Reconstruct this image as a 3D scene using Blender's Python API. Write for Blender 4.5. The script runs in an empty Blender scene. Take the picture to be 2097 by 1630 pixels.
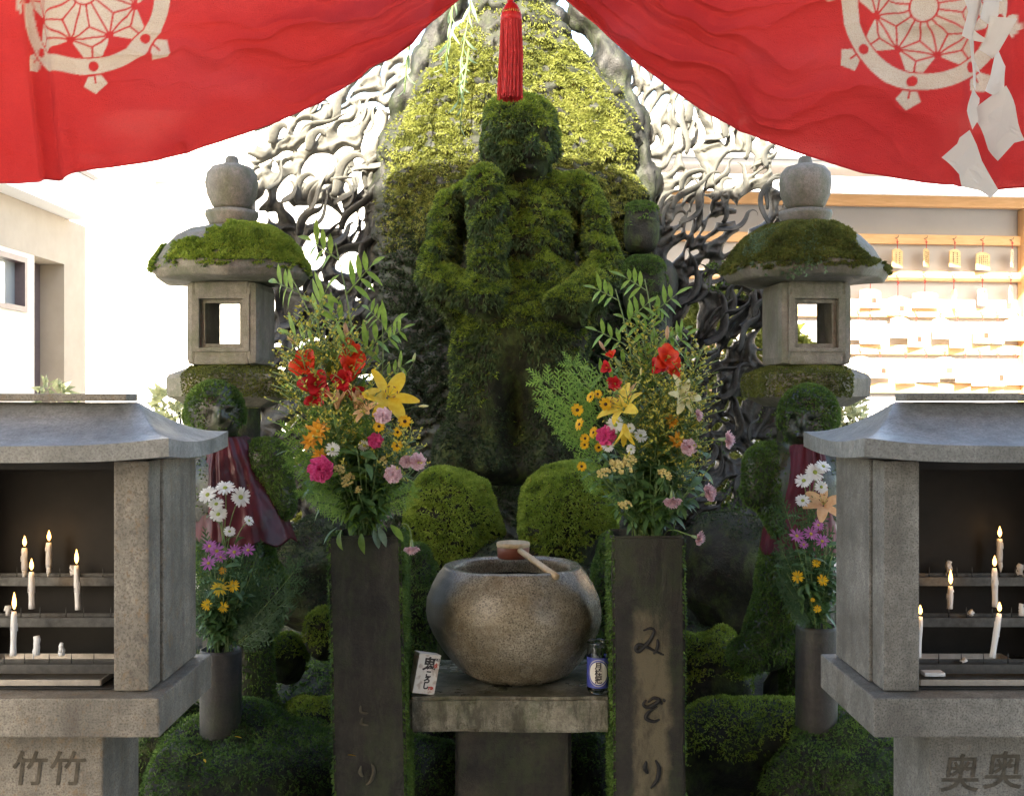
import bpy, bmesh, math, random
import numpy as np
from mathutils import Vector, Matrix, Quaternion
R = math.radians
sc = bpy.context.scene
col = sc.collection
random.seed(7)

# ------------------------------------------------------------------ camera
F = 2300.0; CX = 1048.5; CY = 815.0; H = 1.5
cam_d = bpy.data.cameras.new('camera'); cam = bpy.data.objects.new('camera', cam_d); col.objects.link(cam)
cam.location = (0, 0, H); cam.rotation_euler = (R(90), 0, 0)
cam_d.sensor_width = 36.0; cam_d.sensor_fit = 'HORIZONTAL'; cam_d.lens = 36.0*F/2097.0
cam_d.clip_start = 0.05; cam_d.clip_end = 400
sc.camera = cam

# ------------------------------------------------------------------ light
SUN_EL, SUN_AZ = 28.0, -16.0          # azimuth measured from straight behind the camera, negative: from its left
world = bpy.data.worlds.new('World'); sc.world = world; world.use_nodes = True
wn = world.node_tree.nodes; wl = world.node_tree.links
wn.clear()
sky = wn.new('ShaderNodeTexSky'); sky.sky_type = 'NISHITA'; sky.sun_disc = False
sky.sun_elevation = R(SUN_EL); sky.sun_rotation = R(180 + SUN_AZ * -1)
sky.air_density = 1.0; sky.dust_density = 2.5; sky.ozone_density = 1.0
bg = wn.new('ShaderNodeBackground'); bg.inputs[1].default_value = 0.15
wo = wn.new('ShaderNodeOutputWorld'); wl.new(sky.outputs[0], bg.inputs[0]); wl.new(bg.outputs[0], wo.inputs[0])
sun_d = bpy.data.lights.new('sun', 'SUN'); sun_d.energy = 4.0; sun_d.angle = R(0.5); sun_d.color = (1.0, 0.95, 0.86)
sun = bpy.data.objects.new('sun', sun_d); col.objects.link(sun)
sd = Vector((math.sin(R(SUN_AZ))*math.cos(R(SUN_EL)), -math.cos(R(SUN_AZ))*math.cos(R(SUN_EL)), math.sin(R(SUN_EL))))
sun.rotation_euler = sd.to_track_quat('Z', 'Y').to_euler()
sun.location = (-2, -6, 8)
vs = sc.view_settings; vs.view_transform = 'Standard'; vs.look = 'None'; vs.gamma = 1.0; vs.use_curve_mapping = False
vs.exposure = 2.72
vs.use_white_balance = True; vs.white_balance_temperature = 7300; vs.white_balance_tint = 10
sc.cycles.use_denoising = True
sc.cycles.max_bounces = 8; sc.cycles.transparent_max_bounces = 8
sc.cycles.sample_clamp_indirect = 6.0

# ------------------------------------------------------------------ helpers
def P(u, v, d): return Vector(((u-CX)*d/F, d, H-(v-CY)*d/F))
def S(px, d): return px*d/F

def tag(o, label=None, cat=None, group=None, kind=None):
    if label: o['label'] = label
    if cat: o['category'] = cat
    if group: o['group'] = group
    if kind: o['kind'] = kind
    return o
def empty(name, loc, label, cat, group=None, rz=0):
    o = bpy.data.objects.new(name, None); col.objects.link(o)
    o.location = loc; o.rotation_euler = (0, 0, rz); o.empty_display_size = .05
    return tag(o, label, cat, group)
def link(name, me, parent=None, mats=None):
    """the mesh is given in world coordinates unless its parent says otherwise"""
    o = bpy.data.objects.new(name, me); col.objects.link(o)
    if mats is not None and len(me.materials) == 0:
        for m in (mats if isinstance(mats, (list, tuple)) else [mats]): me.materials.append(m)
    if parent is not None:
        o.parent = parent
    return o
def to_local(me, parent):
    """shift a world-space mesh into its parent's space"""
    M = Matrix.Identity(4)
    p = parent
    chain = []
    while p is not None: chain.append(p); p = p.parent
    for q in reversed(chain): M = M @ Matrix.LocRotScale(q.location, q.rotation_euler if q.rotation_mode == 'XYZ' else q.rotation_quaternion, q.scale)
    me.transform(M.inverted())
def np_mesh(name, V, T, mats, parent=None, smooth=False, mi=None, local=False):
    V = np.asarray(V, np.float32); T = np.asarray(T, np.int32)
    k = T.shape[1]
    me = bpy.data.meshes.new(name)
    me.vertices.add(len(V)); me.vertices.foreach_set('co', V.ravel())
    me.loops.add(T.size); me.loops.foreach_set('vertex_index', T.ravel())
    me.polygons.add(len(T)); me.polygons.foreach_set('loop_start', np.arange(0, T.size, k, dtype=np.int32))
    if mi is not None: me.polygons.foreach_set('material_index', np.asarray(mi, np.int32))
    me.update(calc_edges=True)
    me.polygons.foreach_set('use_smooth', np.full(len(T), bool(smooth)))
    if parent is not None and not local: to_local(me, parent)
    return link(name, me, parent, mats)

class MB:
    def __init__(s): s.v = []; s.f = []; s.m = []; s.sm = []
    def add(s, V, Fc, mi=0, smooth=False):
        b = len(s.v); s.v += [tuple(p) for p in V]; s.f += [tuple(i+b for i in f) for f in Fc]
        s.m += [mi]*len(Fc); s.sm += [smooth]*len(Fc)
    def box(s, x0, x1, y0, y1, z0, z1, mi=0, M=None, bev=0.0):
        if bev > 0:
            bm = bmesh.new(); bmesh.ops.create_cube(bm, size=1)
            for v in bm.verts: v.co = Vector(((x0+x1)/2+v.co.x*(x1-x0), (y0+y1)/2+v.co.y*(y1-y0), (z0+z1)/2+v.co.z*(z1-z0)))
            bmesh.ops.bevel(bm, geom=list(bm.edges), offset=bev, segments=2, affect='EDGES', profile=0.6)
            V = [v.co.copy() for v in bm.verts]; Fc = [[v.index for v in f.verts] for f in bm.faces]; bm.free()
        else:
            V = [Vector((x, y, z)) for z in (z0, z1) for y in (y0, y1) for x in (x0, x1)]
            Fc = [(0,2,3,1),(4,5,7,6),(0,1,5,4),(2,6,7,3),(0,4,6,2),(1,3,7,5)]
        if M is not None: V = [M @ p for p in V]
        s.add(V, Fc, mi)
    def tube(s, pts, rad, n=8, mi=0, cap=True, smooth=True, flat=1.0):
        pts = [Vector(p) for p in pts]
        if not hasattr(rad, '__len__'): rad = [rad]*len(pts)
        ref = Vector((0.31, 0.17, 0.93)).normalized(); V = []; Fc = []
        N = None
        for i, p in enumerate(pts):
            t = (pts[min(i+1, len(pts)-1)] - pts[max(i-1, 0)])
            if t.length < 1e-9: t = Vector((0, 0, 1))
            t.normalize()
            if N is None:
                N = t.orthogonal().normalized()
            else:
                N = (N - t*N.dot(t)); N = N.normalized() if N.length > 1e-6 else t.orthogonal().normalized()
            B = t.cross(N)
            for k in range(n):
                a = 2*math.pi*k/n
                V.append(p + (N*math.cos(a) + B*math.sin(a)*flat)*rad[i])
        for i in range(len(pts)-1):
            for k in range(n):
                Fc.append((i*n+k, i*n+(k+1) % n, (i+1)*n+(k+1) % n, (i+1)*n+k))
        if cap:
            Fc.append(tuple(reversed(range(n)))); Fc.append(tuple(range((len(pts)-1)*n, len(pts)*n)))
        s.add(V, Fc, mi, smooth)
    def lathe(s, prof, c, n=32, mi=0, smooth=True, M=None, sup=None):
        V = []; Fc = []
        for (r, z) in prof:
            for k in range(n):
                a = 2*math.pi*k/n
                rr = r if sup is None else r*sup(a)
                V.append(Vector((c[0]+rr*math.cos(a), c[1]+rr*math.sin(a), c[2]+z)))
        for i in range(len(prof)-1):
            for k in range(n):
                Fc.append((i*n+k, i*n+(k+1) % n, (i+1)*n+(k+1) % n, (i+1)*n+k))
        if M is not None: V = [M @ p for p in V]
        s.add(V, Fc, mi, smooth)
        if prof[0][0] > 1e-5: s.add(V[:n], [tuple(reversed(range(n)))], mi)
        if prof[-1][0] > 1e-5: s.add(V[-n:], [tuple(range(n))], mi)
    def mesh(s, name):
        me = bpy.data.meshes.new(name); me.from_pydata(s.v, [], s.f); me.update()
        me.polygons.foreach_set('material_index', s.m); me.polygons.foreach_set('use_smooth', s.sm)
        return me
    def build(s, name, mats, parent=None, local=False):
        me = s.mesh(name)
        if parent is not None and not local: to_local(me, parent)
        return link(name, me, parent, mats)

# vectorised value noise
def _h(ix, iy, iz, seed):
    n = (ix*374761393 + iy*668265263 + iz*2147483647 + seed*1274126177) & 0xffffffff
    n = ((n ^ (n >> 13))*1274126177) & 0xffffffff
    n = (n ^ (n >> 16))*2246822519 & 0xffffffff
    return ((n ^ (n >> 15)) & 0xffff)/65535.0
def vnoise(p, seed=0):
    p = np.asarray(p, np.float64); i = np.floor(p).astype(np.int64); f = p - i; f = f*f*(3-2*f)
    r = 0
    for dx in (0, 1):
        for dy in (0, 1):
            for dz in (0, 1):
                w = (f[:, 0] if dx else 1-f[:, 0])*(f[:, 1] if dy else 1-f[:, 1])*(f[:, 2] if dz else 1-f[:, 2])
                r = r + w*_h(i[:, 0]+dx, i[:, 1]+dy, i[:, 2]+dz, seed)
    return r
def fbm(p, freq=1.0, oct=4, seed=0, gain=.5):
    p = np.asarray(p, np.float64)*freq; a = 1; s = 0; t = 0
    for k in range(oct):
        s = s + a*(vnoise(p, seed+k)-.5); t += a; a *= gain; p = p*2.03 + 17.3
    return s/t*2
def n3(x, y, z=0):
    return np.stack(np.broadcast_arrays(np.asarray(x, float), np.asarray(y, float), np.asarray(z, float)), -1)

def normals(V, T):
    T = np.asarray(T)
    a, b, c = V[T[:, 0]], V[T[:, 1]], V[T[:, 2]]
    fn = np.cross(b-a, c-a)
    if T.shape[1] == 4: fn = fn + np.cross(c-a, V[T[:, 3]]-a)
    N = np.zeros_like(V)
    for k in range(T.shape[1]): np.add.at(N, T[:, k], fn)
    return N/np.maximum(np.linalg.norm(N, axis=1, keepdims=True), 1e-12)

def blob(parts, voxel, smooth=4):
    """parts: ('e', centre, (rx,ry,rz), euler) or ('c', p0, p1, r0, r1); returns V, T of one closed remeshed surface"""
    bm = bmesh.new()
    for p in parts:
        if p[0] == 'e':
            g = bmesh.ops.create_icosphere(bm, subdivisions=4, radius=1.0)['verts']
            rot = Matrix.Rotation(0, 4, 'X') if len(p) < 4 else (Matrix.Rotation(p[3][2], 4, 'Z') @ Matrix.Rotation(p[3][1], 4, 'Y') @ Matrix.Rotation(p[3][0], 4, 'X'))
            pw = p[4] if len(p) > 4 else 1.0
            for v in g:
                q = v.co
                if pw != 1.0: q = Vector([math.copysign(abs(k)**pw, k) for k in q])
                v.co = Vector(p[1]) + rot @ Vector((q.x*p[2][0], q.y*p[2][1], q.z*p[2][2]))
        else:
            a, b, r0, r1 = Vector(p[1]), Vector(p[2]), p[3], p[4]
            L = (b-a).length; n = max(3, int(L/(min(r0, r1)*.5)))
            mb = MB(); pts = []; rr = []
            ax = (b-a).normalized()
            for k in range(5): t = k/5; pts.append(a - ax*r0*math.cos(t*math.pi/2)); rr.append(max(r0*math.sin(t*math.pi/2), r0*.05))
            for k in range(n+1): t = k/n; pts.append(a.lerp(b, t)); rr.append(r0+(r1-r0)*t)
            for k in range(1, 6): t = k/5; pts.append(b + ax*r1*math.sin(t*math.pi/2)); rr.append(max(r1*math.cos(t*math.pi/2), r1*.05))
            mb.tube(pts, rr, n=20)
            vs_ = [bm.verts.new(q) for q in mb.v]
            for f in mb.f: bm.faces.new([vs_[i] for i in f])
    me = bpy.data.meshes.new('tmp'); bm.to_mesh(me); bm.free()
    o = bpy.data.objects.new('tmp', me); col.objects.link(o)
    m = o.modifiers.new('r', 'REMESH'); m.mode = 'VOXEL'; m.voxel_size = voxel
    m = o.modifiers.new('s', 'SMOOTH'); m.iterations = smooth; m.factor = .5
    dg = bpy.context.evaluated_depsgraph_get(); dg.update()
    e = o.evaluated_get(dg); em = e.to_mesh()
    V = np.empty(len(em.vertices)*3, np.float32); em.vertices.foreach_get('co', V); V = V.reshape(-1, 3).astype(np.float64)
    T = np.empty(len(em.polygons)*4, np.int32)
    if len(em.loops) == len(em.polygons)*4:
        em.loops.foreach_get('vertex_index', T); T = T.reshape(-1, 4)
    else:
        T = np.array([list(p.vertices)[:4] if len(p.vertices) >= 4 else list(p.vertices)+[p.vertices[-1]] for p in em.polygons])
    e.to_mesh_clear(); bpy.data.objects.remove(o); bpy.data.meshes.remove(me)
    return V, T

def ledges(V, N, amp, per, seed, jag=.6):
    """shaggy horizontal shelves of moss: the surface swells downward then steps back in"""
    w = fbm(V*np.array([1, 1, .6]), 6.0, 3, seed)*jag + fbm(V*np.array([1, 1, .5]), 22.0, 2, seed+9)*.35
    ph = V[:, 2]/per + w*1.2
    saw = 1-(ph - np.floor(ph))              # grows downwards
    saw = np.where(saw > .86, (1-saw)/.14*.86, saw)
    side = np.clip(1-np.abs(N[:, 2])*.7, 0, 1)
    return amp*saw*side

rng = np.random.default_rng(11)
def streak(p, f=9.0, seed=0, thr=0.0, soft=.12):
    # moss grows in overlapping hanging rows with bare dark gaps between
    q = np.array(p); w = fbm(q, 5, 2, seed+3)*.05
    return np.clip((fbm(np.stack([q[:, 0], q[:, 1], (q[:, 2]+w)*2.6], 1), f, 3, seed)-thr)/soft+.5, 0, 1)
def tufts(V, T, dens, L, mask=None, blades=3, droop=.5, spread=.55, w=.34, seed=1, lift=0.0):
    """leafy moss: V,T surface -> arrays of tiny triangles"""
    rg = np.random.default_rng(seed)
    V = np.asarray(V, float); T = np.asarray(T)
    tri = T if T.shape[1] == 3 else np.concatenate([T[:, [0, 1, 2]], T[:, [0, 2, 3]]])
    a, b, c = V[tri[:, 0]], V[tri[:, 1]], V[tri[:, 2]]
    cr = np.cross(b-a, c-a); ar = np.linalg.norm(cr, axis=1)/2
    n = int(ar.sum()*dens)
    if n < 1: return np.zeros((0, 3)), np.zeros((0, 3), int)
    idx = rg.choice(len(tri), n, p=ar/ar.sum())
    r1 = np.sqrt(rg.random(n))[:, None]; r2 = rg.random(n)[:, None]
    p = a[idx]*(1-r1) + b[idx]*(r1*(1-r2)) + c[idx]*(r1*r2)
    nn = cr[idx]/np.maximum(ar[idx][:, None]*2, 1e-12)
    if mask is not None:
        k = mask(p, nn); keep = rg.random(n) < k
        p, nn = p[keep], nn[keep]
    n = len(p)
    p = np.repeat(p, blades, 0); nn = np.repeat(nn, blades, 0); m = len(p)
    rnd = rg.normal(size=(m, 3))
    d = nn*1.0 + rnd*spread + np.array([0, 0, -1.0])*droop*(1-np.clip(nn[:, 2:3], 0, 1))
    d /= np.linalg.norm(d, axis=1, keepdims=True)
    s = np.cross(d, rg.normal(size=(m, 3))); s /= np.maximum(np.linalg.norm(s, axis=1, keepdims=True), 1e-9)
    ln = L*(0.55+rg.random((m, 1))*.9)
    base = p + nn*lift
    mid = base + d*ln*.5
    v0 = base + s*ln*w; v1 = base - s*ln*w; v2 = base + d*ln + np.array([0, 0, -1])*ln*droop*.35
    VV = np.stack([v0, v1, v2], 1).reshape(-1, 3)
    q = np.arange(m)[:, None]*3 + np.array([0, 1, 2])
    return VV, q

# ------------------------------------------------------------------ materials
def nmat(name):
    m = bpy.data.materials.new(name); m.use_nodes = True
    nt = m.node_tree; b = nt.nodes['Principled BSDF']
    return m, nt, b
def N_(nt, t, **kw):
    n = nt.nodes.new(t)
    for k, v in kw.items():
        if k in n.inputs: n.inputs[k].default_value = v
        else: setattr(n, k, v)
    return n
def noise(nt, scale, detail=6, rough=.6, vec=None, dist=0):
    n = N_(nt, 'ShaderNodeTexNoise'); n.inputs['Scale'].default_value = scale; n.inputs['Detail'].default_value = detail
    n.inputs['Roughness'].default_value = rough; n.inputs['Distortion'].default_value = dist
    if vec is not None: nt.links.new(vec, n.inputs['Vector'])
    return n.outputs['Fac']
def ramp(nt, fac, stops):
    r = N_(nt, 'ShaderNodeValToRGB'); nt.links.new(fac, r.inputs[0])
    el = r.color_ramp.elements
    while len(el) < len(stops): el.new(.5)
    for e, (p, c) in zip(el, stops):
        e.position = p; e.color = (c[0], c[1], c[2], 1) if hasattr(c, '__len__') else (c, c, c, 1)
    return r.outputs[0]
def mix(nt, fac, a, b, mode='MIX'):
    n = nt.nodes.new('ShaderNodeMix'); n.data_type = 'RGBA'; n.blend_type = mode
    for s_, v in ((0, fac), (6, a), (7, b)):
        if hasattr(v, 'is_linked') or isinstance(v, bpy.types.NodeSocket): nt.links.new(v, n.inputs[s_])
        else: n.inputs[s_].default_value = v if s_ == 0 else (*v[:3], 1)
    return n.outputs[2]
def coords(nt, scale=(1, 1, 1), obj=False):
    if obj:
        t = N_(nt, 'ShaderNodeTexCoord'); o = t.outputs['Object']
    else:
        t = N_(nt, 'ShaderNodeNewGeometry'); o = t.outputs['Position']
    m = N_(nt, 'ShaderNodeMapping'); m.inputs['Scale'].default_value = scale; nt.links.new(o, m.inputs['Vector'])
    return m.outputs[0]
def bump(nt, b, h, strength=.4, dist=.01):
    n = N_(nt, 'ShaderNodeBump'); n.inputs['Strength'].default_value = strength; n.inputs['Distance'].default_value = dist
    nt.links.new(h, n.inputs['Height']); nt.links.new(n.outputs[0], b.inputs['Normal'])

def stone(name, c1, c2, speck=(.02, .02, .02), speckamt=.35, fs=350, rough=.8, streak=0.35, green=0.0, wet=0.0, bs=.5, streakcol=(.03, .03, .027)):
    m, nt, b = nmat(name)
    c = coords(nt)
    big = ramp(nt, noise(nt, 7, 6, .65, c), [(.35, c1), (.68, c2)])
    fine = noise(nt, fs, 3, .6, c)
    med = noise(nt, 60, 6, .7, c)
    x = mix(nt, ramp(nt, fine, [(.38, 1), (.52, 0)]), big, speck)
    x = mix(nt, speckamt, big, x)
    x = mix(nt, ramp(nt, med, [(.35, .55), (.7, 0)]), x, tuple(k*.45 for k in c1))
    if streak > 0:
        cs = coords(nt, (14, 14, .8))
        st = ramp(nt, noise(nt, 1.0, 6, .7, cs), [(.45, 0), (.68, streak)])
        x = mix(nt, st, x, streakcol)
    if green > 0:
        g = ramp(nt, noise(nt, 12, 7, .75, coords(nt, (1, 1, .6))), [(.46, 0), (.62, green)])
        x = mix(nt, g, x, (.05, .075, .02))
    nt.links.new(x, b.inputs['Base Color'])
    rr = ramp(nt, noise(nt, 9, 5, .6, c), [(.35, max(rough-.25-wet*.3, .08)), (.65, max(rough-wet*.35, .12))])
    nt.links.new(rr, b.inputs['Roughness'])
    h = mix(nt, .5, med, fine)
    bump(nt, b, h, bs, .006)
    return m

def mossmat(name, c1, c2, c3, scale=14, trans=.25):
    m, nt, b = nmat(name)
    c = coords(nt)
    x = ramp(nt, noise(nt, scale, 5, .7, c), [(.34, c1), (.5, c2), (.68, c3)])
    f = noise(nt, 260, 2, .6, c)
    x = mix(nt, ramp(nt, f, [(.35, .55), (.6, 0)]), x, tuple(k*.35 for k in c1))
    nt.links.new(x, b.inputs['Base Color']); b.inputs['Roughness'].default_value = .65
    b.inputs['Specular IOR Level'].default_value = .35
    tr = N_(nt, 'ShaderNodeBsdfTranslucent'); nt.links.new(x, tr.inputs[0])
    ms = N_(nt, 'ShaderNodeMixShader'); ms.inputs[0].default_value = trans
    nt.links.new(b.outputs[0], ms.inputs[1]); nt.links.new(tr.outputs[0], ms.inputs[2])
    nt.links.new(ms.outputs[0], nt.nodes['Material Output'].inputs[0])
    return m

def leafmat(name, c1, c2, rough=.45, trans=.35, scale=40, tr_boost=1.0):
    m, nt, b = nmat(name)
    x = ramp(nt, noise(nt, scale, 4, .6, coords(nt)), [(.35, c1), (.65, c2)])
    nt.links.new(x, b.inputs['Base Color']); b.inputs['Roughness'].default_value = rough
    b.inputs['Specular IOR Level'].default_value = .4
    tr = N_(nt, 'ShaderNodeBsdfTranslucent'); nt.links.new(x, tr.inputs[0])
    ms = N_(nt, 'ShaderNodeMixShader'); ms.inputs[0].default_value = trans
    nt.links.new(b.outputs[0], ms.inputs[1]); nt.links.new(tr.outputs[0], ms.inputs[2])
    nt.links.new(ms.outputs[0], nt.nodes['Material Output'].inputs[0])
    return m

def plain(name, c, rough=.5, metal=0.0, var=.15, scale=30, bs=0.0, coat=0.0, emit=None):
    m, nt, b = nmat(name)
    x = ramp(nt, noise(nt, scale, 5, .65, coords(nt)), [(.3, tuple(k*(1-var) for k in c)), (.7, tuple(min(1, k*(1+var)) for k in c))])
    nt.links.new(x, b.inputs['Base Color']); b.inputs['Roughness'].default_value = rough
    b.inputs['Metallic'].default_value = metal; b.inputs['Coat Weight'].default_value = coat
    if bs: bump(nt, b, noise(nt, scale*3, 5, .7, coords(nt)), bs, .004)
    if emit:
        b.inputs['Emission Color'].default_value = (*emit[0], 1); b.inputs['Emission Strength'].default_value = emit[1]
    return m

def wood(name, c1, c2, axis='x', rough=.55):
    m, nt, b = nmat(name)
    sc_ = {'x': (2, 60, 60), 'z': (60, 60, 2), 'y': (60, 2, 60)}[axis]
    x = ramp(nt, noise(nt, 1.0, 6, .65, coords(nt, sc_), .6), [(.3, c1), (.7, c2)])
    nt.links.new(x, b.inputs['Base Color']); b.inputs['Roughness'].default_value = rough
    bump(nt, b, noise(nt, 1.0, 6, .7, coords(nt, tuple(k*2 for k in sc_))), .15, .003)
    return m

M = {}
M['granite'] = stone('granite', (.17, .16, .14), (.35, .335, .30), speckamt=.6, fs=260, streak=.3, rough=.75, bs=.25)
M['granite_warm'] = stone('granite_warm', (.18, .165, .14), (.37, .335, .275), (.06, .045, .035), .65, 250, streak=.45, rough=.7, bs=.4, streakcol=(.05, .04, .03))
M['granite_roof'] = stone('granite_roof', (.20, .205, .195), (.38, .38, .365), speckamt=.4, fs=220, streak=.25, rough=.58, bs=.25)
M['lantern'] = stone('lantern_stone', (.16, .155, .13), (.28, .265, .22), speckamt=.3, fs=260, streak=.35, green=.45, rough=.85, bs=.5)
M['slab'] = stone('slab_stone', (.15, .14, .10), (.50, .47, .38), speckamt=.35, fs=260, streak=.6, green=.5, rough=.55, wet=.3, bs=.35, streakcol=(.035, .035, .02))
M['dark_pillar'] = stone('dark_pillar_stone', (.006, .0058, .004), (.050, .045, .034), speckamt=.5, fs=220, streak=.75, green=.35, rough=.6, bs=.7, streakcol=(.006, .006, .005))
M['bowl'] = stone('wet_bowl_stone', (.22, .185, .125), (.50, .44, .33), (.02, .018, .014), .8, 250, streak=0, rough=.5, wet=.5, bs=.3)
M['rock'] = stone('wet_dark_rock', (.010, .012, .008), (.034, .034, .025), speckamt=.2, fs=120, streak=.2, green=.75, rough=.85, wet=.1, bs=.9)
M['rock'].node_tree.nodes['Principled BSDF'].inputs['Specular IOR Level'].default_value = .25
M['rock_bare'] = stone('grey_bare_rock', (.010, .012, .008), (.042, .044, .032), speckamt=.3, fs=140, streak=.5, green=.3, rough=.8, bs=.9)
M['body'] = stone('mossy_body_stone', (.010, .013, .007), (.024, .028, .015), speckamt=.2, fs=180, streak=.2, green=.8, rough=.95, wet=0, bs=.8)
M['body'].node_tree.nodes['Principled BSDF'].inputs['Specular IOR Level'].default_value = .2
M['moss'] = mossmat('moss_green', (.045, .095, .02), (.10, .19, .035), (.19, .31, .06))
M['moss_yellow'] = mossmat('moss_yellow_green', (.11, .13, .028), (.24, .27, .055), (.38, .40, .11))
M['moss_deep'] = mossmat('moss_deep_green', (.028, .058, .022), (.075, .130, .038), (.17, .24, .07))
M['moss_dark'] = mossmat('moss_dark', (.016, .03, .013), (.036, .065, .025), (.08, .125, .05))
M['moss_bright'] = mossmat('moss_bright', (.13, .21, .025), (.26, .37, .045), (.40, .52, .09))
M['moss_brown'] = mossmat('moss_olive', (.07, .09, .02), (.14, .17, .035), (.24, .27, .06))
M['lichen'] = mossmat('pale_lichen', (.10, .17, .09), (.17, .27, .15), (.26, .38, .24))

def add_patch(m, mask_fn, colr, rough_to=None):
    # blend a stain with its own shape into a material
    nt = m.node_tree; b = nt.nodes['Principled BSDF']; lk = b.inputs['Base Color'].links[0].from_socket
    f = mask_fn(nt); nt.links.new(mix(nt, f, lk, colr), b.inputs['Base Color'])
    if rough_to is not None:
        r0 = b.inputs['Roughness'].links[0].from_socket; nt.links.new(mix(nt, f, r0, (rough_to,)*3), b.inputs['Roughness'])
def axis_mask(axis, lo, hi, namp, nscale, clampmul=1.0):
    # 0 below lo, 1 above hi along a world axis (a soft, ragged border)
    def f(nt):
        c = coords(nt); sp = N_(nt, 'ShaderNodeSeparateXYZ'); nt.links.new(c, sp.inputs[0])
        mu = N_(nt, 'ShaderNodeMath', operation='MULTIPLY_ADD'); nt.links.new(noise(nt, nscale, 6, .7, c), mu.inputs[0]); mu.inputs[1].default_value = namp; nt.links.new(sp.outputs['XYZ'.index(axis)], mu.inputs[2])
        mr = N_(nt, 'ShaderNodeMapRange'); mr.inputs['From Min'].default_value = lo+namp*.5; mr.inputs['From Max'].default_value = hi+namp*.5; nt.links.new(mu.outputs[0], mr.inputs[0])
        mr.inputs['To Max'].default_value = clampmul
        return mr.outputs[0]
    return f
def mul_mask(*fs):
    def f(nt):
        o = fs[0](nt)
        for g in fs[1:]:
            m_ = N_(nt, 'ShaderNodeMath', operation='MULTIPLY'); nt.links.new(o, m_.inputs[0]); nt.links.new(g(nt), m_.inputs[1]); o = m_.outputs[0]
        return o
    return f
add_patch(M['slab'], lambda nt: ramp(nt, noise(nt, 16, 7, .75, coords(nt, (1.3, 1, .45))), [(.47, 0), (.56, .75)]), (.05, .046, .03))
add_patch(M['slab'], lambda nt: ramp(nt, noise(nt, 60, 6, .8, coords(nt)), [(.60, 0), (.66, .8)]), (.03, .03, .02))
add_patch(M['dark_pillar'], lambda nt: ramp(nt, noise(nt, 30, 7, .8, coords(nt, (1, 1, .35))), [(.5, 0), (.66, .6)]), (.06, .055, .04))
rust = lambda nt: ramp(nt, noise(nt, 45, 7, .8, coords(nt, (1, 1, .7))), [(.54, 0), (.64, .55)])
add_patch(M['granite_warm'], rust, (.20, .12, .05))
add_patch(M['granite'], lambda nt: ramp(nt, noise(nt, 5, 6, .7, coords(nt, (1.5, 1.5, .5))), [(.5, 0), (.66, .5)]), (.09, .08, .065))
add_patch(M['bowl'], lambda nt: ramp(nt, noise(nt, 11, 7, .75, coords(nt)), [(.48, 0), (.64, .6)]), (.15, .115, .065))
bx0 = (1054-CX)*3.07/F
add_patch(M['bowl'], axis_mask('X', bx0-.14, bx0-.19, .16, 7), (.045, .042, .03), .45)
# ------------------------------------------------------------------ setting: ground, far walls, buildings
mb = MB(); mb.box(-60, 60, -30, 90, -.2, 0)
M['paving'] = stone('pale_paving', (.30, .29, .27), (.42, .41, .38), speckamt=.2, fs=60, streak=0, rough=.8, bs=.3)
g = mb.build('ground', M['paving']); tag(g, 'pale stone paving of the temple yard', kind='structure')

M['white_wall'] = plain('sunlit_white_plaster', (.80, .79, .76), .8, var=.03, scale=2)
M['pipe_grey'] = plain('grey_pipe', (.45, .46, .47), .5)
t = empty('yard_wall', (-2.5, 12.5, 0), 'white plastered building wall in full sun behind the left lantern', 'wall')
mb = MB(); mb.box(-9, 6.2, 12.5, 12.8, 0, 4.7); mb.build('wall_face', M['white_wall'], t)
mb = MB(); a = P(250, 363, 12.4); b_ = P(424, 365, 12.4); mb.box(a.x, b_.x, 12.38, 12.497, b_.z-.03, b_.z+.012); mb.build('ledge', M['pipe_grey'], t)
mb = MB(); a = P(312, 366, 12.4); mb.tube([(a.x, 12.42, a.z), (a.x, 12.42, a.z-.42)], .035, 10); mb.build('downpipe', M['pipe_grey'], t)

# left building along the yard
M['tan_wall'] = plain('tan_plaster_wall', (.34, .29, .23), .85, var=.08, scale=5, bs=.2)
M['pale_wall'] = plain('cream_plaster_wall', (.66, .61, .53), .85, var=.06, scale=5, bs=.1)
M['brown_frame'] = plain('brown_metal_frame', (.12, .085, .085), .5)
M['grey_metal'] = plain('grey_sheet_metal', (.30, .32, .36), .45, metal=.2)
M['white_metal'] = plain('white_fascia', (.75, .76, .78), .5, var=.04)
M['glass_w'] = None
m, nt, b = nmat('window_glass'); b.inputs['Base Color'].default_value = (.55, .6, .6, 1); b.inputs['Roughness'].default_value = .05; b.inputs['Metallic'].default_value = .55
M['glass_w'] = m
X = -3.19
t = empty('side_building', (X-1, 7.2, 0), 'low cream building at the left edge with a brown framed window and metal eaves', 'building')
zt = lambda v, d: P(0, v, d).z
za = zt(640, 8.0)
zl = zt(555, 8.0)      # underside of lintel
mb = MB()
zw0, zw1 = P(0, 632, 7.05).z, P(0, 516, 7.05).z
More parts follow.
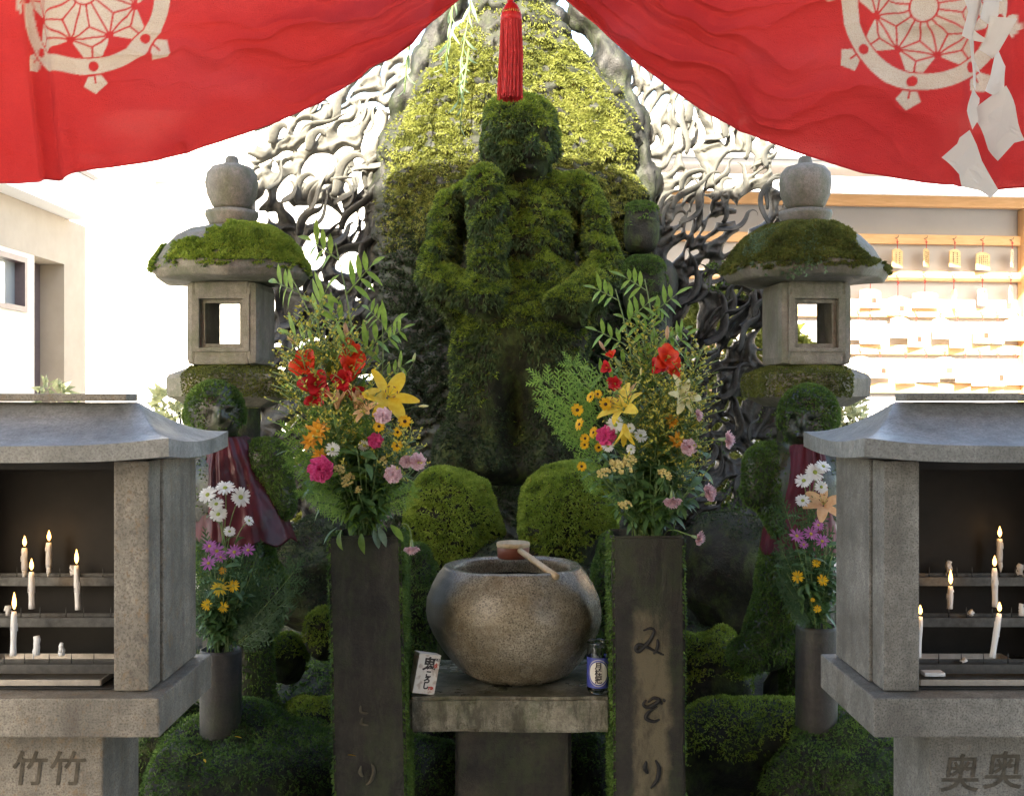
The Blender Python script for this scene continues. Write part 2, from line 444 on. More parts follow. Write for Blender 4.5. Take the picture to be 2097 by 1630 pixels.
# wall with a window hole between y 6.3 and 7.36
mb.box(X-.25, X, 5.6, 6.5, 0, 2.65); mb.box(X-.25, X, 7.37, 7.5, 0, 2.45); mb.box(X-.25, X, 6.5, 7.37, 0, zw0); mb.box(X-.25, X, 6.5, 7.37, zw1, 2.45)
mb.build('wall', M['pale_wall'], t)
mb = MB(); mb.box(X-.25, X+.003, 6.5, 8.0, 2.45, 2.78); mb.build('lintel', M['tan_wall'], t)
mb = MB(); mb.box(X-1.2, X, 8.0, 8.4, 0, 2.78); mb.build('end_pier', M['tan_wall'], t)
mb = MB(); mb.box(X-.30, X-.24, 7.5, 8.0, 0, 2.45); mb.build('recess_wall', M['pale_wall'], t)
mb = MB(); mb.box(X-.22, X-.17, 7.9, 7.996, 0, 2.45); mb.build('door_jamb', M['brown_frame'], t)
w = MB()
for (y0, y1, z0, z1) in ((6.5, 7.37, zw0, zw0+.035), (6.5, 7.37, zw1-.035, zw1), (7.33, 7.37, zw0+.035, zw1-.035), (6.5, 6.54, zw0+.035, zw1-.035)):
    w.box(X-.09, X+.012, y0, y1, z0, z1)
wf = w.build('window', M['brown_frame'], t)
w = MB(); w.box(X-.07, X-.055, 6.54, 7.33, zw0+.035, zw1-.035); w.build('pane', M['glass_w'], wf)
mb = MB(); mb.box(X-.4, X+.16, 5.6, 8.1, 2.782, 2.85); mb.build('eave_board', M['white_metal'], t)
mb = MB(); mb.box(X-.1, X+.11, 5.6, 7.72, 2.853, 3.04, bev=.01); mb.build('gutter_box', M['grey_metal'], t)
mb = MB(); mb.box(X-1.4, X+.16, 5.6, 8.15, 3.06, 3.14); rf = mb.build('roof', M['white_metal'], t)
mb = MB(); mb.box(X+.162, X+.19, 5.6, 8.15, 3.075, 3.10); mb.build('roof_edge_strip', M['brown_frame'], rf)
mb = MB(); mb.box(X-.1, X+.1, 7.2, 8.0, 3.142, 3.22, bev=.01); mb.build('roof_unit', M['grey_metal'], rf)

# ------------------------------------------------------------------ prayer plaque rack (right, behind)
M['wood_new'] = wood('new_cypress_wood', (.62, .36, .17), (.78, .50, .27), 'x')
M['wood_post'] = wood('new_cypress_post', (.60, .35, .17), (.76, .49, .27), 'z')
M['board_grey'] = plain('grey_backing_board', (.42, .42, .43), .7, var=.05, scale=3, bs=.1)
M['plaque_wood'] = wood('plaque_wood', (.66, .44, .20), (.80, .60, .34), 'x')
M['plaque_pale'] = wood('pale_plaque_wood', (.78, .66, .46), (.84, .76, .60), 'x')
M['ink'] = plain('black_ink', (.03, .025, .025), .6)
M['ink_red'] = plain('red_ink', (.55, .07, .05), .6)
M['red_cord'] = plain('red_cord', (.62, .07, .06), .7)
M['hook'] = plain('dark_hook', (.12, .11, .10), .4, metal=.8)
YAW = R(6.0); O = Vector((P(1690, 0, 7.0).x, 7.0, 0))
RK = empty('plaque_rack', O, 'roofed wooden rack with grey backing board hung with prayer plaques on the right', 'rack', rz=YAW)
def rack_pt(u, v):
    """point of the rack board plane seen at a pixel: returns local x, z"""
    dx, dy = math.cos(YAW), math.sin(YAW)
    k = (u-CX)/F       # x = k*y ; O.x + s dx = k (O.y + s dy)
    s_ = (k*O.y - O.x)/(dx - k*dy); y = O.y + s_*dy
    return s_, H-(v-CY)*y/F
x0 = rack_pt(1330, 400)[0]; x1 = rack_pt(2097, 400)[0]
zb = [rack_pt(1950, v)[1] for v in (492, 567, 641, 717, 795)]
ztop = rack_pt(1950, 418)[1]
def rbox(name, xa, xb, ya, yb, za_, zb_, m, bev=0, par=RK):
    mb = MB(); mb.box(xa, xb, ya, yb, za_, zb_, bev=bev); return mb.build(name, m, par, local=True)
rbox('backing_board', x0, x1, .03, .06, .35, ztop+.06, M['board_grey'])
rbox('beam', x0-.05, x1+.6, -.06, .0, ztop-.03, ztop+.045, M['wood_new'], .004)
for k, z in enumerate(zb): rbox('rail', x0, x1-.02, -.012, .028, z-.03, z+.03, M['wood_new'], .003)
rbox('post', x1-.03, x1+.06, -.05, .025, 0, ztop-.031, M['wood_post'], .004)
rbox('post', x0-.09, x0-.001, -.05, .05, 0, ztop-.031, M['wood_post'], .004)
rbox('fascia', x0-.3, x1+.8, -.84, -.805, 2.62, 2.71, M['white_metal'])
rbox('eave_board', x0-.3, x1+.8, -.803, .5, 2.775, 2.80, M['white_metal'])
rbox('roof', x0-.35, x1+.85, -.87, .6, 2.803, 2.83, M['white_metal'])
# plaques
def strokes(mb, w, h, rg, n, y, style=0):
    """small written columns / a painted blot on a plaque, as flat print a hair proud of the wood"""
    cols = 2 if style == 0 else 5
    for c in range(cols):
        xx = -w*.36 + w*.72*(c+.5)/cols
        for r_ in range(n):
            zz = -h*.2 - h*.62*r_/n
            a = rg.uniform(.10, .16)*w/cols*2; b = h*.028
            mb.box(xx-a/2, xx+a/2, y-.0006, y, zz-b, zz, 1)
            if rg.random() > .4: mb.box(xx-b*.4, xx+b*.4, y-.0012, y-.0007, zz-b*2.4, zz+b, 1)
def plaque(u, v, wpx, hpx, yaw, tone, rail_v, label, pic=0, lean=0):
    x, z = rack_pt(u, v); d = 7.2
    w_, h_ = wpx*d/F, hpx*d/F
    zr = min(zb, key=lambda q: abs(q-(rack_pt(u, rail_v)[1])))
    dist = abs(x-rack_pt(1690, v)[0])
    Mx = RK_M @ Matrix.Translation((x, -.045-lean, zr))
    ro = empty('prayer_plaque', Mx.translation, label, 'plaque', 'prayer plaques hung on the rack', rz=YAW)
    top = (z + h_/2) - zr
    mb = MB()
    Mz = Matrix.Translation((0, 0, top)) @ Matrix.Rotation(yaw, 4, 'Z')
    mb.box(-w_/2, w_/2, -.004, .004, -h_, -h_*.12, 0)
    mb.add([(-w_/2, -.004, -h_*.12), (w_/2, -.004, -h_*.12), (w_*.18, -.004, 0), (-w_*.18, -.004, 0), (-w_/2, .004, -h_*.12), (w_/2, .004, -h_*.12), (w_*.18, .004, 0), (-w_*.18, .004, 0)],
           [(0, 1, 2, 3), (7, 6, 5, 4), (1, 5, 6, 2), (3, 2, 6, 7), (0, 3, 7, 4)], 0)
    rg = random.Random(int(u*7+v))
    strokes(mb, w_, h_, rg, 6, -.0042, 0 if rg.random() < .5 else 1)
    if pic: mb.box(w_*.05, w_*.3, -.0052, -.0043, -h_*.75, -h_*.5, 2)
    mb.v = [tuple(Mz @ Vector(q)) for q in mb.v]
    mb.build('board', [M[tone], M['ink'] , M['ink_red']], ro, local=True)
    mb = MB(); mb.tube([(0, .02, .0), (.002, .0, -.01), (0, -.001, top-.004)], .0022, 5)
    mb.tube([(-.006, -.004, top*.45), (.008, -.004, top*.35), (-.008, -.004, top*.3)], .0035, 5)
    mb.build('cord', M['red_cord'], ro, local=True)
    mb = MB(); mb.tube([(0, .03, .004), (0, -.012, .004), (0, -.018, .014)], .002, 5); mb.build('hook', M['hook'], ro, local=True)
RK_M = Matrix.Translation(O) @ Matrix.Rotation(YAW, 4, 'Z')
row1 = [(1831, 531, 32, 38, .5, 'plaque_wood'), (1890, 530, 30, 37, .8, 'plaque_wood'), (1948, 531, 30, 36, .35, 'plaque_wood'), (2005, 537, 36, 36, .3, 'plaque_wood'), (2065, 531, 26, 36, .9, 'plaque_pale')]
ORD = ['first', 'second', 'third', 'fourth', 'fifth', 'sixth', 'seventh', 'eighth', 'ninth', 'tenth', 'eleventh', 'twelfth']
for k, (u, v, w_, h_, yw, tn) in enumerate(row1):
    plaque(u, v, w_, h_, yw, tn, 492, f'{"pale" if tn=="plaque_pale" else "honey coloured"} wooden prayer plaque, {ORD[k]} from the left in the top row of the rack')
row2 = [(1776, 612, 46, 38, .15), (1832, 628, 44, 38, .1), (1887, 616, 52, 32, 0), (1946, 614, 30, 38, 1.35), (2004, 609, 30, 36, .5), (2062, 604, 22, 36, .8)]
for k, (u, v, w_, h_, yw) in enumerate(row2):
    plaque(u, v, w_, h_, yw, 'plaque_pale', 567, f'pale prayer plaque, {ORD[k]} from the left in the second row of the rack', pic=(k in (0, 1)))
for k, u in enumerate((1752, 1778, 1826, 1868, 1912, 1955, 1998, 2040, 2072)):
    rg = random.Random(k+50)
    plaque(u+rg.uniform(-7, 7), 680+rg.uniform(-9, 12), rg.uniform(38, 58), rg.uniform(38, 46), rg.uniform(-.4, .5), 'plaque_pale', 641, f'sunlit prayer plaque, {ORD[k]} from the left in the crowded third row', pic=k % 3 == 0, lean=.012*(k % 3))
for k, u in enumerate((1760, 1800, 1846, 1884, 1926, 1962, 2002, 2038, 2070)):
    rg = random.Random(k+90)
    plaque(u+rg.uniform(-7, 7), 760+rg.uniform(-9, 12), rg.uniform(38, 58), rg.uniform(38, 48), rg.uniform(-.4, .5), 'plaque_pale', 717, f'sunlit prayer plaque, {ORD[k]} from the left in the crowded fourth row', pic=k % 3 == 1, lean=.012*(k % 3))
# far planting glimpsed low on both sides
M['shrub'] = leafmat('pale_shrub_leaves', (.22, .26, .14), (.40, .44, .26), trans=.3)
def shrub(name, c, r, n, label, mname='shrub', L=.05):
    V, T = blob([('e', c, r)], .06, 2)
    rt = empty(name, (c[0], c[1], 0), label, 'shrub')
    VV, Q = tufts(V + fbm(V, 5, 3, 3)[:, None]*.1, T, n, L, None, 2, .1, .9, .35, 4)
    o = np_mesh('foliage', VV, Q, M[mname], rt)
    mb = MB(); 
    for k in range(4): mb.tube([(c[0], c[1], 0), (c[0]+(k-1.5)*.1, c[1], c[2]*.6), (c[0]+(k-1.5)*r[0]*.4, c[1], c[2]+r[2]*.4)], [.02, .015, .006], 6)
    mb.build('stem', M['rock'], rt)
shrub('shrub', (P(95, 800, 7.0).x, 7.0, 1.38), (.12, .12, .22), 420, 'pale feathery shrub against the cream building at the left')
shrub('shrub', (P(345, 800, 6.3).x, 6.3, 1.30), (.10, .12, .30), 900, 'grey green shrub behind the left lantern base')
shrub('shrub', (P(1745, 800, 6.2).x, 6.2, 1.25), (.13, .12, .30), 900, 'pale leafy shrub behind the right lantern base')
shrub('shrub', (P(1500, 760, 6.0).x, 6.0, 1.35), (.45, .3, .75), 1500, 'yellow green shrub seen through the right hand flame screen', 'moss_yellow', .05)
shrub('shrub', (P(640, 860, 5.9).x, 5.9, 1.0), (.45, .3, .62), 1500, 'low shrub seen through the left hand flame screen', 'moss_yellow', .05)

# canopy of the worship hall that shades the figures (its eave is above the frame; the curtain hangs from it)
M['old_wood'] = wood('old_brown_wood', (.20, .14, .09), (.30, .22, .15), 'x')
t = empty('worship_canopy', (0, 0, 0), 'wooden canopy roof above the offering place, the red curtain hangs from it', 'roof')
ZR = 3.6; YE = 2.62
mb = MB(); mb.box(-3.4, 3.4, -5.5, YE, ZR, ZR+.06); mb.build('ceiling', M['old_wood'], t)
for k in range(9):
    xx = -3.2+k*.8; mb = MB(); mb.box(xx-.05, xx+.05, -5.5, YE-.03, ZR-.09, ZR-.001); mb.build('rafter', M['old_wood'], t)
mb = MB(); mb.box(-3.4, 3.4, 2.42, 2.54, ZR-.25, ZR-.092); mb.build('curtain_beam', M['old_wood'], t)
for x_ in (-3.2, 3.2):
    mb = MB(); mb.box(x_-.09, x_+.09, 2.39, 2.57, 0, ZR-.251); mb.build('post', M['old_wood'], t)

# unseen wall added behind the viewer to cut the front light
t = empty('front_light_blocker', (0, -1.7, 0), 'unseen dark timber wall added behind the viewer to block front light', 'building')
mb = MB(); mb.box(-3.4, 3.4, -1.75, -1.65, 0, 2.75); mb.build('wall', M['old_wood'], t)
for k in range(7):
    xx = -3.3+k*1.1; mb = MB(); mb.box(xx-.08, xx+.08, -1.648, -1.56, 0, ZR-.1); mb.build('post', M['old_wood'], t)
# ------------------------------------------------------------------ mossy ground mounds and boulders
def grid_mesh(xs, ys, zf):
    X_, Y_ = np.meshgrid(xs, ys); Z_ = zf(X_, Y_)
    V = np.stack([X_, Y_, Z_], -1).reshape(-1, 3); nx, ny = len(xs), len(ys)
    i = np.arange(ny-1)[:, None]*nx + np.arange(nx-1)[None, :]
    T = np.stack([i, i+1, i+nx+1, i+nx], -1).reshape(-1, 4)
    return V, T
def mound(x, y):
    s = np.clip((y-2.95)/.35, 0, 1); s = s*s*(3-2*s)
    s = s*np.clip((5.6-y)/.3, 0, 1)*np.clip((2.1-np.abs(x))/.35, 0, 1)
    p = n3(x.ravel(), y.ravel(), 0)
    return ((.20 + .17*np.clip(y-3.1, 0, 2)) + (fbm(p, 2.3, 4, 5)*.12 + np.abs(fbm(p, 6, 3, 8))*.05).reshape(x.shape))*s - .01
V, T = grid_mesh(np.linspace(-2.2, 2.2, 180), np.linspace(2.85, 5.7, 120), mound)
mo = np_mesh('moss_mound', V, T, M['rock'], smooth=True); tag(mo, 'dark mossy rockwork mound that the figures stand on', kind='structure')
VV, Q = tufts(V, T, 8000, .009, lambda p, n: (np.abs(p[:, 0]) < 1.4)*(p[:, 1] < 4.6)*np.clip(fbm(p, 5, 3, 2)+.75, 0, 1), 3, .25, .6, seed=3)
tag(np_mesh('ground_moss', VV, Q, M['moss']), 'low dark moss covering the mound', 'moss', kind='stuff')

def rock(c, r, label, seed, mname='moss', dens=4500, L=.016, rot=(0, 0, 0), rough=.24, up=.5, pw=.85, name='mossy_rock', group=None, cover=1.0, base='rock', floor=True):
    vox = max(.012, min(r)*.07)
    V, T = blob([('e', c, r, rot, pw)], vox, 3)
    N = normals(V, T); m_ = min(r)
    d = fbm(V, .42/m_, 2, seed)*m_*rough*3.4 + fbm(V, 1.3/m_, 3, seed+5)*m_*rough*.7 - np.abs(fbm(V, .9/m_, 2, seed+8))*m_*rough*1.2
    V = V + N*d[:, None]; N = normals(V, T)
    ro = empty(name, (c[0], c[1], c[2]-r[2]*.9), label, 'rock', group)
    np_mesh('stone', V, T, M[base], ro, smooth=True)
    def mask(p, n):
        return np.clip(((n[:, 2]-(-up))*1.5 + fbm(p, 6, 3, seed)*.9 - .35)*3.5, 0, 1)*cover*np.clip(streak(p, 24, seed, -.42, .3)+np.clip(n[:, 2]-.3, 0, 1)*1.5, 0, 1)*(n[:, 1] < .5)
    VV, Q = tufts(V + N*(ledges(V, N, .006, .05, seed)+.004)[:, None], T, dens*(7.0 if dens > 6000 else 4.5), L*.5, mask, 3, .35, .6, seed=seed, w=.22)
    tag(np_mesh('moss', VV, Q, M[mname], ro), kind='stuff')
    return ro
def rk(u, v, d, ru, rv, ry, label, seed, **k):
    c = P(u, v, d); return rock(c, (S(ru, d), ry, S(rv, d)), label, seed, **k)
rk(940, 1088, 3.85, 122, 150, .22, 'rounded mossy boulder at the foot of the large figure, left of the cleft', 21, mname='moss_bright', dens=9000, L=.019, up=.75, rough=.15, pw=.95)
rk(1160, 1084, 3.83, 116, 152, .22, 'rounded mossy boulder at the foot of the large figure, right of the cleft', 22, mname='moss_bright', dens=9000, L=.019, up=.6, rough=.15, pw=.95, rot=(0, R(-8), 0))
rk(620, 1185, 4.05, 105, 118, .28, 'dark sloping rock behind the left flower pillar', 23, mname='moss_dark', cover=.8)
rk(665, 1300, 3.55, 46, 52, .10, 'bright green mossy stone beside the left flower pillar', 24, mname='moss_bright', dens=8000, up=.2)
rk(585, 1350, 3.6, 38, 52, .09, 'small green mossy stone right of the left attendant figure', 25, mname='moss_bright', dens=7000, up=.1)
rk(655, 1500, 3.42, 78, 92, .14, 'bright mossy stone low beside the foot of the left flower pillar', 26, mname='moss_bright', dens=7000, up=.1)
rk(500, 1590, 3.14, 185, 92, .24, 'broad dark mossy rock at the bottom left below the attendant figure', 27, mname='moss', dens=5500, up=.3)
rk(1500, 1220, 4.05, 135, 150, .28, 'large dark sloping rock behind the right flower pillar', 28, rot=(0, R(-18), 0), mname='moss_dark', cover=.55, up=-.3)
rk(1452, 1365, 3.62, 92, 88, .14, 'green mossy stone right of the right flower pillar', 29, mname='moss_bright', dens=6500, up=.1)
rk(1530, 1555, 3.35, 190, 128, .22, 'broad mossy rock at the bottom right below the attendant figure', 30, mname='moss_bright', dens=6000, up=.1)
rk(1712, 1590, 3.14, 150, 96, .22, 'dark mossy rock beside the right candle shrine pedestal', 31, mname='moss', dens=5500, up=.3)
rk(880, 1600, 3.22, 62, 92, .12, 'dark mossy rock left of the slab pedestal', 32, mname='moss', dens=5500)
rk(1214, 1600, 3.22, 58, 96, .12, 'dark mossy rock right of the slab pedestal', 33, mname='moss', dens=5500)
rk(852, 1275, 3.5, 48, 165, .10, 'tall narrow mossy stone between the left pillar and the bowl', 34, mname='moss', dens=6500, up=.6)
rk(1262, 1235, 3.5, 40, 150, .10, 'tall narrow mossy stone between the bowl and the right pillar', 35, mname='moss', dens=6500, up=.6)
rk(1050, 1240, 3.75, 190, 130, .12, 'dark wet rock behind the water bowl', 36, mname='moss_dark', cover=.3)
rk(330, 1560, 3.35, 90, 110, .2, 'dark mossy rock beside the left candle shrine pedestal', 37, mname='moss', dens=5000)
rk(1080, 1400, 3.9, 420, 150, .2, 'long low dark rock at the back of the pool', 38, mname='moss_dark', cover=.4)

# ------------------------------------------------------------------ tall backing rock
sec = [(-70, 985, 1085), (20, 955, 1118), (60, 925, 1150), (120, 890, 1190), (200, 848, 1248), (300, 806, 1300), (400, 790, 1325), (520, 778, 1342), (650, 770, 1345), (800, 780, 1335), (950, 785, 1325), (1100, 775, 1345), (1300, 740, 1380), (1480, 740, 1380)]
DB = 4.95
sv = np.array([s[0] for s in sec]); sl = np.array([s[1] for s in sec]); sr = np.array([s[2] for s in sec])
nv, na = 310, 190
vv = np.linspace(-70, 1480, nv)
lu = np.interp(vv, sv, sl); ru = np.interp(vv, sv, sr)
lu = lu + fbm(n3(vv/100, 0, 3), 1.2, 4, 3)*34; ru = ru + fbm(n3(vv/100, 5, 3), 1.2, 4, 4)*30 - 16*((vv/75 % 1) > .5)*(vv > 330)
aa = np.linspace(-.15, math.pi+.15, na)
uu = (lu+ru)[:, None]/2 - np.cos(aa)[None, :]*((ru-lu)/2)[:, None]
dd = DB - np.sin(aa)[None, :]**.55*.26*np.ones((nv, 1)) if False else DB - np.sign(np.sin(aa))[None, :]*np.abs(np.sin(aa))[None, :]**.7*.24*np.ones((nv, 1))
Xg = (uu-CX)*DB/F; Zg = H-(vv[:, None]-CY)*DB/F*np.ones((1, na))
V = np.stack([Xg, dd, Zg], -1).reshape(-1, 3)
i = np.arange(nv-1)[:, None]*na + np.arange(na-1)[None, :]
T = np.stack([i, i+na, i+na+1, i+1], -1).reshape(-1, 4)
N = normals(V, T)
if N[nv//2*na+na//2, 1] > 0: T = T[:, ::-1]; N = -N
V = V + N*(fbm(V, 3.2, 5, 41)*.07 + np.abs(fbm(V, 9, 3, 42))*.03)[:, None]
N = normals(V, T)
zl_ = ledges(V, N, .036, .075, 44, 1.7)
V2 = V + N*zl_[:, None]
RB = empty('backing_rock', (0.02, DB, 0), 'tall moss covered rock rising behind the large mossy figure', 'rock')
np_mesh('stone', V2, T, M['rock_bare'], RB, smooth=True)
def mrock(p, n):
    side = fbm(p, 3.2, 4, 47)
    edge = np.clip((p[:, 0]*F/DB+CX - np.interp((H-p[:, 2])*F/DB+CY, sv, sl))/60, 0, 1)*np.clip((np.interp((H-p[:, 2])*F/DB+CY, sv, sr)-(p[:, 0]*F/DB+CX))/60, 0, 1)
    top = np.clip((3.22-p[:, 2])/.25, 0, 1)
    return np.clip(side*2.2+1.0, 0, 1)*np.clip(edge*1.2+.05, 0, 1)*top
selz = H-(330-CY)*DB/F
VV, Q = tufts(V2, T, 76000, .012, lambda p, n: mrock(p, n)*streak(p, 20, 5, -.22, .25)*np.clip((p[:, 2]-2.05+fbm(p, 4, 3, 1)*.25)/.45, 0, 1)*(p[:, 1] < DB+.02), 3, .35, .5, seed=51, w=.2)  # two moss colours paint the sun and shade split onto the rock
tag(np_mesh('moss', VV, Q, M['moss_yellow'], RB), 'yellow green moss on the upper rock, sunlight painted into its colour', kind='stuff')
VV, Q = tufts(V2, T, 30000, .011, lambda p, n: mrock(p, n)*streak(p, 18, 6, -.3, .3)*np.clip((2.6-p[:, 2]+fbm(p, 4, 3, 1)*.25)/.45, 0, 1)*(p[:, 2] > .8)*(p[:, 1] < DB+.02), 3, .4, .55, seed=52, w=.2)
tag(np_mesh('moss', VV, Q, M['moss_dark'], RB), 'moss on the lower rock, shade painted into its darker colour', kind='stuff')
# block shaped shoulders of the rock at its right
rock(P(1312, 470, 4.75), (S(36, 4.75), .10, S(52, 4.75)), 'squared mossy block beside the left shoulder of the large figure', 61, mname='moss', dens=9000, up=-.1, pw=.6, rough=.06, name='rock_block')
rock(P(1318, 590, 4.7), (S(42, 4.7), .10, S(62, 4.7)), 'squared mossy block below the higher block right of the large figure', 62, mname='moss', dens=9000, up=-.1, pw=.6, rough=.06, name='rock_block')

# ------------------------------------------------------------------ large mossy figure
D = 4.3
def E(u, v, d, ru, rv, ry, rot=(0, 0, 0), pw=1.0): return ('e', P(u, v, d), (S(ru, d), ry, S(rv, d)), rot, pw)
def C(u0, v0, d0, u1, v1, d1, r0, r1=None): return ('c', P(u0, v0, d0), P(u1, v1, d1), S(r0, (d0+d1)/2), S(r1 or r0, (d0+d1)/2))
parts = [E(1065, 278, 4.27, 72, 78, .135, pw=.85), E(1065, 243, 4.29, 68, 40, .13, pw=.8), E(1072, 325, 4.25, 52, 46, .105),
         E(1092, 298, 4.13, 14, 24, .04), E(1074, 262, 4.17, 52, 11, .04), E(1080, 343, 4.155, 22, 7, .022), E(1000, 300, 4.30, 12, 32, .05), E(1134, 300, 4.30, 12, 34, .05),
         E(1040, 300, 4.165, 16, 16, .03), E(1112, 312, 4.165, 12, 16, .03),
         C(1070, 350, 4.32, 1072, 430, 4.32, 50, 70), C(965, 425, 4.32, 1180, 400, 4.32, 50, 46),
         E(1078, 490, 4.32, 98, 125, .17), E(1080, 590, 4.30, 108, 80, .17), C(1040, 420, 4.22, 1150, 600, 4.18, 26, 30),
         C(992, 372, 4.13, 1002, 575, 4.10, 33, 36), C(948, 402, 4.25, 1000, 372, 4.15, 26, 24),
         C(925, 425, 4.27, 890, 560, 4.20, 34, 34), C(892, 570, 4.20, 992, 612, 4.06, 38, 34), C(900, 590, 4.22, 935, 665, 4.22, 34, 14), C(985, 600, 4.08, 1010, 640, 4.10, 36, 26),
         C(1195, 410, 4.28, 1238, 540, 4.2, 34, 32), C(1236, 560, 4.2, 1168, 615, 4.05, 36, 34), C(1150, 622, 4.05, 1190, 660, 4.1, 30, 16), C(1225, 590, 4.2, 1205, 670, 4.2, 26, 12),
         E(1078, 640, 4.28, 135, 62, .19), C(1075, 690, 4.28, 1068, 860, 4.28, 130, 118), C(1000, 700, 4.25, 965, 930, 4.22, 70, 52), C(1130, 700, 4.25, 1155, 930, 4.22, 70, 46),
         E(1065, 935, 4.25, 165, 60, .2), E(930, 930, 4.2, 42, 70, .12), E(1015, 950, 4.12, 44, 26, .08), E(1110, 950, 4.12, 44, 26, .08)]
V, T = blob(parts, .0125, 3)
N = normals(V, T)
# hollows: eye sockets, open front between the skirts
def dent(V, c, r, a):
    c = np.array(c); q = np.sum(((V-c)/np.array(r))**2, axis=1); return -a*np.exp(-q*1.6)
dz = dent(V, P(1048, 285, 4.14), (.035, .05, .022), .03) + dent(V, P(1106, 291, 4.14), (.03, .05, .022), .035) + dent(V, P(1085, 333, 4.14), (.05, .05, .010), .014)
hol = dent(V, P(1060, 860, 4.05), (.085, .2, .26), .16)
gap = dent(V, P(948, 490, 4.15), (.045, .25, .17), .17) + dent(V, P(1192, 485, 4.15), (.035, .25, .17), .17) + dent(V, P(1068, 425, 4.1), (.05, .2, .10), .05)
V[:, 1] -= dz; V[:, 1] -= hol; V[:, 1] -= gap
V = V + N*(fbm(V, 9, 4, 71)*.012)[:, None]
N = normals(V, T)
led = ledges(V, N, .012, .07, 72, 1.6)*np.clip((2.42-V[:, 2])/.1, 0.15, 1)*np.clip((V[:, 2]-1.55)/.2, .25, 1)
xc = V[:, 0]-P(1080, 0, 4.2).x; zc_ = V[:, 2]-P(0, 500, 4.2).z
fold = np.sin((zc_*1.0 + np.abs(xc)*.75)*42 + fbm(V, 6, 2, 3)*5)*.005*np.exp(-((zc_/.35)**2))*(V[:, 2] > 1.7)
V = V + N*(fold + fbm(V, 28, 3, 79)*.009)[:, None]
V = V + N*led[:, None]
N = normals(V, T)
ST = empty('mossy_statue', P(1068, 960, 4.3), 'large standing guardian figure thickly covered in moss, holding an upright sword', 'statue')
np_mesh('body', V, T, M['body'], ST, smooth=True)
def mst(p, n):
    u = p[:, 0]*F/4.2+CX; v = (H-p[:, 2])*F/4.2+CY
    k = np.clip(.62+fbm(p, 7, 3, 74)*.9+n[:, 2]*.8, 0, 1)
    face = np.exp(-(((u-1088)/34)**2+((v-345)/24)**2))+np.exp(-(((u-1065)/42)**2+((v-430)/50)**2))+ .6*np.exp(-(((u-1110)/16)**2+((v-290)/22)**2))
    front = np.exp(-(((u-1065)/75)**2+((v-860)/130)**2))
    return np.clip(k - face*.95 - front*.6, 0, 1)
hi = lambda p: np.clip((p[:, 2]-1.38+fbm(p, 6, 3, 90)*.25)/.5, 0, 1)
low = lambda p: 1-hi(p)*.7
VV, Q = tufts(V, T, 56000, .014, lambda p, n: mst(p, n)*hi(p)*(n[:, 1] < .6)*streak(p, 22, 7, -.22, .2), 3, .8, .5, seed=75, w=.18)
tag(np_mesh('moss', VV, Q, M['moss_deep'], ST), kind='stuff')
VV, Q = tufts(V, T, 90000, .0125, lambda p, n: np.clip((n[:, 2]-.08)*2.2, 0, 1)*hi(p)*np.clip(1.1-1.4*np.exp(-(((p[:, 0]-P(1090, 0, 4.15).x)/.07)**2+((p[:, 2]-P(0, 320, 4.15).z)/.08)**2)), 0, 1), 3, .25, .6, seed=76, w=.22)  # lighter moss colour paints the lit upper edges of the figure
tag(np_mesh('moss', VV, Q, M['moss_bright'], ST), 'moss on the upward facing shoulders and sleeves, top light painted into its colour', kind='stuff')
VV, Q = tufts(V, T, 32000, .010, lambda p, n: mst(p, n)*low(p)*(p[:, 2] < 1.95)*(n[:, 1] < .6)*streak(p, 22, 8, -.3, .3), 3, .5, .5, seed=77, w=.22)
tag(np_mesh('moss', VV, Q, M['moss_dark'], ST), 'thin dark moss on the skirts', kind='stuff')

# ------------------------------------------------------------------ pierced bronze flame halo
def flame_material():
    m, nt, b = nmat('weathered_bronze')
    c = coords(nt)
    x = ramp(nt, noise(nt, 16, 6, .65, c), [(.34, (.008, .009, .009)), (.55, (.022, .024, .024)), (.72, (.06, .07, .065))])
    g = ramp(nt, noise(nt, 30, 6, .7, c), [(.6, 0), (.75, .5)])
    x = mix(nt, g, x, (.06, .07, .03))
    # sunlight on the top of the halo, painted in as a paler colour
    sp = N_(nt, 'ShaderNodeSeparateXYZ'); nt.links.new(c, sp.inputs[0])
    ad = N_(nt, 'ShaderNodeMath', operation='ADD'); nt.links.new(sp.outputs[2], ad.inputs[0])
    mu = N_(nt, 'ShaderNodeMath', operation='MULTIPLY'); nt.links.new(noise(nt, 5, 5, .6, c), mu.inputs[0]); mu.inputs[1].default_value = .9
    nt.links.new(mu.outputs[0], ad.inputs[1])
    mr = N_(nt, 'ShaderNodeMapRange'); mr.inputs['From Min'].default_value = 2.68; mr.inputs['From Max'].default_value = 2.95
    mr.inputs['To Max'].default_value = .8; nt.links.new(ad.outputs[0], mr.inputs[0])
    x = mix(nt, mr.outputs[0], x, (.17, .17, .15))
    nt.links.new(x, b.inputs['Base Color'])
    b.inputs['Metallic'].default_value = 0.0
    nt.links.new(mix(nt, mr.outputs[0], ramp(nt, noise(nt, 25, 4, .6, c), [(.3, .28), (.7, .7)]), (.95, .95, .95)), b.inputs['Roughness']); b.inputs['Specular IOR Level'].default_value = .35
    bump(nt, b, noise(nt, 70, 7, .75, c), .7, .008)
    return m
M['bronze'] = flame_material()
DF = 5.05
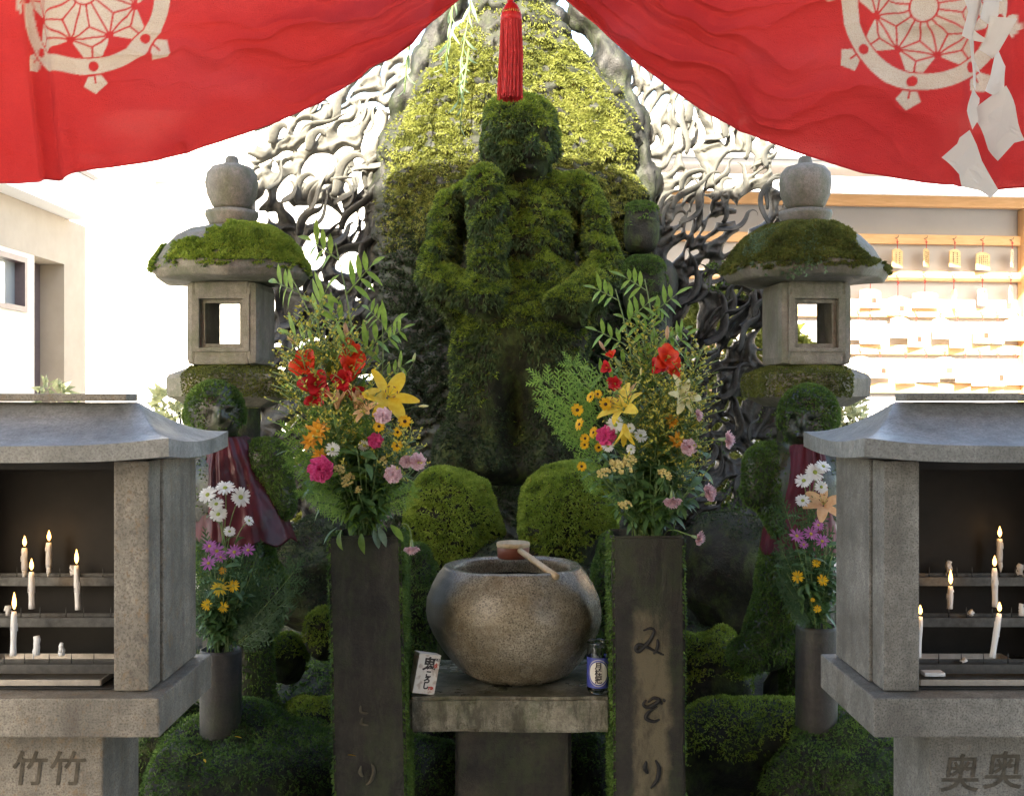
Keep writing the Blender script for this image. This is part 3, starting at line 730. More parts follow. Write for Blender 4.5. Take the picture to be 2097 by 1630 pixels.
def flame_panel(side, u0, u1, v0, v1, holes, rndspec, seed, root, outer, inner):
    """perforated sheet: thickness grows from zero at every opening so the rims are rounded; ridges run with the strands"""
    st = 2.8
    us = np.arange(u0, u1, st); vs_ = np.arange(v0, v1, st)
    U, W = np.meshgrid(us, vs_)
    q = n3(U.ravel()/100, W.ravel()/100, 0)
    wx = (fbm(q, 1.3, 2, seed)*38 + fbm(q, 3.4, 1, seed+2)*7).reshape(U.shape); wy = (fbm(q, 1.3, 2, seed+1)*32 + fbm(q, 3.4, 1, seed+3)*6).reshape(U.shape)
    Fd = np.full(U.shape, 60.0)
    rg = random.Random(seed)
    hs = [(h, .3) for h in holes]
    rem = []
    for (a0, b0, a1, b1, n, smin, smax, ang) in rndspec:
        tries = 0; k = 0
        while k < n and tries < n*60:
            tries += 1
            hu, hv = rg.uniform(a0, a1), rg.uniform(b0, b1); ru_ = rg.uniform(smin, smax); rv_ = max(4.5, ru_*rg.uniform(.20, .42)); an = ang + rg.uniform(-22, 22)
            ca, sa = math.cos(R(an)), math.sin(R(an)); good = True
            for x in hs:
                ex, ey = hu-x[0][0], hv-x[0][1]; al = abs(ex*ca+ey*sa); ac = abs(-ex*sa+ey*ca)
                if math.hypot(al/(ru_+x[0][2]+3), ac/(rv_+x[0][3]+7)) < 1.0: good = False; break
            if good: hs.append(((hu, hv, ru_, rv_, an), 1.0)); k += 1
    for (h, wq) in hs:
        hu, hv, ru_, rv_ = h[:4]; ang = R(h[4] if len(h) > 4 else 0)
        x = U + wx*wq - hu; y = W + wy*wq - hv
        xr = x*math.cos(ang)+y*math.sin(ang); yr = -x*math.sin(ang)+y*math.cos(ang)
        yr = yr + xr*np.abs(xr)/max(ru_, 1)*.38*(1 if (int(hu) % 2) else -1)
        e = np.sqrt((xr/ru_)**2+(yr/rv_)**2)
        Fd = np.minimum(Fd, (e-1)*min(ru_, rv_))
    # silhouettes
    io = np.interp(W, [p[0] for p in outer], [p[1] for p in outer]); ii = np.interp(W, [p[0] for p in inner], [p[1] for p in inner])
    tongue = 26*np.abs(np.sin(W/31+fbm(q, .7, 2, seed+8).reshape(U.shape)*3))
    if side < 0: Fo = (U + wx*.5 - io) - tongue; Fi = (ii - U)
    else: Fo = (io - U - wx*.5) - tongue; Fi = (U - ii)
    Fd = np.minimum(Fd, np.minimum(Fo, Fi+20))
    # strand relief: ridged noise stretched along the flow
    th = R(-58)*side*-1 if False else (R(-52) if side < 0 else R(-60))
    cx_, sx_ = math.cos(th), math.sin(th)
    A_ = ((U+wx*2)*cx_ + (W+wy*2)*sx_)/100; B_ = (-(U+wx*2)*sx_ + (W+wy*2)*cx_)/100
    rn = fbm(n3(A_.ravel()*.9, B_.ravel()*4.2, 3.3), 1.0, 2, seed+5).reshape(U.shape)
    ridge = 1-np.abs(rn)*3.2; ridge = np.clip(ridge, -.4, 1)
    k = np.clip(Fd/13.0, 0, 1); prof = np.sqrt(np.clip(1-(1-k)**2, 0, 1))
    lip = np.exp(-((Fd-7)/5.0)**2)*.014
    front = prof*(.016 + .020*ridge) + lip*(k > 0)
    back = prof*.03
    wave = (fbm(q, .8, 2, seed+20)*.10).reshape(U.shape)
    Zp = H-(W-CY)*DF/F; Xp = (U-CX)*DF/F
    # snap edges to the zero line
    gy, gx = np.gradient(Fd, st)
    g2 = np.maximum(gx**2+gy**2, .15)
    near = (Fd < 0) & (Fd > -st*1.6)
    dU = np.where(near, -Fd*gx/g2, 0); dV = np.where(near, -Fd*gy/g2, 0)
    dU = np.clip(dU, -st*1.3, st*1.3); dV = np.clip(dV, -st*1.3, st*1.3)
    Xp = Xp + dU*DF/F; Zp = Zp - dV*DF/F
    ny, nx = U.shape
    inside = Fd > 0
    cell = (inside[:-1, :-1].astype(int)+inside[1:, :-1]+inside[:-1, 1:]+inside[1:, 1:]) >= 2
    cell &= (Fd[:-1, :-1] > -st*1.6) & (Fd[1:, :-1] > -st*1.6) & (Fd[:-1, 1:] > -st*1.6) & (Fd[1:, 1:] > -st*1.6)
    lean = np.abs(U-CX)/1000*.25
    Yf = DF + wave - lean - front - .002; Yb = DF + wave - lean + back + .002
    Vf = np.stack([Xp, Yf, Zp], -1).reshape(-1, 3); Vb = np.stack([Xp, Yb, Zp], -1).reshape(-1, 3)
    i = (np.arange(ny-1)[:, None]*nx + np.arange(nx-1)[None, :])
    Q = np.stack([i, i+nx, i+nx+1, i+1], -1)[cell]
    n_ = len(Vf)
    # side walls
    walls = []
    edges = {}
    e_all = np.concatenate([Q[:, [0, 1]], Q[:, [1, 2]], Q[:, [2, 3]], Q[:, [3, 0]]])
    key = np.sort(e_all, 1); _, idx, cnt = np.unique(key[:, 0].astype(np.int64)*n_+key[:, 1], return_index=True, return_counts=True)
    be = e_all[idx[cnt == 1]]
    wq = np.stack([be[:, 1], be[:, 0], be[:, 0]+n_, be[:, 1]+n_], -1)
    Qa = np.concatenate([Q, Q[:, ::-1]+n_, wq])
    used = np.unique(Qa); mp = np.zeros(2*n_, np.int64); mp[used] = np.arange(len(used))
    Va = np.concatenate([Vf, Vb])[used]
    o = np_mesh('flame_screen', Va, mp[Qa], M['bronze'], root, smooth=True)
    # sparse moss caught on it low down
    return Va, mp[Qa]
HL = empty('flame_halo', (0, DF, 0), 'pierced bronze halo of swirling flames standing behind the backing rock', 'sculpture')
hl = [(665, 357, 36, 32, 0), (733, 381, 20, 26, 15), (656, 448, 45, 22, -12), (719, 462, 23, 20, -20), (749, 445, 7, 14, 0), (650, 512, 26, 30, 40), (655, 540, 22, 18, 0), (721, 543, 23, 23, 0), (543, 459, 24, 16, -20), (600, 400, 14, 30, 30)]
Vp, Qp = flame_panel(-1, 500, 860, 120, 1230, hl, [(500, 130, 830, 345, 110, 16, 44, -42), (520, 345, 640, 470, 12, 12, 26, -60), (600, 340, 800, 600, 14, 9, 18, -50), (520, 570, 790, 760, 7, 10, 22, -50), (540, 760, 790, 1100, 14, 10, 26, -40)], 101, HL,
            [(120, 610), (200, 570), (260, 535), (330, 520), (420, 512), (520, 545), (620, 545), (800, 520), (1230, 520)], [(120, 900), (1230, 900)])
hr = [(1491, 361, 38, 33, 0), (1586, 345, 26, 40, 10), (1523, 442, 42, 28, -25), (1427, 435, 22, 26, 0), (1412, 340, 14, 30, -10), (1495, 499, 27, 12, -30), (1457, 580, 9, 17, 20), (1492, 607, 24, 8, -20), (1555, 690, 15, 26, 15), (1560, 735, 22, 13, 10),
      (1450, 790, 8, 30, 10), (1508, 822, 9, 12, 30), (1480, 655, 12, 30, 50), (1588, 610, 20, 24, 0), (1372, 690, 8, 18, 40)]
Vp, Qp = flame_panel(1, 1270, 1660, 120, 1230, hr, [(1290, 130, 1610, 340, 110, 16, 44, -62), (1360, 340, 1620, 540, 40, 10, 30, -55), (1360, 820, 1580, 1080, 16, 10, 28, -35), (1340, 560, 1560, 800, 12, 9, 24, -55)], 202, HL,
            [(120, 1530), (200, 1570), (260, 1610), (330, 1625), (430, 1622), (500, 1600), (600, 1610), (800, 1620), (1230, 1620)], [(120, 1240), (1230, 1240)])
VV, Q = tufts(Vp, Qp, 9000, .012, lambda p, n: (n[:, 2] > .25)*(fbm(p, 4, 3, 8) > .15)*(n[:, 1] < .3)*(p[:, 2] < 2.1), 3, .3, .6, seed=6)
tag(np_mesh('moss', VV, Q, M['moss'], HL), kind='stuff')
# separate licking tongues with curled tips laid over the screens
def tongues(n, u0, u1, v0, v1, sgn, seed):
    rg = random.Random(seed)
    for k in range(n):
        u, v = rg.uniform(u0, u1), rg.uniform(v0, v1); L = rg.uniform(60, 150); a = R(rg.uniform(38, 78)); d_ = DF-abs(u-CX)/1000*.25-rg.uniform(.02, .05)
        ph = rg.uniform(0, 6.28); pts = []; r0 = rg.uniform(6, 13); x, y = u, v; n_ = 18
        curl = rg.choice([-1, 1])*rg.uniform(1.2, 3.0)
        for i in range(n_+1):
            t = i/n_; aa = a*1.0 + .75*math.sin(t*5.2+ph)*(1-t*.3) + curl*max(0, t-.72)*3
            x += math.cos(aa)*L/n_*sgn; y -= math.sin(aa)*L/n_
            pts.append(P(x, y, d_-.02*math.sin(t*3.1)))
        mb = MB(); mb.tube(pts, [S(r0, 5)*max(.08, math.sin(math.pi*min(1, .22+.78*i/n_))**.9) for i in range(n_+1)], 10, flat=.34)
        mb.build('flame_tongue', M['bronze'], HL)
tongues(34, 540, 770, 220, 620, 1, 7)
tongues(20, 560, 760, 650, 1050, 1, 8)
tongues(34, 1350, 1590, 230, 640, 1, 9)
tongues(34, 1350, 1560, 640, 1050, 1, 10)
M['dark_band'] = stone('dark_halo_band_stone', (.007, .008, .007), (.022, .023, .020), speckamt=.25, fs=150, streak=.4, green=.35, rough=.7, bs=.9)
def band(pts, r, seed):
    mb = MB(); cur = []
    P3 = [P(*p) for p in pts]
    for a in range(len(P3)-1):
        for k in range(24): cur.append(P3[a].lerp(P3[a+1], k/24))
    cur.append(P3[-1])
    # smooth
    for _ in range(20): cur = [cur[0]]+[(cur[i-1]+cur[i]*2+cur[i+1])/4 for i in range(1, len(cur)-1)]+[cur[-1]]
    mb.tube(cur, [S(r, 5)*(.8+.2*math.sin(i*.4)) for i in range(len(cur))], 40)
    V = np.array(mb.v); quads = np.array([f for f in mb.f if len(f) == 4])
    N = normals(V, quads); V = V+N*(fbm(V*np.array([1, 1, .5]), 9, 5, seed, .6)*.075)[:, None]
    np_mesh('inner_band', V, quads, M['dark_band'], HL, smooth=True)
band([(1130, -90, 5.0), (1215, 60, 4.98), (1290, 230, 4.96), (1330, 400, 4.95), (1345, 560, 4.95), (1338, 760, 4.95)], 40, 81)
band([(985, -90, 5.0), (905, 50, 4.98), (835, 190, 4.96), (800, 330, 4.95), (775, 500, 4.97), (772, 700, 4.98)], 26, 82)
band([(1085, -120, 5.0), (1110, 10, 4.97), (1128, 90, 4.93), (1150, 170, 4.90)], 42, 83)
# ------------------------------------------------------------------ stone lanterns
def hexsup(phase, p=.10):
    def f(a):
        b = ((a+phase) % (math.pi/3)) - math.pi/6
        r = math.cos(math.pi/6)/math.cos(b)
        return r*(1-p)+p*1.0
    return f
def arr(mb): return np.array(mb.v), mb.f
def lantern(u, d, dv, label, phase, mossc, seed, tint=None):
    c = P(u, CY, d); k = d/F
    z = lambda v: H-(v+dv-CY)*k
    r = lambda px: px*k
    L = empty('stone_lantern', (c.x, d, 0), label, 'lantern', 'pair of stone lanterns')
    o3 = (c.x, d, 0)
    m = M['lantern']
    mb = MB(); prof = [(0.001, z(430)), (r(34), z(430)), (r(40), z(422)), (r(50), z(400)), (r(53), z(375)), (r(50), z(356)), (r(40), z(344)), (r(22), z(338)), (r(15), z(336)), (r(12), z(323)), (r(9), z(321)), (0.001, z(321))]
    mb.lathe(prof, o3, 40); mb.build('finial', m, L)
    mb = MB(); prof = [(0.001, z(465)), (r(44), z(465)), (r(46), z(460)), (r(54), z(442)), (r(53), z(434)), (r(40), z(430.5)), (0.001, z(430.5))]
    mb.lathe(prof, o3, 40); mb.build('finial_ring', m, L)
    # roof: rounded hexagon
    n = 96; prof = [(.001, z(583)), (r(90), z(583)), (r(158), z(580)), (r(168), z(566)), (r(167), z(552)), (r(158), z(540)), (r(142), z(515)), (r(118), z(490)), (r(88), z(474)), (r(54), z(466)), (.001, z(464))]
    # refine
    pr = []
    for a, b in zip(prof[:-1], prof[1:]):
        for t_ in range(4): pr.append((a[0]+(b[0]-a[0])*t_/4, a[1]+(b[1]-a[1])*t_/4))
    pr.append(prof[-1])
    sup = hexsup(phase, .35)
    mb = MB(); mb.lathe(pr, o3, n, sup=sup)
    V = np.array(mb.v); Q = np.array([f for f in mb.f if len(f) == 4])
    # corners sweep up slightly
    ang = np.arctan2(V[:, 1]-d, V[:, 0]-c.x); rad = np.hypot(V[:, 1]-d, V[:, 0]-c.x)
    co = np.cos(6*(ang+phase)+math.pi)*.5+.5
    V[:, 2] += (co*np.clip(rad/r(165)-.6, 0, 1)*r(16))
    N = normals(V, Q); V = V+N*(fbm(V, 14, 3, seed)*.004)[:, None]
    rf = np_mesh('roof', V, Q, m, L, smooth=True)
    N = normals(V, Q)
    wob = lambda p: p + np.stack([fbm(p, 16, 3, seed+40)*.035, 0*p[:, 0], fbm(p, 16, 3, seed+41)*.022], 1)
    msk = (lambda p, n_: (n_[:, 2] > .12)*np.clip((fbm(p, 7, 3, seed)+mossc(wob(p), c, r, z))*4, 0, 1))
    for rep in (0, 1):
        VV, QQ = tufts(V+N*(.007*rep+.012*np.abs(fbm(V, 26, 3, seed)))[:, None], Q, 85000, .0085, msk, 3, .3, .6, seed=seed+rep, w=.22, lift=0)
        tag(np_mesh('moss', VV, QQ, M['moss_bright' if tint is None and rep else ('moss' if tint is None else tint)], L), kind='stuff')
    # fire box with see-through window: four corner columns + sill + head, inner frame stepped
    zb_, zt_ = z(750), z(582)
    hw = r(73)
    yaw = {0: R(-3), 1: R(3)}[0 if u < 1000 else 1]
    Mx = Matrix.Translation((c.x, d, 0)) @ Matrix.Rotation(yaw, 4, 'Z')
    wz0, wz1 = z(715), z(618); ww = r(43)
    fb = MB()
    ri = r(30)
    # outer body as rounded superellipse ring, split by window openings on front/back: build by boxes with bevel
    for sx in (-1, 1):
        x0_, x1_ = (ww, hw) if sx > 0 else (-hw, -ww)
        fb.box(x0_, x1_, -hw, hw, zb_, zt_, M=Mx, bev=r(16))
    fb.box(-ww-r(12), ww+r(12), -hw+.002, hw-.002, zb_+.002, wz0, M=Mx, bev=r(5)); fb.box(-ww-r(12), ww+r(12), -hw+.002, hw-.002, wz1, zt_-.002, M=Mx, bev=r(5))
    body = fb.build('fire_box', m, L)
    # stepped inner frame
    s1 = r(8); zz0, zz1 = wz0, wz1
    for y0_, y1_ in ((-hw+r(10), -hw+r(20)),):
        wf = MB()
        wf.box(-ww-.001, -ww+s1, y0_, y1_, zz0+s1, zz1-s1, M=Mx); wf.box(ww-s1, ww+.001, y0_, y1_, zz0+s1, zz1-s1, M=Mx)
        wf.box(-ww-.001, ww+.001, y0_, y1_, zz0-.001, zz0+s1, M=Mx); wf.box(-ww-.001, ww+.001, y0_, y1_, zz1-s1, zz1+.001, M=Mx)
        wf.build('window_frame', m, body)
    wf = MB()
    # raised outer frame
    e = r(8)
    for (xa, xb, za_, zb2) in ((-ww-e-r(6), -ww-r(1), wz0-e, wz1+e), (ww+r(1), ww+e+r(6), wz0-e, wz1+e), (-ww-r(1), ww+r(1), wz0-e, wz0-.0005), (-ww-r(1), ww+r(1), wz1+.0005, wz1+e)):
        wf.box(xa, xb, -hw-.004, -hw+.006, za_, zb2, M=Mx)
    wf.build('window_surround', m, body)
    # platform
    pf = [(.001, z(835)), (r(60), z(835)), (r(85), z(832)), (r(128), z(812)), (r(130), z(800)), (r(131), z(776)), (r(126), z(768)), (r(105), z(760)), (r(84), z(752)), (.001, z(751))]
    pr = []
    for a, b in zip(pf[:-1], pf[1:]):
        for t_ in range(3): pr.append((a[0]+(b[0]-a[0])*t_/3, a[1]+(b[1]-a[1])*t_/3))
    pr.append(pf[-1])
    mb = MB(); mb.lathe(pr, o3, 72, sup=hexsup(phase+.25, .05))
    V = np.array(mb.v); Q = np.array([f for f in mb.f if len(f) == 4])
    np_mesh('platform', V, Q, m, L, smooth=False)
    VV, QQ = tufts(V, Q, 80000, .0065, lambda p, n_: ((p[:, 0]-c.x)*(1 if u < 1000 else -1) > -r(78)+fbm(p, 12, 2, 1)*.02)*(n_[:, 2] > -.2)*np.clip(fbm(p, 8, 3, seed)+1.0, 0, 1), 3, .35, .6, seed=seed+5, w=.27)
    tag(np_mesh('moss', VV, QQ, M['moss_brown'], L), 'low olive moss on the platform', kind='stuff')
    # post and foot
    mb = MB(); mb.lathe([(r(86), .35), (r(84), .5), (r(66), .56), (r(58), .62), (r(56), z(980)), (r(64), z(970)), (r(64), z(950)), (r(56), z(940)), (r(58), z(836))], o3, 40)
    mb.build('post', M['rock'], L)
    return L
lantern(475, 3.9, 0, 'left stone lantern, green moss over the front of its cap with two small seedlings', .35,
        lambda p, c, r, z: .22 + (c.x+r(10)-p[:, 0])*0 + np.where((p[:, 0] < c.x-r(20)) & (p[:, 2] > z(505)), -1.2, 0) + np.where((p[:, 0] < c.x+r(5)) & (p[:, 2] > z(482)), -1.2, 0) + np.where(p[:, 1] > 3.95, -.6, .25), 301)
LR = lantern(1649, 3.9, 0, 'right stone lantern, brown and pale green growth on its cap, bare stone at the right', .05,
        lambda p, c, r, z: .3 + np.where((p[:, 0] > c.x+r(85)-(p[:, 2]-z(540))*.5) & (p[:, 2] > z(548)), -1.4, 0) + np.where(p[:, 1] > 3.98, -.6, .2), 302, tint='moss_brown')
c = P(1560, 520, 3.84)
VV = []
# pale liverwort on left of the right cap
g = rng.normal(size=(2600, 2))*np.array([.055, .05]); pts = []
k = 3.9/F
for gx, gz in g:
    u_, v_ = 1560+gx/k*.9 - gz/k*.55, 505-gz/k*.9
    if 1478 < u_ < 1650 and 466 < v_ < 590:
        rr_ = abs(u_-1649)*k; pts.append((u_, v_))
pts = np.array(pts)
capr = np.interp(pts[:, 1], [466, 474, 490, 515, 540, 556, 590], [54, 88, 118, 142, 158, 168, 170])*.96*k
xx = (pts[:, 0]-1649)*k; ok = np.abs(xx) < capr*.98; pts, capr, xx = pts[ok], capr[ok], xx[ok]
yy = 3.9-np.sqrt(np.maximum(capr**2-xx**2, 0))*.97; zz = H-(pts[:, 1]-CY)*k
p0 = np.stack([xx+P(1649, 0, 3.9).x, yy, zz], 1); nn = np.stack([xx, yy-3.9, np.full(len(xx), .12)], 1); nn /= np.linalg.norm(nn, axis=1, keepdims=True)
Vq = []; 
p0 = np.repeat(p0, 3, 0); nn = np.repeat(nn, 3, 0); dd_ = nn+rng.normal(size=nn.shape)*.55; dd_ /= np.linalg.norm(dd_, axis=1, keepdims=True)
s_ = np.cross(dd_, rng.normal(size=nn.shape)); s_ /= np.linalg.norm(s_, axis=1, keepdims=True); ln = .012*(.6+rng.random((len(p0), 1))*.8)
VV = np.stack([p0, p0+dd_*ln*.6+s_*ln*.45, p0+dd_*ln, p0+dd_*ln*.6-s_*ln*.45], 1).reshape(-1, 3)
o = np_mesh('liverwort', VV, np.arange(len(VV)).reshape(-1, 4), M['lichen'], LR); tag(o, 'pale blue green leafy growth at the left of the cap', kind='stuff')

# leaf shapes -------------------------------------------------------------
def leaf(mb, p, d, up, L, W_, mi=0, curl=.25, n=5, cup=.15, prof=None, twist=0):
    """a curved leaf or petal blade starting at p, heading d, bending away from up"""
    p = Vector(p); d = Vector(d).normalized(); up = Vector(up); up = (up-d*up.dot(d))
    up = up.normalized() if up.length > 1e-6 else d.orthogonal().normalized()
    s = d.cross(up); V = []; Fc = []
    cur = p.copy(); dr = d.copy(); st = L/n
    for i in range(n+1):
        t = i/n
        w = (math.sin(math.pi*min(1, t*.94+.06))**.8 if prof is None else prof(t))*W_*.5
        a_ = twist*t; s2 = s*math.cos(a_)+up*math.sin(a_)
        V += [cur - s2*w + up*cup*w, cur, cur + s2*w + up*cup*w]
        dr = (dr - up*(curl/n)).normalized(); up = (up - dr*up.dot(dr)).normalized()
        cur = cur + dr*st
    for i in range(n):
        a = i*3; Fc += [(a, a+1, a+4, a+3), (a+1, a+2, a+5, a+4)]
    mb.add(V, Fc, mi, True)
M['leaf'] = leafmat('leaf_green', (.13, .25, .04), (.24, .38, .07), scale=60)
M['leaf_dark'] = leafmat('leaf_dark_green', (.05, .11, .035), (.10, .19, .06), scale=60, trans=.2)
M['leaf_blue'] = leafmat('leaf_blue_green', (.12, .20, .13), (.22, .32, .22), scale=60)
M['willow'] = leafmat('willow_leaf', (.22, .36, .20), (.38, .52, .34), scale=30, trans=.3)
M['stem'] = leafmat('stem_green', (.10, .17, .05), (.18, .26, .08), trans=.1)
# seedlings on the left lantern
def seedling(u, v, d, s, label):
    c_ = P(u, v, d); mb = MB(); r_ = empty('seedling', c_, label, 'seedling')
    mb.tube([c_, c_+Vector((.004, -.01, .012))*s], .002*s, 6); mb.build('stem', M['willow'], r_)
    for a in (-2.4, -1.2, .1, 1.3, 2.6):
        mb = MB(); leaf(mb, c_+Vector((.004, -.01, .012))*s, (math.sin(a), -.35, .35+.5*abs(math.cos(a))), (0, -1, .4), .042*s, .013*s, 0, .5); mb.build('leaf', M['leaf_blue'], r_)
seedling(484, 518, 3.705, 1.0, 'larger seedling rooted in the moss of the left lantern cap')
seedling(516, 498, 3.74, .6, 'smaller seedling higher on the moss of the left lantern cap')

# ------------------------------------------------------------------ small attendant figures
def attendant(kind, label, d, parts, faceparts, facedents, moss_mask, mseed):
    V, T = blob(parts, .009, 3)
    N = normals(V, T)
    for c_, r_, a_ in facedents: V[:, 1] -= dent(V, c_, r_, a_*.5)
    V = V + N*(fbm(V, 14, 3, mseed)*.004)[:, None]
    N = normals(V, T)
    A = empty('attendant_statue', P(faceparts[0], 1480, d), label, 'statue', 'pair of small attendant figures')
    np_mesh('body', V, T, M['wetbody'], A, smooth=True)
    VV, Q = tufts(V, T, 70000, .008, moss_mask, 3, .4, .6, seed=mseed, w=.22)
    tag(np_mesh('moss', VV, Q, M['moss'], A), kind='stuff')
    return A
M['wetbody'] = stone('wet_dark_statue_stone', (.009, .012, .009), (.022, .028, .018), speckamt=.15, fs=150, streak=.1, green=.5, rough=.6, wet=.2, bs=.5)
d = 3.4
def EE(u, v, dd_, ru, rv, ry, rot=(0, 0, 0), pw=1.0): return ('e', P(u, v, dd_), (S(ru, d), ry, S(rv, d)), rot, pw)
pl = [EE(440, 838, 3.4, 57, 60, .09), EE(446, 868, 3.385, 44, 36, .075), EE(452, 852, 3.308, 8, 13, .018), EE(452, 833, 3.325, 34, 7, .02), EE(454, 880, 3.32, 17, 5, .012), EE(432, 862, 3.325, 12, 10, .015), EE(474, 862, 3.325, 10, 10, .015),
      EE(386, 852, 3.42, 9, 20, .03), EE(496, 852, 3.42, 8, 20, .03),
      C(450, 890, 3.42, 455, 930, 3.43, 34, 44), C(400, 950, 3.45, 548, 946, 3.44, 46, 50), EE(470, 1010, 3.45, 92, 110, .13), C(556, 950, 3.43, 572, 1035, 3.43, 40, 34), C(560, 1030, 3.45, 500, 1080, 3.36, 30, 26),
      C(475, 1090, 3.45, 500, 1250, 3.42, 78, 82), EE(545, 1210, 3.42, 45, 70, .09), C(500, 1250, 3.42, 520, 1440, 3.42, 56, 44), EE(520, 1460, 3.40, 62, 30, .1)]
def ml(p, n):
    u = p[:, 0]*F/3.35+CX; v = (H-p[:, 2])*F/3.35+CY
    face = np.exp(-(((u-458)/30)**4+((v-858)/38)**4)) + np.exp(-(((u-452)/30)**2+((v-790)/20)**2))
    bibz = (v > 900) & (v < 1115) & (u < 505)
    return np.clip(.75+fbm(p, 9, 3, 4)*.8+n[:, 2]*.5-face*.75, 0, 1)*np.where(bibz, .05, 1)*np.where(v > 1200, .4, 1)
attendant('left', 'left attendant figure with a wet dark face, mossy hair and a dark red bib', d, pl, (450,), [(P(434, 846, 3.31), (.014, .05, .006), .006), (P(474, 846, 3.31), (.012, .05, .006), .006)], ml, 401)
pr_ = [EE(1655, 845, 3.4, 60, 58, .09), EE(1652, 880, 3.385, 46, 36, .075), EE(1640, 866, 3.305, 8, 13, .018), EE(1642, 846, 3.32, 34, 7, .02), EE(1640, 893, 3.32, 15, 5, .012), EE(1600, 862, 3.42, 8, 20, .03), EE(1706, 858, 3.42, 9, 22, .03),
       C(1645, 900, 3.42, 1640, 940, 3.43, 34, 44), C(1570, 950, 3.44, 1710, 950, 3.45, 46, 46), EE(1640, 1010, 3.45, 85, 110, .13), C(1560, 950, 3.43, 1550, 1010, 3.43, 38, 32), C(1560, 1010, 3.45, 1600, 1080, 3.36, 26, 24),
       C(1635, 1080, 3.45, 1620, 1200, 3.43, 66, 74), C(1615, 1200, 3.43, 1570, 1320, 3.42, 62, 54), C(1640, 1230, 3.43, 1636, 1440, 3.42, 46, 36), EE(1535, 1340, 3.42, 45, 38, .08), EE(1640, 1465, 3.40, 64, 26, .1)]
def mr_(p, n):
    u = p[:, 0]*F/3.35+CX; v = (H-p[:, 2])*F/3.35+CY
    face = np.exp(-(((u-1645)/36)**4+((v-872)/42)**4)) + np.exp(-(((u-1660)/26)**2+((v-795)/14)**2))
    bibz = (v > 905) & (v < 1130) & (u > 1600)
    return np.clip(.75+fbm(p, 9, 3, 5)*.8+n[:, 2]*.5-face*.7, 0, 1)*np.where(bibz, .05, 1)
attendant('right', 'right attendant figure with shaded face, mossy hair and a long red bib', d, pr_, (1640,), [(P(1624, 859, 3.31), (.012, .05, .008), .012), (P(1664, 859, 3.31), (.014, .05, .008), .012)], mr_, 402)

def bib(cu, cv, d, wtop, wbot, vtop, vbot, shift, mname, label, seed, a0=-1.5, a1=1.5, dep=.155):
    na, nv_ = 160, 60
    A_, T_ = np.meshgrid(np.linspace(a0, a1, na), np.linspace(0, 1, nv_))
    w = (wtop + (wbot-wtop)*T_**.75)
    fold = (np.sin(A_*9+fbm(n3(A_.ravel()*2, 0, 0), 1, 2, seed).reshape(A_.shape)*5)*.5+np.sin(A_*17+1+T_*1.5)*.3*(1-T_))
    rr = S(1, d)*w*(1+fold*(.08*(1-T_*.6)))
    x = P(cu, 0, d).x + S(shift, d)*T_ + rr*np.sin(A_)
    y = d + .055 - (dep + .02*T_)*(w/wbot*.45+.55)*np.cos(A_)*(1+fold*.09*(1-.4*T_)) 
    hem = np.sin(A_*9)*6
    z = H-(vtop+(vbot+hem-vtop)*T_-CY)*d/F - .0*A_
    V = np.stack([x, y, z], -1).reshape(-1, 3)
    V[:, 1] += fbm(V, 12, 3, seed)*.02
    i = np.arange(nv_-1)[:, None]*na + np.arange(na-1)[None, :]
    Q = np.stack([i, i+na, i+na+1, i+1], -1).reshape(-1, 4)
    o = np_mesh('bib', V, Q, M[mname], smooth=True)
    s = o.modifiers.new('thick', 'SOLIDIFY'); s.thickness = .003
    tag(o, label, 'bib'); return o
def clothmat(name, c1, c2, rough, coat=0, trans=0.0, ws=700):
    m, nt, b = nmat(name); c = coords(nt)
    x = ramp(nt, noise(nt, 9, 5, .6, c), [(.35, c1), (.65, c2)])
    w = noise(nt, ws, 2, .5, c); x = mix(nt, ramp(nt, w, [(.4, .2), (.6, 0)]), x, tuple(k*.6 for k in c1))
    nt.links.new(x, b.inputs['Base Color']); b.inputs['Roughness'].default_value = rough; b.inputs['Coat Weight'].default_value = coat; b.inputs['Specular IOR Level'].default_value = .25; b.inputs['Coat Roughness'].default_value = .15
    bump(nt, b, w, .12, .002)
    return m
M['bib_wet'] = clothmat('wet_dark_red_cloth', (.032, .003, .007), (.07, .006, .012), .5, .12)
M['bib_dry'] = clothmat('dark_red_cloth', (.05, .004, .009), (.095, .008, .016), .6, .0)
bib(462, 0, 3.4, 36, 108, 893, 1108, 32, 'bib_wet', 'dark red pleated bib, wet and glossy, worn by the left attendant figure', 9)
bib(1650, 0, 3.4, 36, 80, 905, 1130, -8, 'bib_dry', 'long dull red bib worn by the right attendant figure', 19)

# ------------------------------------------------------------------ flower pillars (hollow-topped square stone vases)
def groove_text(strokes_, mat_, parent, w=.0042, y=0, name='inscription'):
    """brush strokes cut in the face: laid as thin dark filled channels flush with the stone"""
    mb = MB()
    for st, wd in strokes_:
        pts = [Vector(p) for p in st]; cur = []
        # catmull-rom
        q = [pts[0]]+pts+[pts[-1]]
        for i in range(1, len(q)-2):
            for k in range(8):
                t = k/8
                cur.append(.5*((2*q[i])+(q[i+1]-q[i-1])*t+(2*q[i-1]-5*q[i]+4*q[i+1]-q[i+2])*t*t+(3*q[i]-q[i-1]-3*q[i+1]+q[i+2])*t**3))
        cur.append(q[-2]); n = len(cur)
        mb.tube(cur, [max(.25, math.sin(math.pi*(.12+.76*k/(n-1))))*w*wd for k in range(n)], 8, flat=1.0)
    return mb.build(name, mat_, parent)
M['cut'] = plain('dark_engraving', (.012, .011, .010), .7)
M['cut_soft'] = plain('worn_engraving', (.085, .075, .05), .8, var=.5)
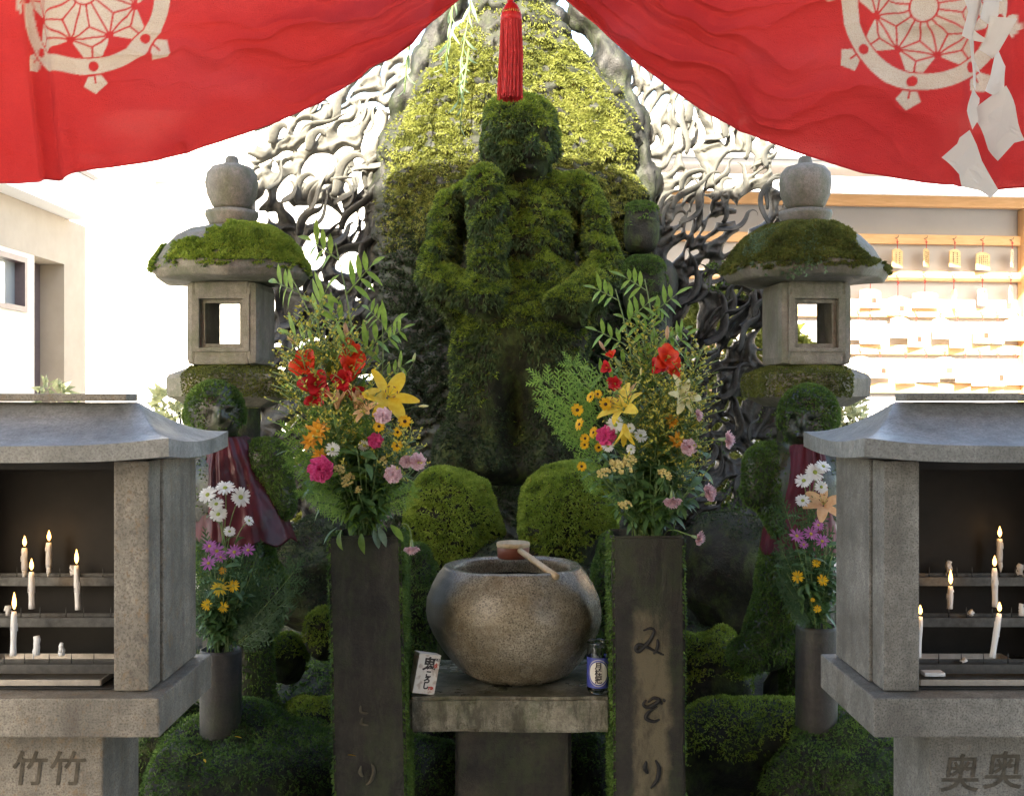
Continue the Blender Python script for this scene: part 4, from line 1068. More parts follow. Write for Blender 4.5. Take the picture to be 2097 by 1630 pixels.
def pillar(u0, u1, vtop, d, tilt, label, m, seed):
    a = P(u0, vtop, d); b = P(u1, vtop, d); dep = .165; top = a.z
    L = empty('flower_pillar', ((a.x+b.x)/2, d+dep/2, 0), label, 'stone pillar', 'pair of square stone flower pillars')
    Mt = Matrix.Translation((a.x, 0, top)) @ Matrix.Rotation(tilt, 4, 'Y') @ Matrix.Translation((-a.x, 0, -top))
    nx, nz = 26, 150
    bm = bmesh.new(); bmesh.ops.create_cube(bm, size=1)
    for v in bm.verts: v.co = Vector(((a.x+b.x)/2+v.co.x*(b.x-a.x), d+dep/2+v.co.y*dep, top/2+v.co.z*top))
    # hollow top
    tf = [f for f in bm.faces if f.normal.z > .9]
    r_ = bmesh.ops.inset_region(bm, faces=tf, thickness=.035)
    for f in tf:
        for v in f.verts: v.co.z -= .12
    es = [e for e in bm.edges if len(e.link_faces) == 2 and e.calc_face_angle(0) > .5]
    bmesh.ops.bevel(bm, geom=es, offset=.006, segments=2, affect='EDGES')
    bmesh.ops.subdivide_edges(bm, edges=[e for e in bm.edges if e.calc_length() > .05], cuts=12, use_grid_fill=True)
    bmesh.ops.triangulate(bm, faces=bm.faces)
    V = np.array([v.co for v in bm.verts]); T = np.array([[v.index for v in f.verts] for f in bm.faces]); bm.free()
    N = normals(V, T); V = V + N*(fbm(V, 18, 4, seed)*.0035)[:, None]
    V = np.array([Mt @ Vector(p) for p in V])
    np_mesh('shaft', V, T, m, L, smooth=False)
    return L, Mt, a, b, V, T
PL, MtL, aL, bL, Vl, Tl = pillar(671, 820, 1098, 2.8, R(-1.4), 'left square stone pillar vase, nearly black, with moss down its right edge', M['dark_pillar'], 5)
def pm(p, n): return (n[:, 0] > .6)*np.clip(fbm(p, 9, 3, 3)+.7, 0, 1) + (n[:, 0] > .2)*.5 + (n[:, 0] < -.5)*np.clip(fbm(p, 9, 3, 3)+.4, 0, 1)
VV, Q = tufts(Vl, Tl, 50000, .008, pm, 3, .5, .6, seed=8); tag(np_mesh('moss', VV, Q, M['moss'], PL), 'moss along the edges of the shaft', kind='stuff')
M['pillar_mix'] = stone('stained_pillar_stone', (.012, .011, .009), (.075, .064, .044), speckamt=.4, fs=260, streak=.75, green=.35, rough=.6, bs=.5, streakcol=(.008, .008, .007))
M['pillar_r'] = stone('stained_pillar_front', (.012, .011, .009), (.060, .052, .036), speckamt=.4, fs=260, streak=.75, green=.35, rough=.6, bs=.6, streakcol=(.008, .008, .007))
PR, MtR, aR, bR, Vr, Tr = pillar(1254, 1402, 1098, 2.8, R(-.3), 'right square stone pillar vase with cursive characters cut down its front', M['pillar_r'], 6)
VV, Q = tufts(Vr, Tr, 40000, .008, lambda p, n: (n[:, 0] < -.5)*np.clip(fbm(p, 9, 3, 3)+.6, 0, 1)+(n[:, 0] > .6)*np.clip(fbm(p, 7, 3, 9)+.2, 0, 1), 3, .5, .6, seed=9); tag(np_mesh('moss', VV, Q, M['moss'], PR), 'moss along the edges of the shaft', kind='stuff')
# the bare yellowish strip down the front where the writing is cut
_z = P(0, 1240, 2.8).z; _a = P(1296, 0, 2.8).x; _b = P(1372, 0, 2.8).x
for _c in ((.15, .125, .075),):
    add_patch(M['pillar_r'], mul_mask(axis_mask('X', _a-.004, _a+.012, .045, 20), axis_mask('X', _b+.004, _b-.016, .05, 17), axis_mask('Z', _z, _z-.03, .06, 16), lambda nt: ramp(nt, noise(nt, 11, 6, .7, coords(nt, (1.5, 1, .6))), [(.34, .05), (.54, .9)])), _c)
M['panel'] = stone('worn_yellowish_panel', (.05, .045, .028), (.13, .11, .065), speckamt=.4, fs=260, streak=.55, green=.3, rough=.6, bs=.6, streakcol=(.022, .02, .015))
yF = 2.8-.0045
def pf_(u, v, y=yF): return P(u, v, 2.8)*1.0 if False else Vector((P(u, v, 2.8).x, y, P(u, v, 2.8).z))
z5 = lambda x, y: (x/2.621+640, y/2.621+1060)
def st(*pts): return [pf_(*z5(*p), y=2.7985) for p in pts]
groove_text([(st((1775, 605), (1810, 592), (1832, 605), (1815, 650), (1780, 690), (1748, 715), (1735, 700), (1752, 680), (1790, 690), (1840, 715), (1885, 735)), 1.3),
             (st((1850, 650), (1852, 690), (1830, 730)), 1.1)], M['cut'], PR)
groove_text([(st((1790, 975), (1775, 1000), (1800, 1015), (1840, 995), (1860, 975), (1830, 965), (1800, 990)), 1.3),
             (st((1850, 1010), (1800, 1045), (1790, 1075), (1830, 1092), (1862, 1080)), 1.2), (st((1868, 985), (1876, 1000)), .9), (st((1882, 970), (1890, 986)), .9)], M['cut'], PR)
groove_text([(st((1790, 1305), (1784, 1345), (1800, 1370)), 1.3), (st((1840, 1300), (1858, 1340), (1850, 1400), (1815, 1450)), 1.3)], M['cut'], PR)
def stl(*pts): return [Vector((pf_(*z5(*p)).x, 2.7955, pf_(*z5(*p)).z)) for p in pts]
groove_text([(stl((260, 1005), (262, 1040), (300, 1045)), .8), (stl((270, 1070), (262, 1100), (300, 1110)), .8)], M['cut_soft'], PL)
groove_text([(stl((262, 1330), (258, 1365), (272, 1385)), 1.1), (stl((318, 1315), (330, 1350), (318, 1400), (290, 1430)), 1.1)], M['cut_soft'], PL)

# ------------------------------------------------------------------ slab table, bowl, ladle, cup, carton
d0 = 2.85
a = P(838, 1428, d0); b = P(1251, 1500, d0)
SL = empty('stone_slab_table', ((a.x+b.x)/2, 3.05, 0), 'stained stone slab on a square pedestal carrying the water bowl', 'stone table')
def roughbox(x0, x1, y0, y1, z0, z1, amp, seed, bev=.008, cuts=20, fr=14):
    bm = bmesh.new(); bmesh.ops.create_cube(bm, size=1)
    for v in bm.verts: v.co = Vector(((x0+x1)/2+v.co.x*(x1-x0), (y0+y1)/2+v.co.y*(y1-y0), (z0+z1)/2+v.co.z*(z1-z0)))
    bmesh.ops.bevel(bm, geom=list(bm.edges), offset=bev, segments=2, affect='EDGES')
    mx = max(x1-x0, y1-y0, z1-z0)
    bmesh.ops.subdivide_edges(bm, edges=[e for e in bm.edges if e.calc_length() > mx*.1], cuts=cuts, use_grid_fill=True)
    bmesh.ops.triangulate(bm, faces=bm.faces)
    V = np.array([v.co for v in bm.verts]); T = np.array([[v.index for v in f.verts] for f in bm.faces]); bm.free()
    N = normals(V, T); V = V+N*(fbm(V, fr, 4, seed)*amp)[:, None]
    return V, T
V, T = roughbox(a.x, b.x, d0, d0+.42, b.z, a.z, .004, 3)
np_mesh('slab', V, T, M['slab'], SL)
a2 = P(932, 0, 2.95); b2 = P(1170, 0, 2.95)
V, T = roughbox(a2.x, b2.x, 2.95, 3.2, 0, b.z-.004, .003, 4)
np_mesh('pedestal', V, T, M['pillar_mix'], SL)
zs = a.z+.002
BW = empty('stone_water_bowl', (P(1054, 0, 3.07).x, 3.07, zs), 'round wet stone water bowl standing on the slab', 'bowl')
cb = (P(1054, 0, 3.07).x, 3.07, zs)
prof = [(.10, .003), (.128, .004), (.152, .018), (.178, .045), (.204, .08), (.226, .12), (.238, .155), (.240, .18), (.235, .215), (.222, .248), (.205, .277), (.194, .292), (.188, .300), (.180, .303), (.168, .302), (.160, .297), (.157, .288), (.160, .25), (.15, .18), (.10, .12), (.001, .11)]
pr = []
for q0, q1 in zip(prof[:-1], prof[1:]):
    for t_ in range(4): pr.append((q0[0]+(q1[0]-q0[0])*t_/4, q0[1]+(q1[1]-q0[1])*t_/4))
pr.append(prof[-1])
mb = MB(); mb.lathe(pr, cb, 128)
V = np.array(mb.v); Q = np.array([f for f in mb.f if len(f) == 4]); N = normals(V, Q)
V = V+N*(fbm(V, 7, 3, 6)*.005+fbm(V, 40, 3, 8)*.0012)[:, None]
V[:, 0] += (V[:, 2]-zs-.15)*-.04
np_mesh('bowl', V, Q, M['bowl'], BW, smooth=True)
mb = MB(); mb.lathe([(.001, .258), (.159, .258)], cb, 64)
m, nt, b_ = nmat('dark_water'); b_.inputs['Base Color'].default_value = (.012, .014, .010, 1); b_.inputs['Roughness'].default_value = .03; b_.inputs['IOR'].default_value = 1.33
bump(nt, b_, noise(nt, 30, 2, .5, coords(nt)), .1, .003); M['water'] = m
w = mb.build('water', m); w['label'] = 'dark water standing in the stone bowl'; w['category'] = 'water'

M['lacquer'] = wood('red_brown_lacquered_wood', (.16, .045, .03), (.26, .09, .06), 'x', .4)
M['bamboo'] = wood('pale_bamboo', (.36, .26, .14), (.55, .42, .26), 'y', .45)
cc = P(1051, 1140, 3.17); LD = empty('ladle', cc, 'wooden ladle with red brown cup and bamboo handle resting across the bowl rim', 'ladle')
zc = zs+.306
mb = MB(); c0 = (cc.x, 3.165, zc)
mb.lathe([(.001, .003), (.040, .001), (.044, .003), (.046, .044), (.0435, .0455), (.041, .044), (.039, .008), (.001, .008)], c0, 36); mb.build('cup', M['lacquer'], LD)
mb = MB(); mb.lathe([(.0462, .033), (.0472, .035), (.0472, .042), (.0462, .0455), (.0445, .0462)], c0, 36); mb.build('cup_rim', M['bamboo'], LD)
h0 = Vector((cc.x+.018, 3.125, zc+.028)); h1 = P(1140, 1181, 2.90); h1.z = max(h1.z, zs+.296)
mb = MB(); mb.tube([h0, h0.lerp(h1, .33), h0.lerp(h1, .345), h0.lerp(h1, .36), h0.lerp(h1, .68), h1], [.008, .0085, .0098, .0085, .0085, .0088], 12); mb.build('handle', M['bamboo'], LD)

# glass cup
def text_mesh(body, size, font_bold=0.0, shear=0.0, extrude=.0002):
    c_ = bpy.data.curves.new('t', 'FONT'); c_.body = body; c_.size = size; c_.align_x = 'CENTER'; c_.align_y = 'CENTER'
    c_.offset = font_bold; c_.shear = shear; c_.extrude = extrude; c_.resolution_u = 3
    o = bpy.data.objects.new('t', c_); col.objects.link(o); dg = bpy.context.evaluated_depsgraph_get(); dg.update()
    me = bpy.data.meshes.new_from_object(o.evaluated_get(dg)); bpy.data.objects.remove(o); bpy.data.curves.remove(c_)
    me.materials.clear(); return me
def place_text(name, me, Mx, mat_, parent):
    me.transform(Mx); me.name = name
    if parent is not None: to_local(me, parent)
    return link(name, me, parent, mat_)
def text_on(body, size, p, normal, upv, mat_, parent, name='lettering', bold=0.0, shear=0.0, xs=1.0):
    n_ = Vector(normal).normalized(); u_ = Vector(upv); u_ = (u_-n_*u_.dot(n_)).normalized(); r_ = u_.cross(n_)
    Mx = Matrix(((r_.x*xs, u_.x, n_.x, p[0]), (r_.y*xs, u_.y, n_.y, p[1]), (r_.z*xs, u_.z, n_.z, p[2]), (0, 0, 0, 1)))
    return place_text(name, text_mesh(body, size, bold, shear), Mx, mat_, parent)
m, nt, b_ = nmat('clear_glass'); b_.inputs['Base Color'].default_value = (.93, .97, .97, 1); b_.inputs['Transmission Weight'].default_value = 1; b_.inputs['Roughness'].default_value = .02; b_.inputs['IOR'].default_value = 1.45; M['glass'] = m
M['label_blue'] = plain('blue_paper_label', (.05, .07, .34), .45, var=.08)
M['label_cream'] = plain('cream_paper', (.74, .72, .64), .5, var=.04)
M['label_ring'] = plain('grey_print_ring', (.40, .40, .46), .5)
gc = P(1226, 1422, 2.895); gcz = a.z+.003; rg_ = S(24, 2.895)
CP = empty('glass_cup', (gc.x, 2.895, gcz), 'empty glass sake cup with a blue label standing at the right end of the slab', 'glass cup')
g0 = (gc.x, 2.895, gcz)
mb = MB(); mb.lathe([(.001, 0), (rg_*.8, 0), (rg_*.95, .004), (rg_, .012), (rg_, .108), (rg_*.96, .116), (rg_*.97, .120), (rg_*1.0, .124), (rg_*1.0, .130), (rg_*.93, .1315), (rg_*.9, .128), (rg_*.9, .112), (rg_*.93, .10), (rg_*.93, .012), (rg_*.75, .008), (.001, .008)], g0, 40); mb.build('glass', M['glass'], CP)
def cyl_patch(x0, x1, z0, z1, r_, name, m, par, n=24, ell=False):
    V = []; Fc = []
    mb = MB()
    if ell:
        cx_, cz_ = (x0+x1)/2, (z0+z1)/2; rings = 8; pts = []
        for j in range(rings+1):
            for k in range(40): pts.append((cx_+(x1-x0)/2*(j/rings)*math.cos(2*math.pi*k/40), cz_+(z1-z0)/2*(j/rings)*math.sin(2*math.pi*k/40)))
        V = [Vector((gc.x+r_*math.sin(x), 2.895-r_*math.cos(x), gcz+z)) for x, z in pts]
        mb.add(V, [(j*40+k, j*40+(k+1) % 40, (j+1)*40+(k+1) % 40, (j+1)*40+k) for j in range(rings) for k in range(40)], 0, True)
    else:
        for k in range(n+1):
            t = x0+(x1-x0)*k/n
            for z in (z0, z1): V.append(Vector((gc.x+r_*math.sin(t), 2.895-r_*math.cos(t), gcz+z)))
        mb.add(V, [(2*k, 2*k+2, 2*k+3, 2*k+1) for k in range(n)], 0, True)
    return mb.build(name, m, par)
lb = cyl_patch(-2.6, 2.6, .016, .093, rg_*1.012, 'paper_label', M['label_blue'], CP, 40)
cyl_patch(-1.02, .82, .020, .090, rg_*1.03, 'print', M['label_ring'], lb, ell=True)
cyl_patch(-.96, .76, .023, .087, rg_*1.045, 'print', M['label_blue'], lb, ell=True)
cyl_patch(-.86, .66, .026, .084, rg_*1.06, 'print', M['label_cream'], lb, ell=True)
for k, ch in enumerate('月桂冠'):
    t = -.10
    text_on(ch, .019, (gc.x+rg_*1.09*math.sin(t), 2.895-rg_*1.09*math.cos(t)-.0004, gcz+.073-.018*k), (math.sin(t), -math.cos(t), 0), (0, 0, 1), M['ink'], lb, bold=.0005)
# carton
cz0 = a.z+.004
CT = empty('drink_carton', (P(876, 0, 2.89).x, 2.89, cz0), 'small patterned paper sake carton leaning at the left end of the slab', 'carton')
Mx = Matrix.Translation((P(862, 0, 2.885).x, 2.885, cz0)) @ Matrix.Rotation(R(10), 4, 'Y') @ Matrix.Rotation(R(-6), 4, 'X') @ Matrix.Rotation(R(24), 4, 'Z')
M['carton'] = None
m, nt, b_ = nmat('carton_print'); c = coords(nt)
x = ramp(nt, noise(nt, 45, 4, .5, c), [(.40, (.50, .42, .36)), (.47, (.72, .68, .62)), (.62, (.74, .72, .68))]); nt.links.new(x, b_.inputs['Base Color']); b_.inputs['Roughness'].default_value = .4; M['carton'] = m
mb = MB(); mb.box(-.030, .030, -.018, .018, 0, .098, M=Mx, bev=.0012); mb.build('box', M['carton'], CT)
mb = MB(); mb.box(-.030, .030, -.019, .019, .0985, .101, M=Mx); mb.build('top_flap', M['label_cream'], CT)
def on_carton(body, size, x, z, m_, bold=.0006, rot=0):
    me = text_mesh(body, size, bold)
    Mt = Mx @ Matrix.Translation((x, -.0184, z)) @ Matrix.Rotation(rot, 4, 'Y') @ Matrix.Rotation(R(90), 4, 'X')
    place_text('lettering', me, Mt, m_, CT)
on_carton('鬼', .036, .002, .074, M['ink'], .0012)
for k, ch in enumerate('ころし'): on_carton(ch, .019, .004-.001*k, .050-.015*k, M['ink'], .0010)
on_carton('小', .012, .021, .073, M['ink_red'], .001); on_carton('米', .012, .017, .012, M['ink_red'], .002); on_carton('清酒', .007, .021, .088, M['ink'])
M['leafprint'] = plain('green_print', (.05, .14, .05), .4)
mb = MB(); leaf(mb, (0, 0, 0), (0, .2, 1), (1, 0, 0), .05, .018, 0, .3); mb.v = [tuple(Mx @ Matrix.Translation((.0308, 0, .03)) @ (Vector(q)*Vector((.01, .7, 1)))) for q in mb.v]
mb.build('print', M['leafprint'], CT)
# ------------------------------------------------------------------ red curtain with crests
DC = 2.48
bu = np.array([-400, -100, 0, 110, 160, 300, 420, 520, 620, 720, 800, 870, 945, 1000, 1048, 1100, 1155, 1250, 1300, 1380, 1450, 1550, 1650, 1750, 1850, 1960, 2097, 2300, 2600], float)
bv = np.array([372, 375, 372, 371, 352, 331, 302, 268, 225, 170, 117, 60, 0, -70, -135, -80, 0, 90, 132, 195, 240, 286, 322, 350, 371, 383, 384, 388, 388], float)
uC = np.concatenate([np.arange(-260, 60, 8), np.arange(60, 380, 2.2), np.arange(380, 1710, 7), np.arange(1710, 2080, 2.2), np.arange(2080, 2420, 9)])
tC = np.concatenate([np.linspace(0, .62, 165)[:-1], np.linspace(.62, 1, 16)])
def sm(x, w=22):
    k = np.interp(x+0*x, bu, bv); 
    return (np.interp(x-w, bu, bv)+np.interp(x, bu, bv)*2+np.interp(x+w, bu, bv))/4
vb = sm(uC); vtop_ = -900.0
# rows: dense from the hem up to just above the frame, then coarse
U = np.repeat(uC[None, :], len(tC), 0)
vm = -60.0
lowv = np.minimum(vb, 9999)
split = np.where(vb > vm+40, vm, vb-120)
Vv = np.empty_like(U)
for j, t in enumerate(tC):
    if t <= .62: Vv[j] = vb + (split-vb)*(t/.62)
    else: Vv[j] = split + (vtop_-split)*((t-.62)/.38)
def crestval(x, y, rot):
    """white = 1; polar wheel of eight hemp leaf sectors inside a ring with eight points"""
    r = np.hypot(x, y); a = np.arctan2(x, y)-rot
    al = (a+math.pi/8) % (math.pi/4) - math.pi/8
    lx = r*np.sin(al); ly = r*np.cos(al); ax = np.abs(lx)
    out = np.zeros_like(r)
    def seg(px, py, qx, qy):
        dx, dy = qx-px, qy-py; t = np.clip(((ax-px)*dx+(ly-py)*dy)/(dx*dx+dy*dy), 0, 1)
        return np.hypot(ax-(px+t*dx), ly-(py+t*dy))
    nx_, ny_ = 105*math.sin(math.pi/8), 105*math.cos(math.pi/8)
    # white leaf field: inside node radius always, beyond it only within the outer kite
    ins = (ly < ny_) | ((ly < 137) & (ax < nx_+(17-nx_)*(ly-ny_)/(137-ny_)))
    ins &= (r < 137)
    ln = np.minimum.reduce([seg(0, 28, 0, 74), seg(nx_, ny_, nx_*.28, ny_*.28), seg(0, 74, nx_, ny_), seg(0, ny_-1, nx_, ny_), seg(0, 115, nx_, ny_), seg(0, 115, 0, 140)])
    wln = 1.9 + 0*r
    out = np.where(ins & (ln > wln) & (np.hypot(ax-nx_, ly-ny_) > 8), 1.0, 0.0)
    out = np.where(r < 27, 1.0, np.where(r < 31, 0.0, out))
    out = np.where((r > 140) & (r < 172), 1.0, out); out = np.where(np.hypot(lx, ly-156) < 10.5, 0.0, out)
    tip = (ly > 176) & (ly < 214) & (ax < np.where(ly < 194, 14+(ly-176)*.62, 25.5*(214-ly)/20)) & ~((ax < 2.0) & (ly < 191))
    return np.where(tip, 1.0, out)
def crest_at(u, v):
    res = np.zeros_like(u)
    for ox in (-.6, .6):
        for oy in (-.6, .6):
            a = u+ox; b = v+oy
            # the print follows the cloth: squeezed where the cloth folds
            al = a + 14*np.exp(-((a-96)/22)**2)*(1+.2*np.sin(b/40)) ; 
            xl = np.where(al < 104, (al-104)*1.9+104, al) - 176; 
            ar = a - 10*np.exp(-((a-1958)/16)**2)*np.clip((200-b)/200, 0, 1)
            res = res + .25*np.maximum(crestval(xl, b+16, R(6.8)), crestval(ar-1892, b-15, R(-9.6)))
    return res
crest = crest_at(U, Vv)
au = np.abs(U-1048)
s_ = (vb[None, :]-Vv)/(70+au*.34)
q = n3(U.ravel()/160, Vv.ravel()/160, 0)
nz = fbm(q, 1.0, 3, 3).reshape(U.shape); nz2 = fbm(n3((U/300).ravel(), (s_*2.4).ravel(), 1.0), 1.0, 3, 13).reshape(U.shape)
amp = .026*np.exp(-((au/560)**1.8)) + .0035
cr = lambda a: 1-2*np.abs(np.sin(a))**.7
y = amp*(cr(s_*4.6+nz*2.4+(U > 1048)*1.3)+.5*cr(s_*9.7+nz*4+U/120)+.12*cr(s_*17+nz*6)) 
y = y + .016*nz2*np.exp(-(au/800)**2) + .014*nz
pl_ = lambda c, w, a: a*np.exp(-((U-c-(Vv-200)*.12*(1 if c < 1000 else -1))/w)**2)
y = y - pl_(78, 12, .022)+pl_(100, 10, .016) - pl_(130, 18, .008)*np.clip((Vv-60)/200, 0, 1) - pl_(2030, 16, .016)+pl_(2075, 14, .012) - pl_(1965, 14, .012) + pl_(8, 20, .010)
y = y + .014*np.sin(U/46+Vv/300)*np.clip((au-560)/500, 0, 1)*.6
rel = np.clip((Vv+300)/300, .25, 1)
Yc = DC + y*rel
k = DC/F
Vc = np.stack([(U-CX)*k, Yc, H-(Vv-CY)*k], -1).reshape(-1, 3)
nx, ny = U.shape[1], U.shape[0]
i = np.arange(ny-1)[:, None]*nx + np.arange(nx-1)[None, :]
Q = np.stack([i, i+1, i+nx+1, i+nx], -1).reshape(-1, 4)
m, nt, b = nmat('red_temple_cloth')
at = N_(nt, 'ShaderNodeAttribute'); at.attribute_name = 'crest'
c = coords(nt)
weave = noise(nt, 500, 2, .6, coords(nt, (1, 1, 1)))
red = ramp(nt, noise(nt, 4, 5, .6, c), [(.3, (.56, .032, .030)), (.7, (.66, .048, .042))])
cream = ramp(nt, noise(nt, 6, 5, .6, c), [(.3, (.60, .47, .34)), (.7, (.70, .58, .44))])
x = mix(nt, at.outputs['Fac'], red, cream)
x = mix(nt, ramp(nt, weave, [(.35, .25), (.6, 0)]), x, (.35, .03, .03))
nt.links.new(x, b.inputs['Base Color']); b.inputs['Roughness'].default_value = .85; b.inputs['Specular IOR Level'].default_value = .15
wr = mix(nt, .35, noise(nt, 9, 6, .62, coords(nt, (1, 1, 2.2)), 1.2), weave)
bump(nt, b, wr, .8, .02)
tr = N_(nt, 'ShaderNodeBsdfTranslucent'); nt.links.new(x, tr.inputs[0]); nt.links.new(b.inputs['Normal'].links[0].from_socket, tr.inputs['Normal'])
ms = N_(nt, 'ShaderNodeMixShader'); ms.inputs[0].default_value = .6
nt.links.new(b.outputs[0], ms.inputs[1]); nt.links.new(tr.outputs[0], ms.inputs[2])
# open weave lets a little daylight straight through
tp = N_(nt, 'ShaderNodeBsdfTransparent'); tp.inputs[0].default_value = (1, .55, .55, 1)
ms2 = N_(nt, 'ShaderNodeMixShader')
nt.links.new(ramp(nt, noise(nt, 3.2, 3, .5, coords(nt, (1, 1, 2.2))), [(.5, .0), (.75, .008)]), ms2.inputs[0])
nt.links.new(ms.outputs[0], ms2.inputs[1]); nt.links.new(tp.outputs[0], ms2.inputs[2])
nt.links.new(ms2.outputs[0], nt.nodes['Material Output'].inputs[0])
M['curtain'] = m
CU = empty('temple_curtain', (0, DC, 3.35), 'red temple curtain drawn up at the middle, with two cream wheel crests', 'curtain')
o = np_mesh('cloth', Vc, Q, m, CU, smooth=True)
at_ = o.data.attributes.new('crest', 'FLOAT', 'POINT'); at_.data.foreach_set('value', crest.ravel().astype(np.float32))
# hem
mb = MB(); hv = [Vc[j] for j in range(nx)]
mb.tube([Vector(hv[j]) for j in range(0, nx, 3)], .0022, 6); M['hem'] = plain('red_hem', (.42, .012, .018), .8)
mb.build('hem', M['hem'], CU)

# tassel
M['silk'] = plain('red_silk_cord', (.52, .008, .012), .5, var=.2, scale=120)
M['gold'] = plain('gold_thread', (.65, .42, .12), .35, metal=.7)
dT = 2.40
TS = empty('red_tassel', P(1046, -100, dT), 'long red silk tassel hanging in front of the gap between the curtains', 'tassel')
mb = MB(); mb.tube([P(1048, -420, dT), P(1047, -100, dT), P(1046, 14, dT)], .006, 8); mb.tube([P(1036, -420, dT), P(1040, -100, dT), P(1044, 14, dT)], .005, 8); mb.build('cord', M['silk'], TS)
c0 = P(1047, 40, dT); k = dT/F
mb = MB(); mb.lathe([(.001, 36*k), (6*k, 35*k), (13*k, 28*k), (19*k, 16*k), (22*k, 4*k), (22*k, -4*k), (.001, -6*k)], c0, 28); mb.build('head', M['silk'], TS)
rg = random.Random(4); mb = MB()
for q_ in range(420):
    a = rg.uniform(0, 2*math.pi); r0 = rg.uniform(.6, 1)*21*k; r1 = r0*1.22+rg.uniform(-1, 1)*1.3*k
    z0 = c0.z+rg.uniform(2, 12)*k; z1 = P(0, 196+rg.uniform(-5, 9), dT).z; dr = rg.uniform(-1, 1)*3*k
    pts = [Vector((c0.x+r0*math.cos(a), c0.y+r0*math.sin(a), z0)), Vector((c0.x+(r0+r1)/2*math.cos(a)+dr, c0.y+(r0+r1)/2*math.sin(a), (z0+z1)/2)), Vector((c0.x+r1*math.cos(a)-2*k, c0.y+r1*math.sin(a), z1))]
    mb.tube(pts, .00125, 4, cap=False)
tag(mb.build('fringe', M['silk'], TS), kind='stuff')
mb = MB()
for q_ in range(9):
    a = -math.pi/2+(q_-4)*.22; mb.tube([(c0.x+18*k*math.cos(a), c0.y+20*k*math.sin(a), c0.z+16*k), (c0.x+21.5*k*math.cos(a), c0.y+22.6*k*math.sin(a), c0.z+10*k)], .0009, 5)
mb.build('gold_thread', M['gold'], TS)

# zigzag paper streamer
M['paper'] = plain('thin_white_paper', (.74, .74, .74), .75, var=.04, scale=20)
nt = M['paper'].node_tree; b = nt.nodes['Principled BSDF']
tr = N_(nt, 'ShaderNodeBsdfTranslucent'); tr.inputs[0].default_value = (.78, .78, .78, 1); ms = N_(nt, 'ShaderNodeMixShader'); ms.inputs[0].default_value = .4
nt.links.new(b.outputs[0], ms.inputs[1]); nt.links.new(tr.outputs[0], ms.inputs[2]); nt.links.new(ms.outputs[0], nt.nodes['Material Output'].inputs[0])
dS = 2.36
def streamer(label, segs, top):
    r_ = empty('paper_streamer', P(top[0], top[1], dS), label, 'paper streamer')
    mb = MB(); mb.tube([P(top[0], top[1]-250, dS+.02), P(top[0], top[1], dS)], .003, 6); mb.build('cord', M['paper'], r_)
    for q_, pts in enumerate(segs):
        mb = MB(); n = len(pts); cx_ = sum(p[0] for p in pts)/n; cy_ = sum(p[1] for p in pts)/n
        off = (-.004 if q_ % 2 else .004)-q_*.0012
        def PP(u, v):
            tl = .00035*(u-cx_)*(1 if q_ % 2 else -1) + .00022*(v-cy_)*(1 if q_ % 3 else -1) + .006*math.sin((u+v)/23)
            w = P(u, v, dS); return Vector((w.x, dS+off+tl, w.z))
        # ring-subdivided polygon for gentle curl
        ring = []
        for a in range(n):
            p0, p1 = pts[a], pts[(a+1) % n]
            for t in range(4): ring.append((p0[0]+(p1[0]-p0[0])*t/4, p0[1]+(p1[1]-p0[1])*t/4))
        V = [PP(cx_, cy_)]
        for f_ in (.5, 1): V += [PP(cx_+(x_-cx_)*f_, cy_+(y_-cy_)*f_) for x_, y_ in ring]
        N0 = len(ring)
        Fc = [(0, 1+a, 1+(a+1) % N0) for a in range(N0)]+[(1+a, 1+N0+a, 1+N0+(a+1) % N0, 1+(a+1) % N0) for a in range(N0)]
        mb.add(V, Fc, 0, False); o_ = mb.build('paper_fold', M['paper'], r_); s = o_.modifiers.new('t', 'SOLIDIFY'); s.thickness = .0006
streamer('narrow zigzag paper streamer at the right crest, its tip hanging below the curtain',
  [[(1985, -80), (2010, -80), (2012, 5), (1985, 5)], [(1960, 0), (2005, -2), (2007, 20), (1997, 60), (1994, 80), (1970, 73), (1977, 30)], [(1997, 60), (2017, 80), (2015, 88), (1994, 80)], [(1989, 78), (1998, 78), (1991, 120), (1990, 189), (1984, 179), (1984, 127)], [(1989, 120), (2006, 152), (1991, 143)],
   [(1985, 187), (2004, 203), (2004, 213), (1998, 222), (2002, 247), (1989, 267), (1977, 230), (1978, 217)], [(1989, 265), (2029, 397), (2014, 412), (1997, 395), (1969, 383), (1965, 357), (1934, 320), (1964, 293), (1970, 280)]], (1995, -80))
streamer('white zigzag paper streamer in front of the right crest, the wider one further right',
  [[(2020, -80), (2052, -80), (2050, 5), (2012, 5)], [(2008, 0), (2047, -2), (2047, 30), (2040, 40), (2027, 50), (2005, 40)], [(2027, 33), (2073, 47), (2045, 107), (2035, 119), (2010, 100), (2024, 70)], [(2035, 117), (2046, 105), (2064, 133), (2053, 185), (2027, 201), (2009, 192), (2024, 160)],
   [(2027, 199), (2053, 181), (2070, 223), (2094, 290), (2077, 293), (2050, 327), (2032, 303), (2004, 247), (2000, 220)]], (2035, -80))

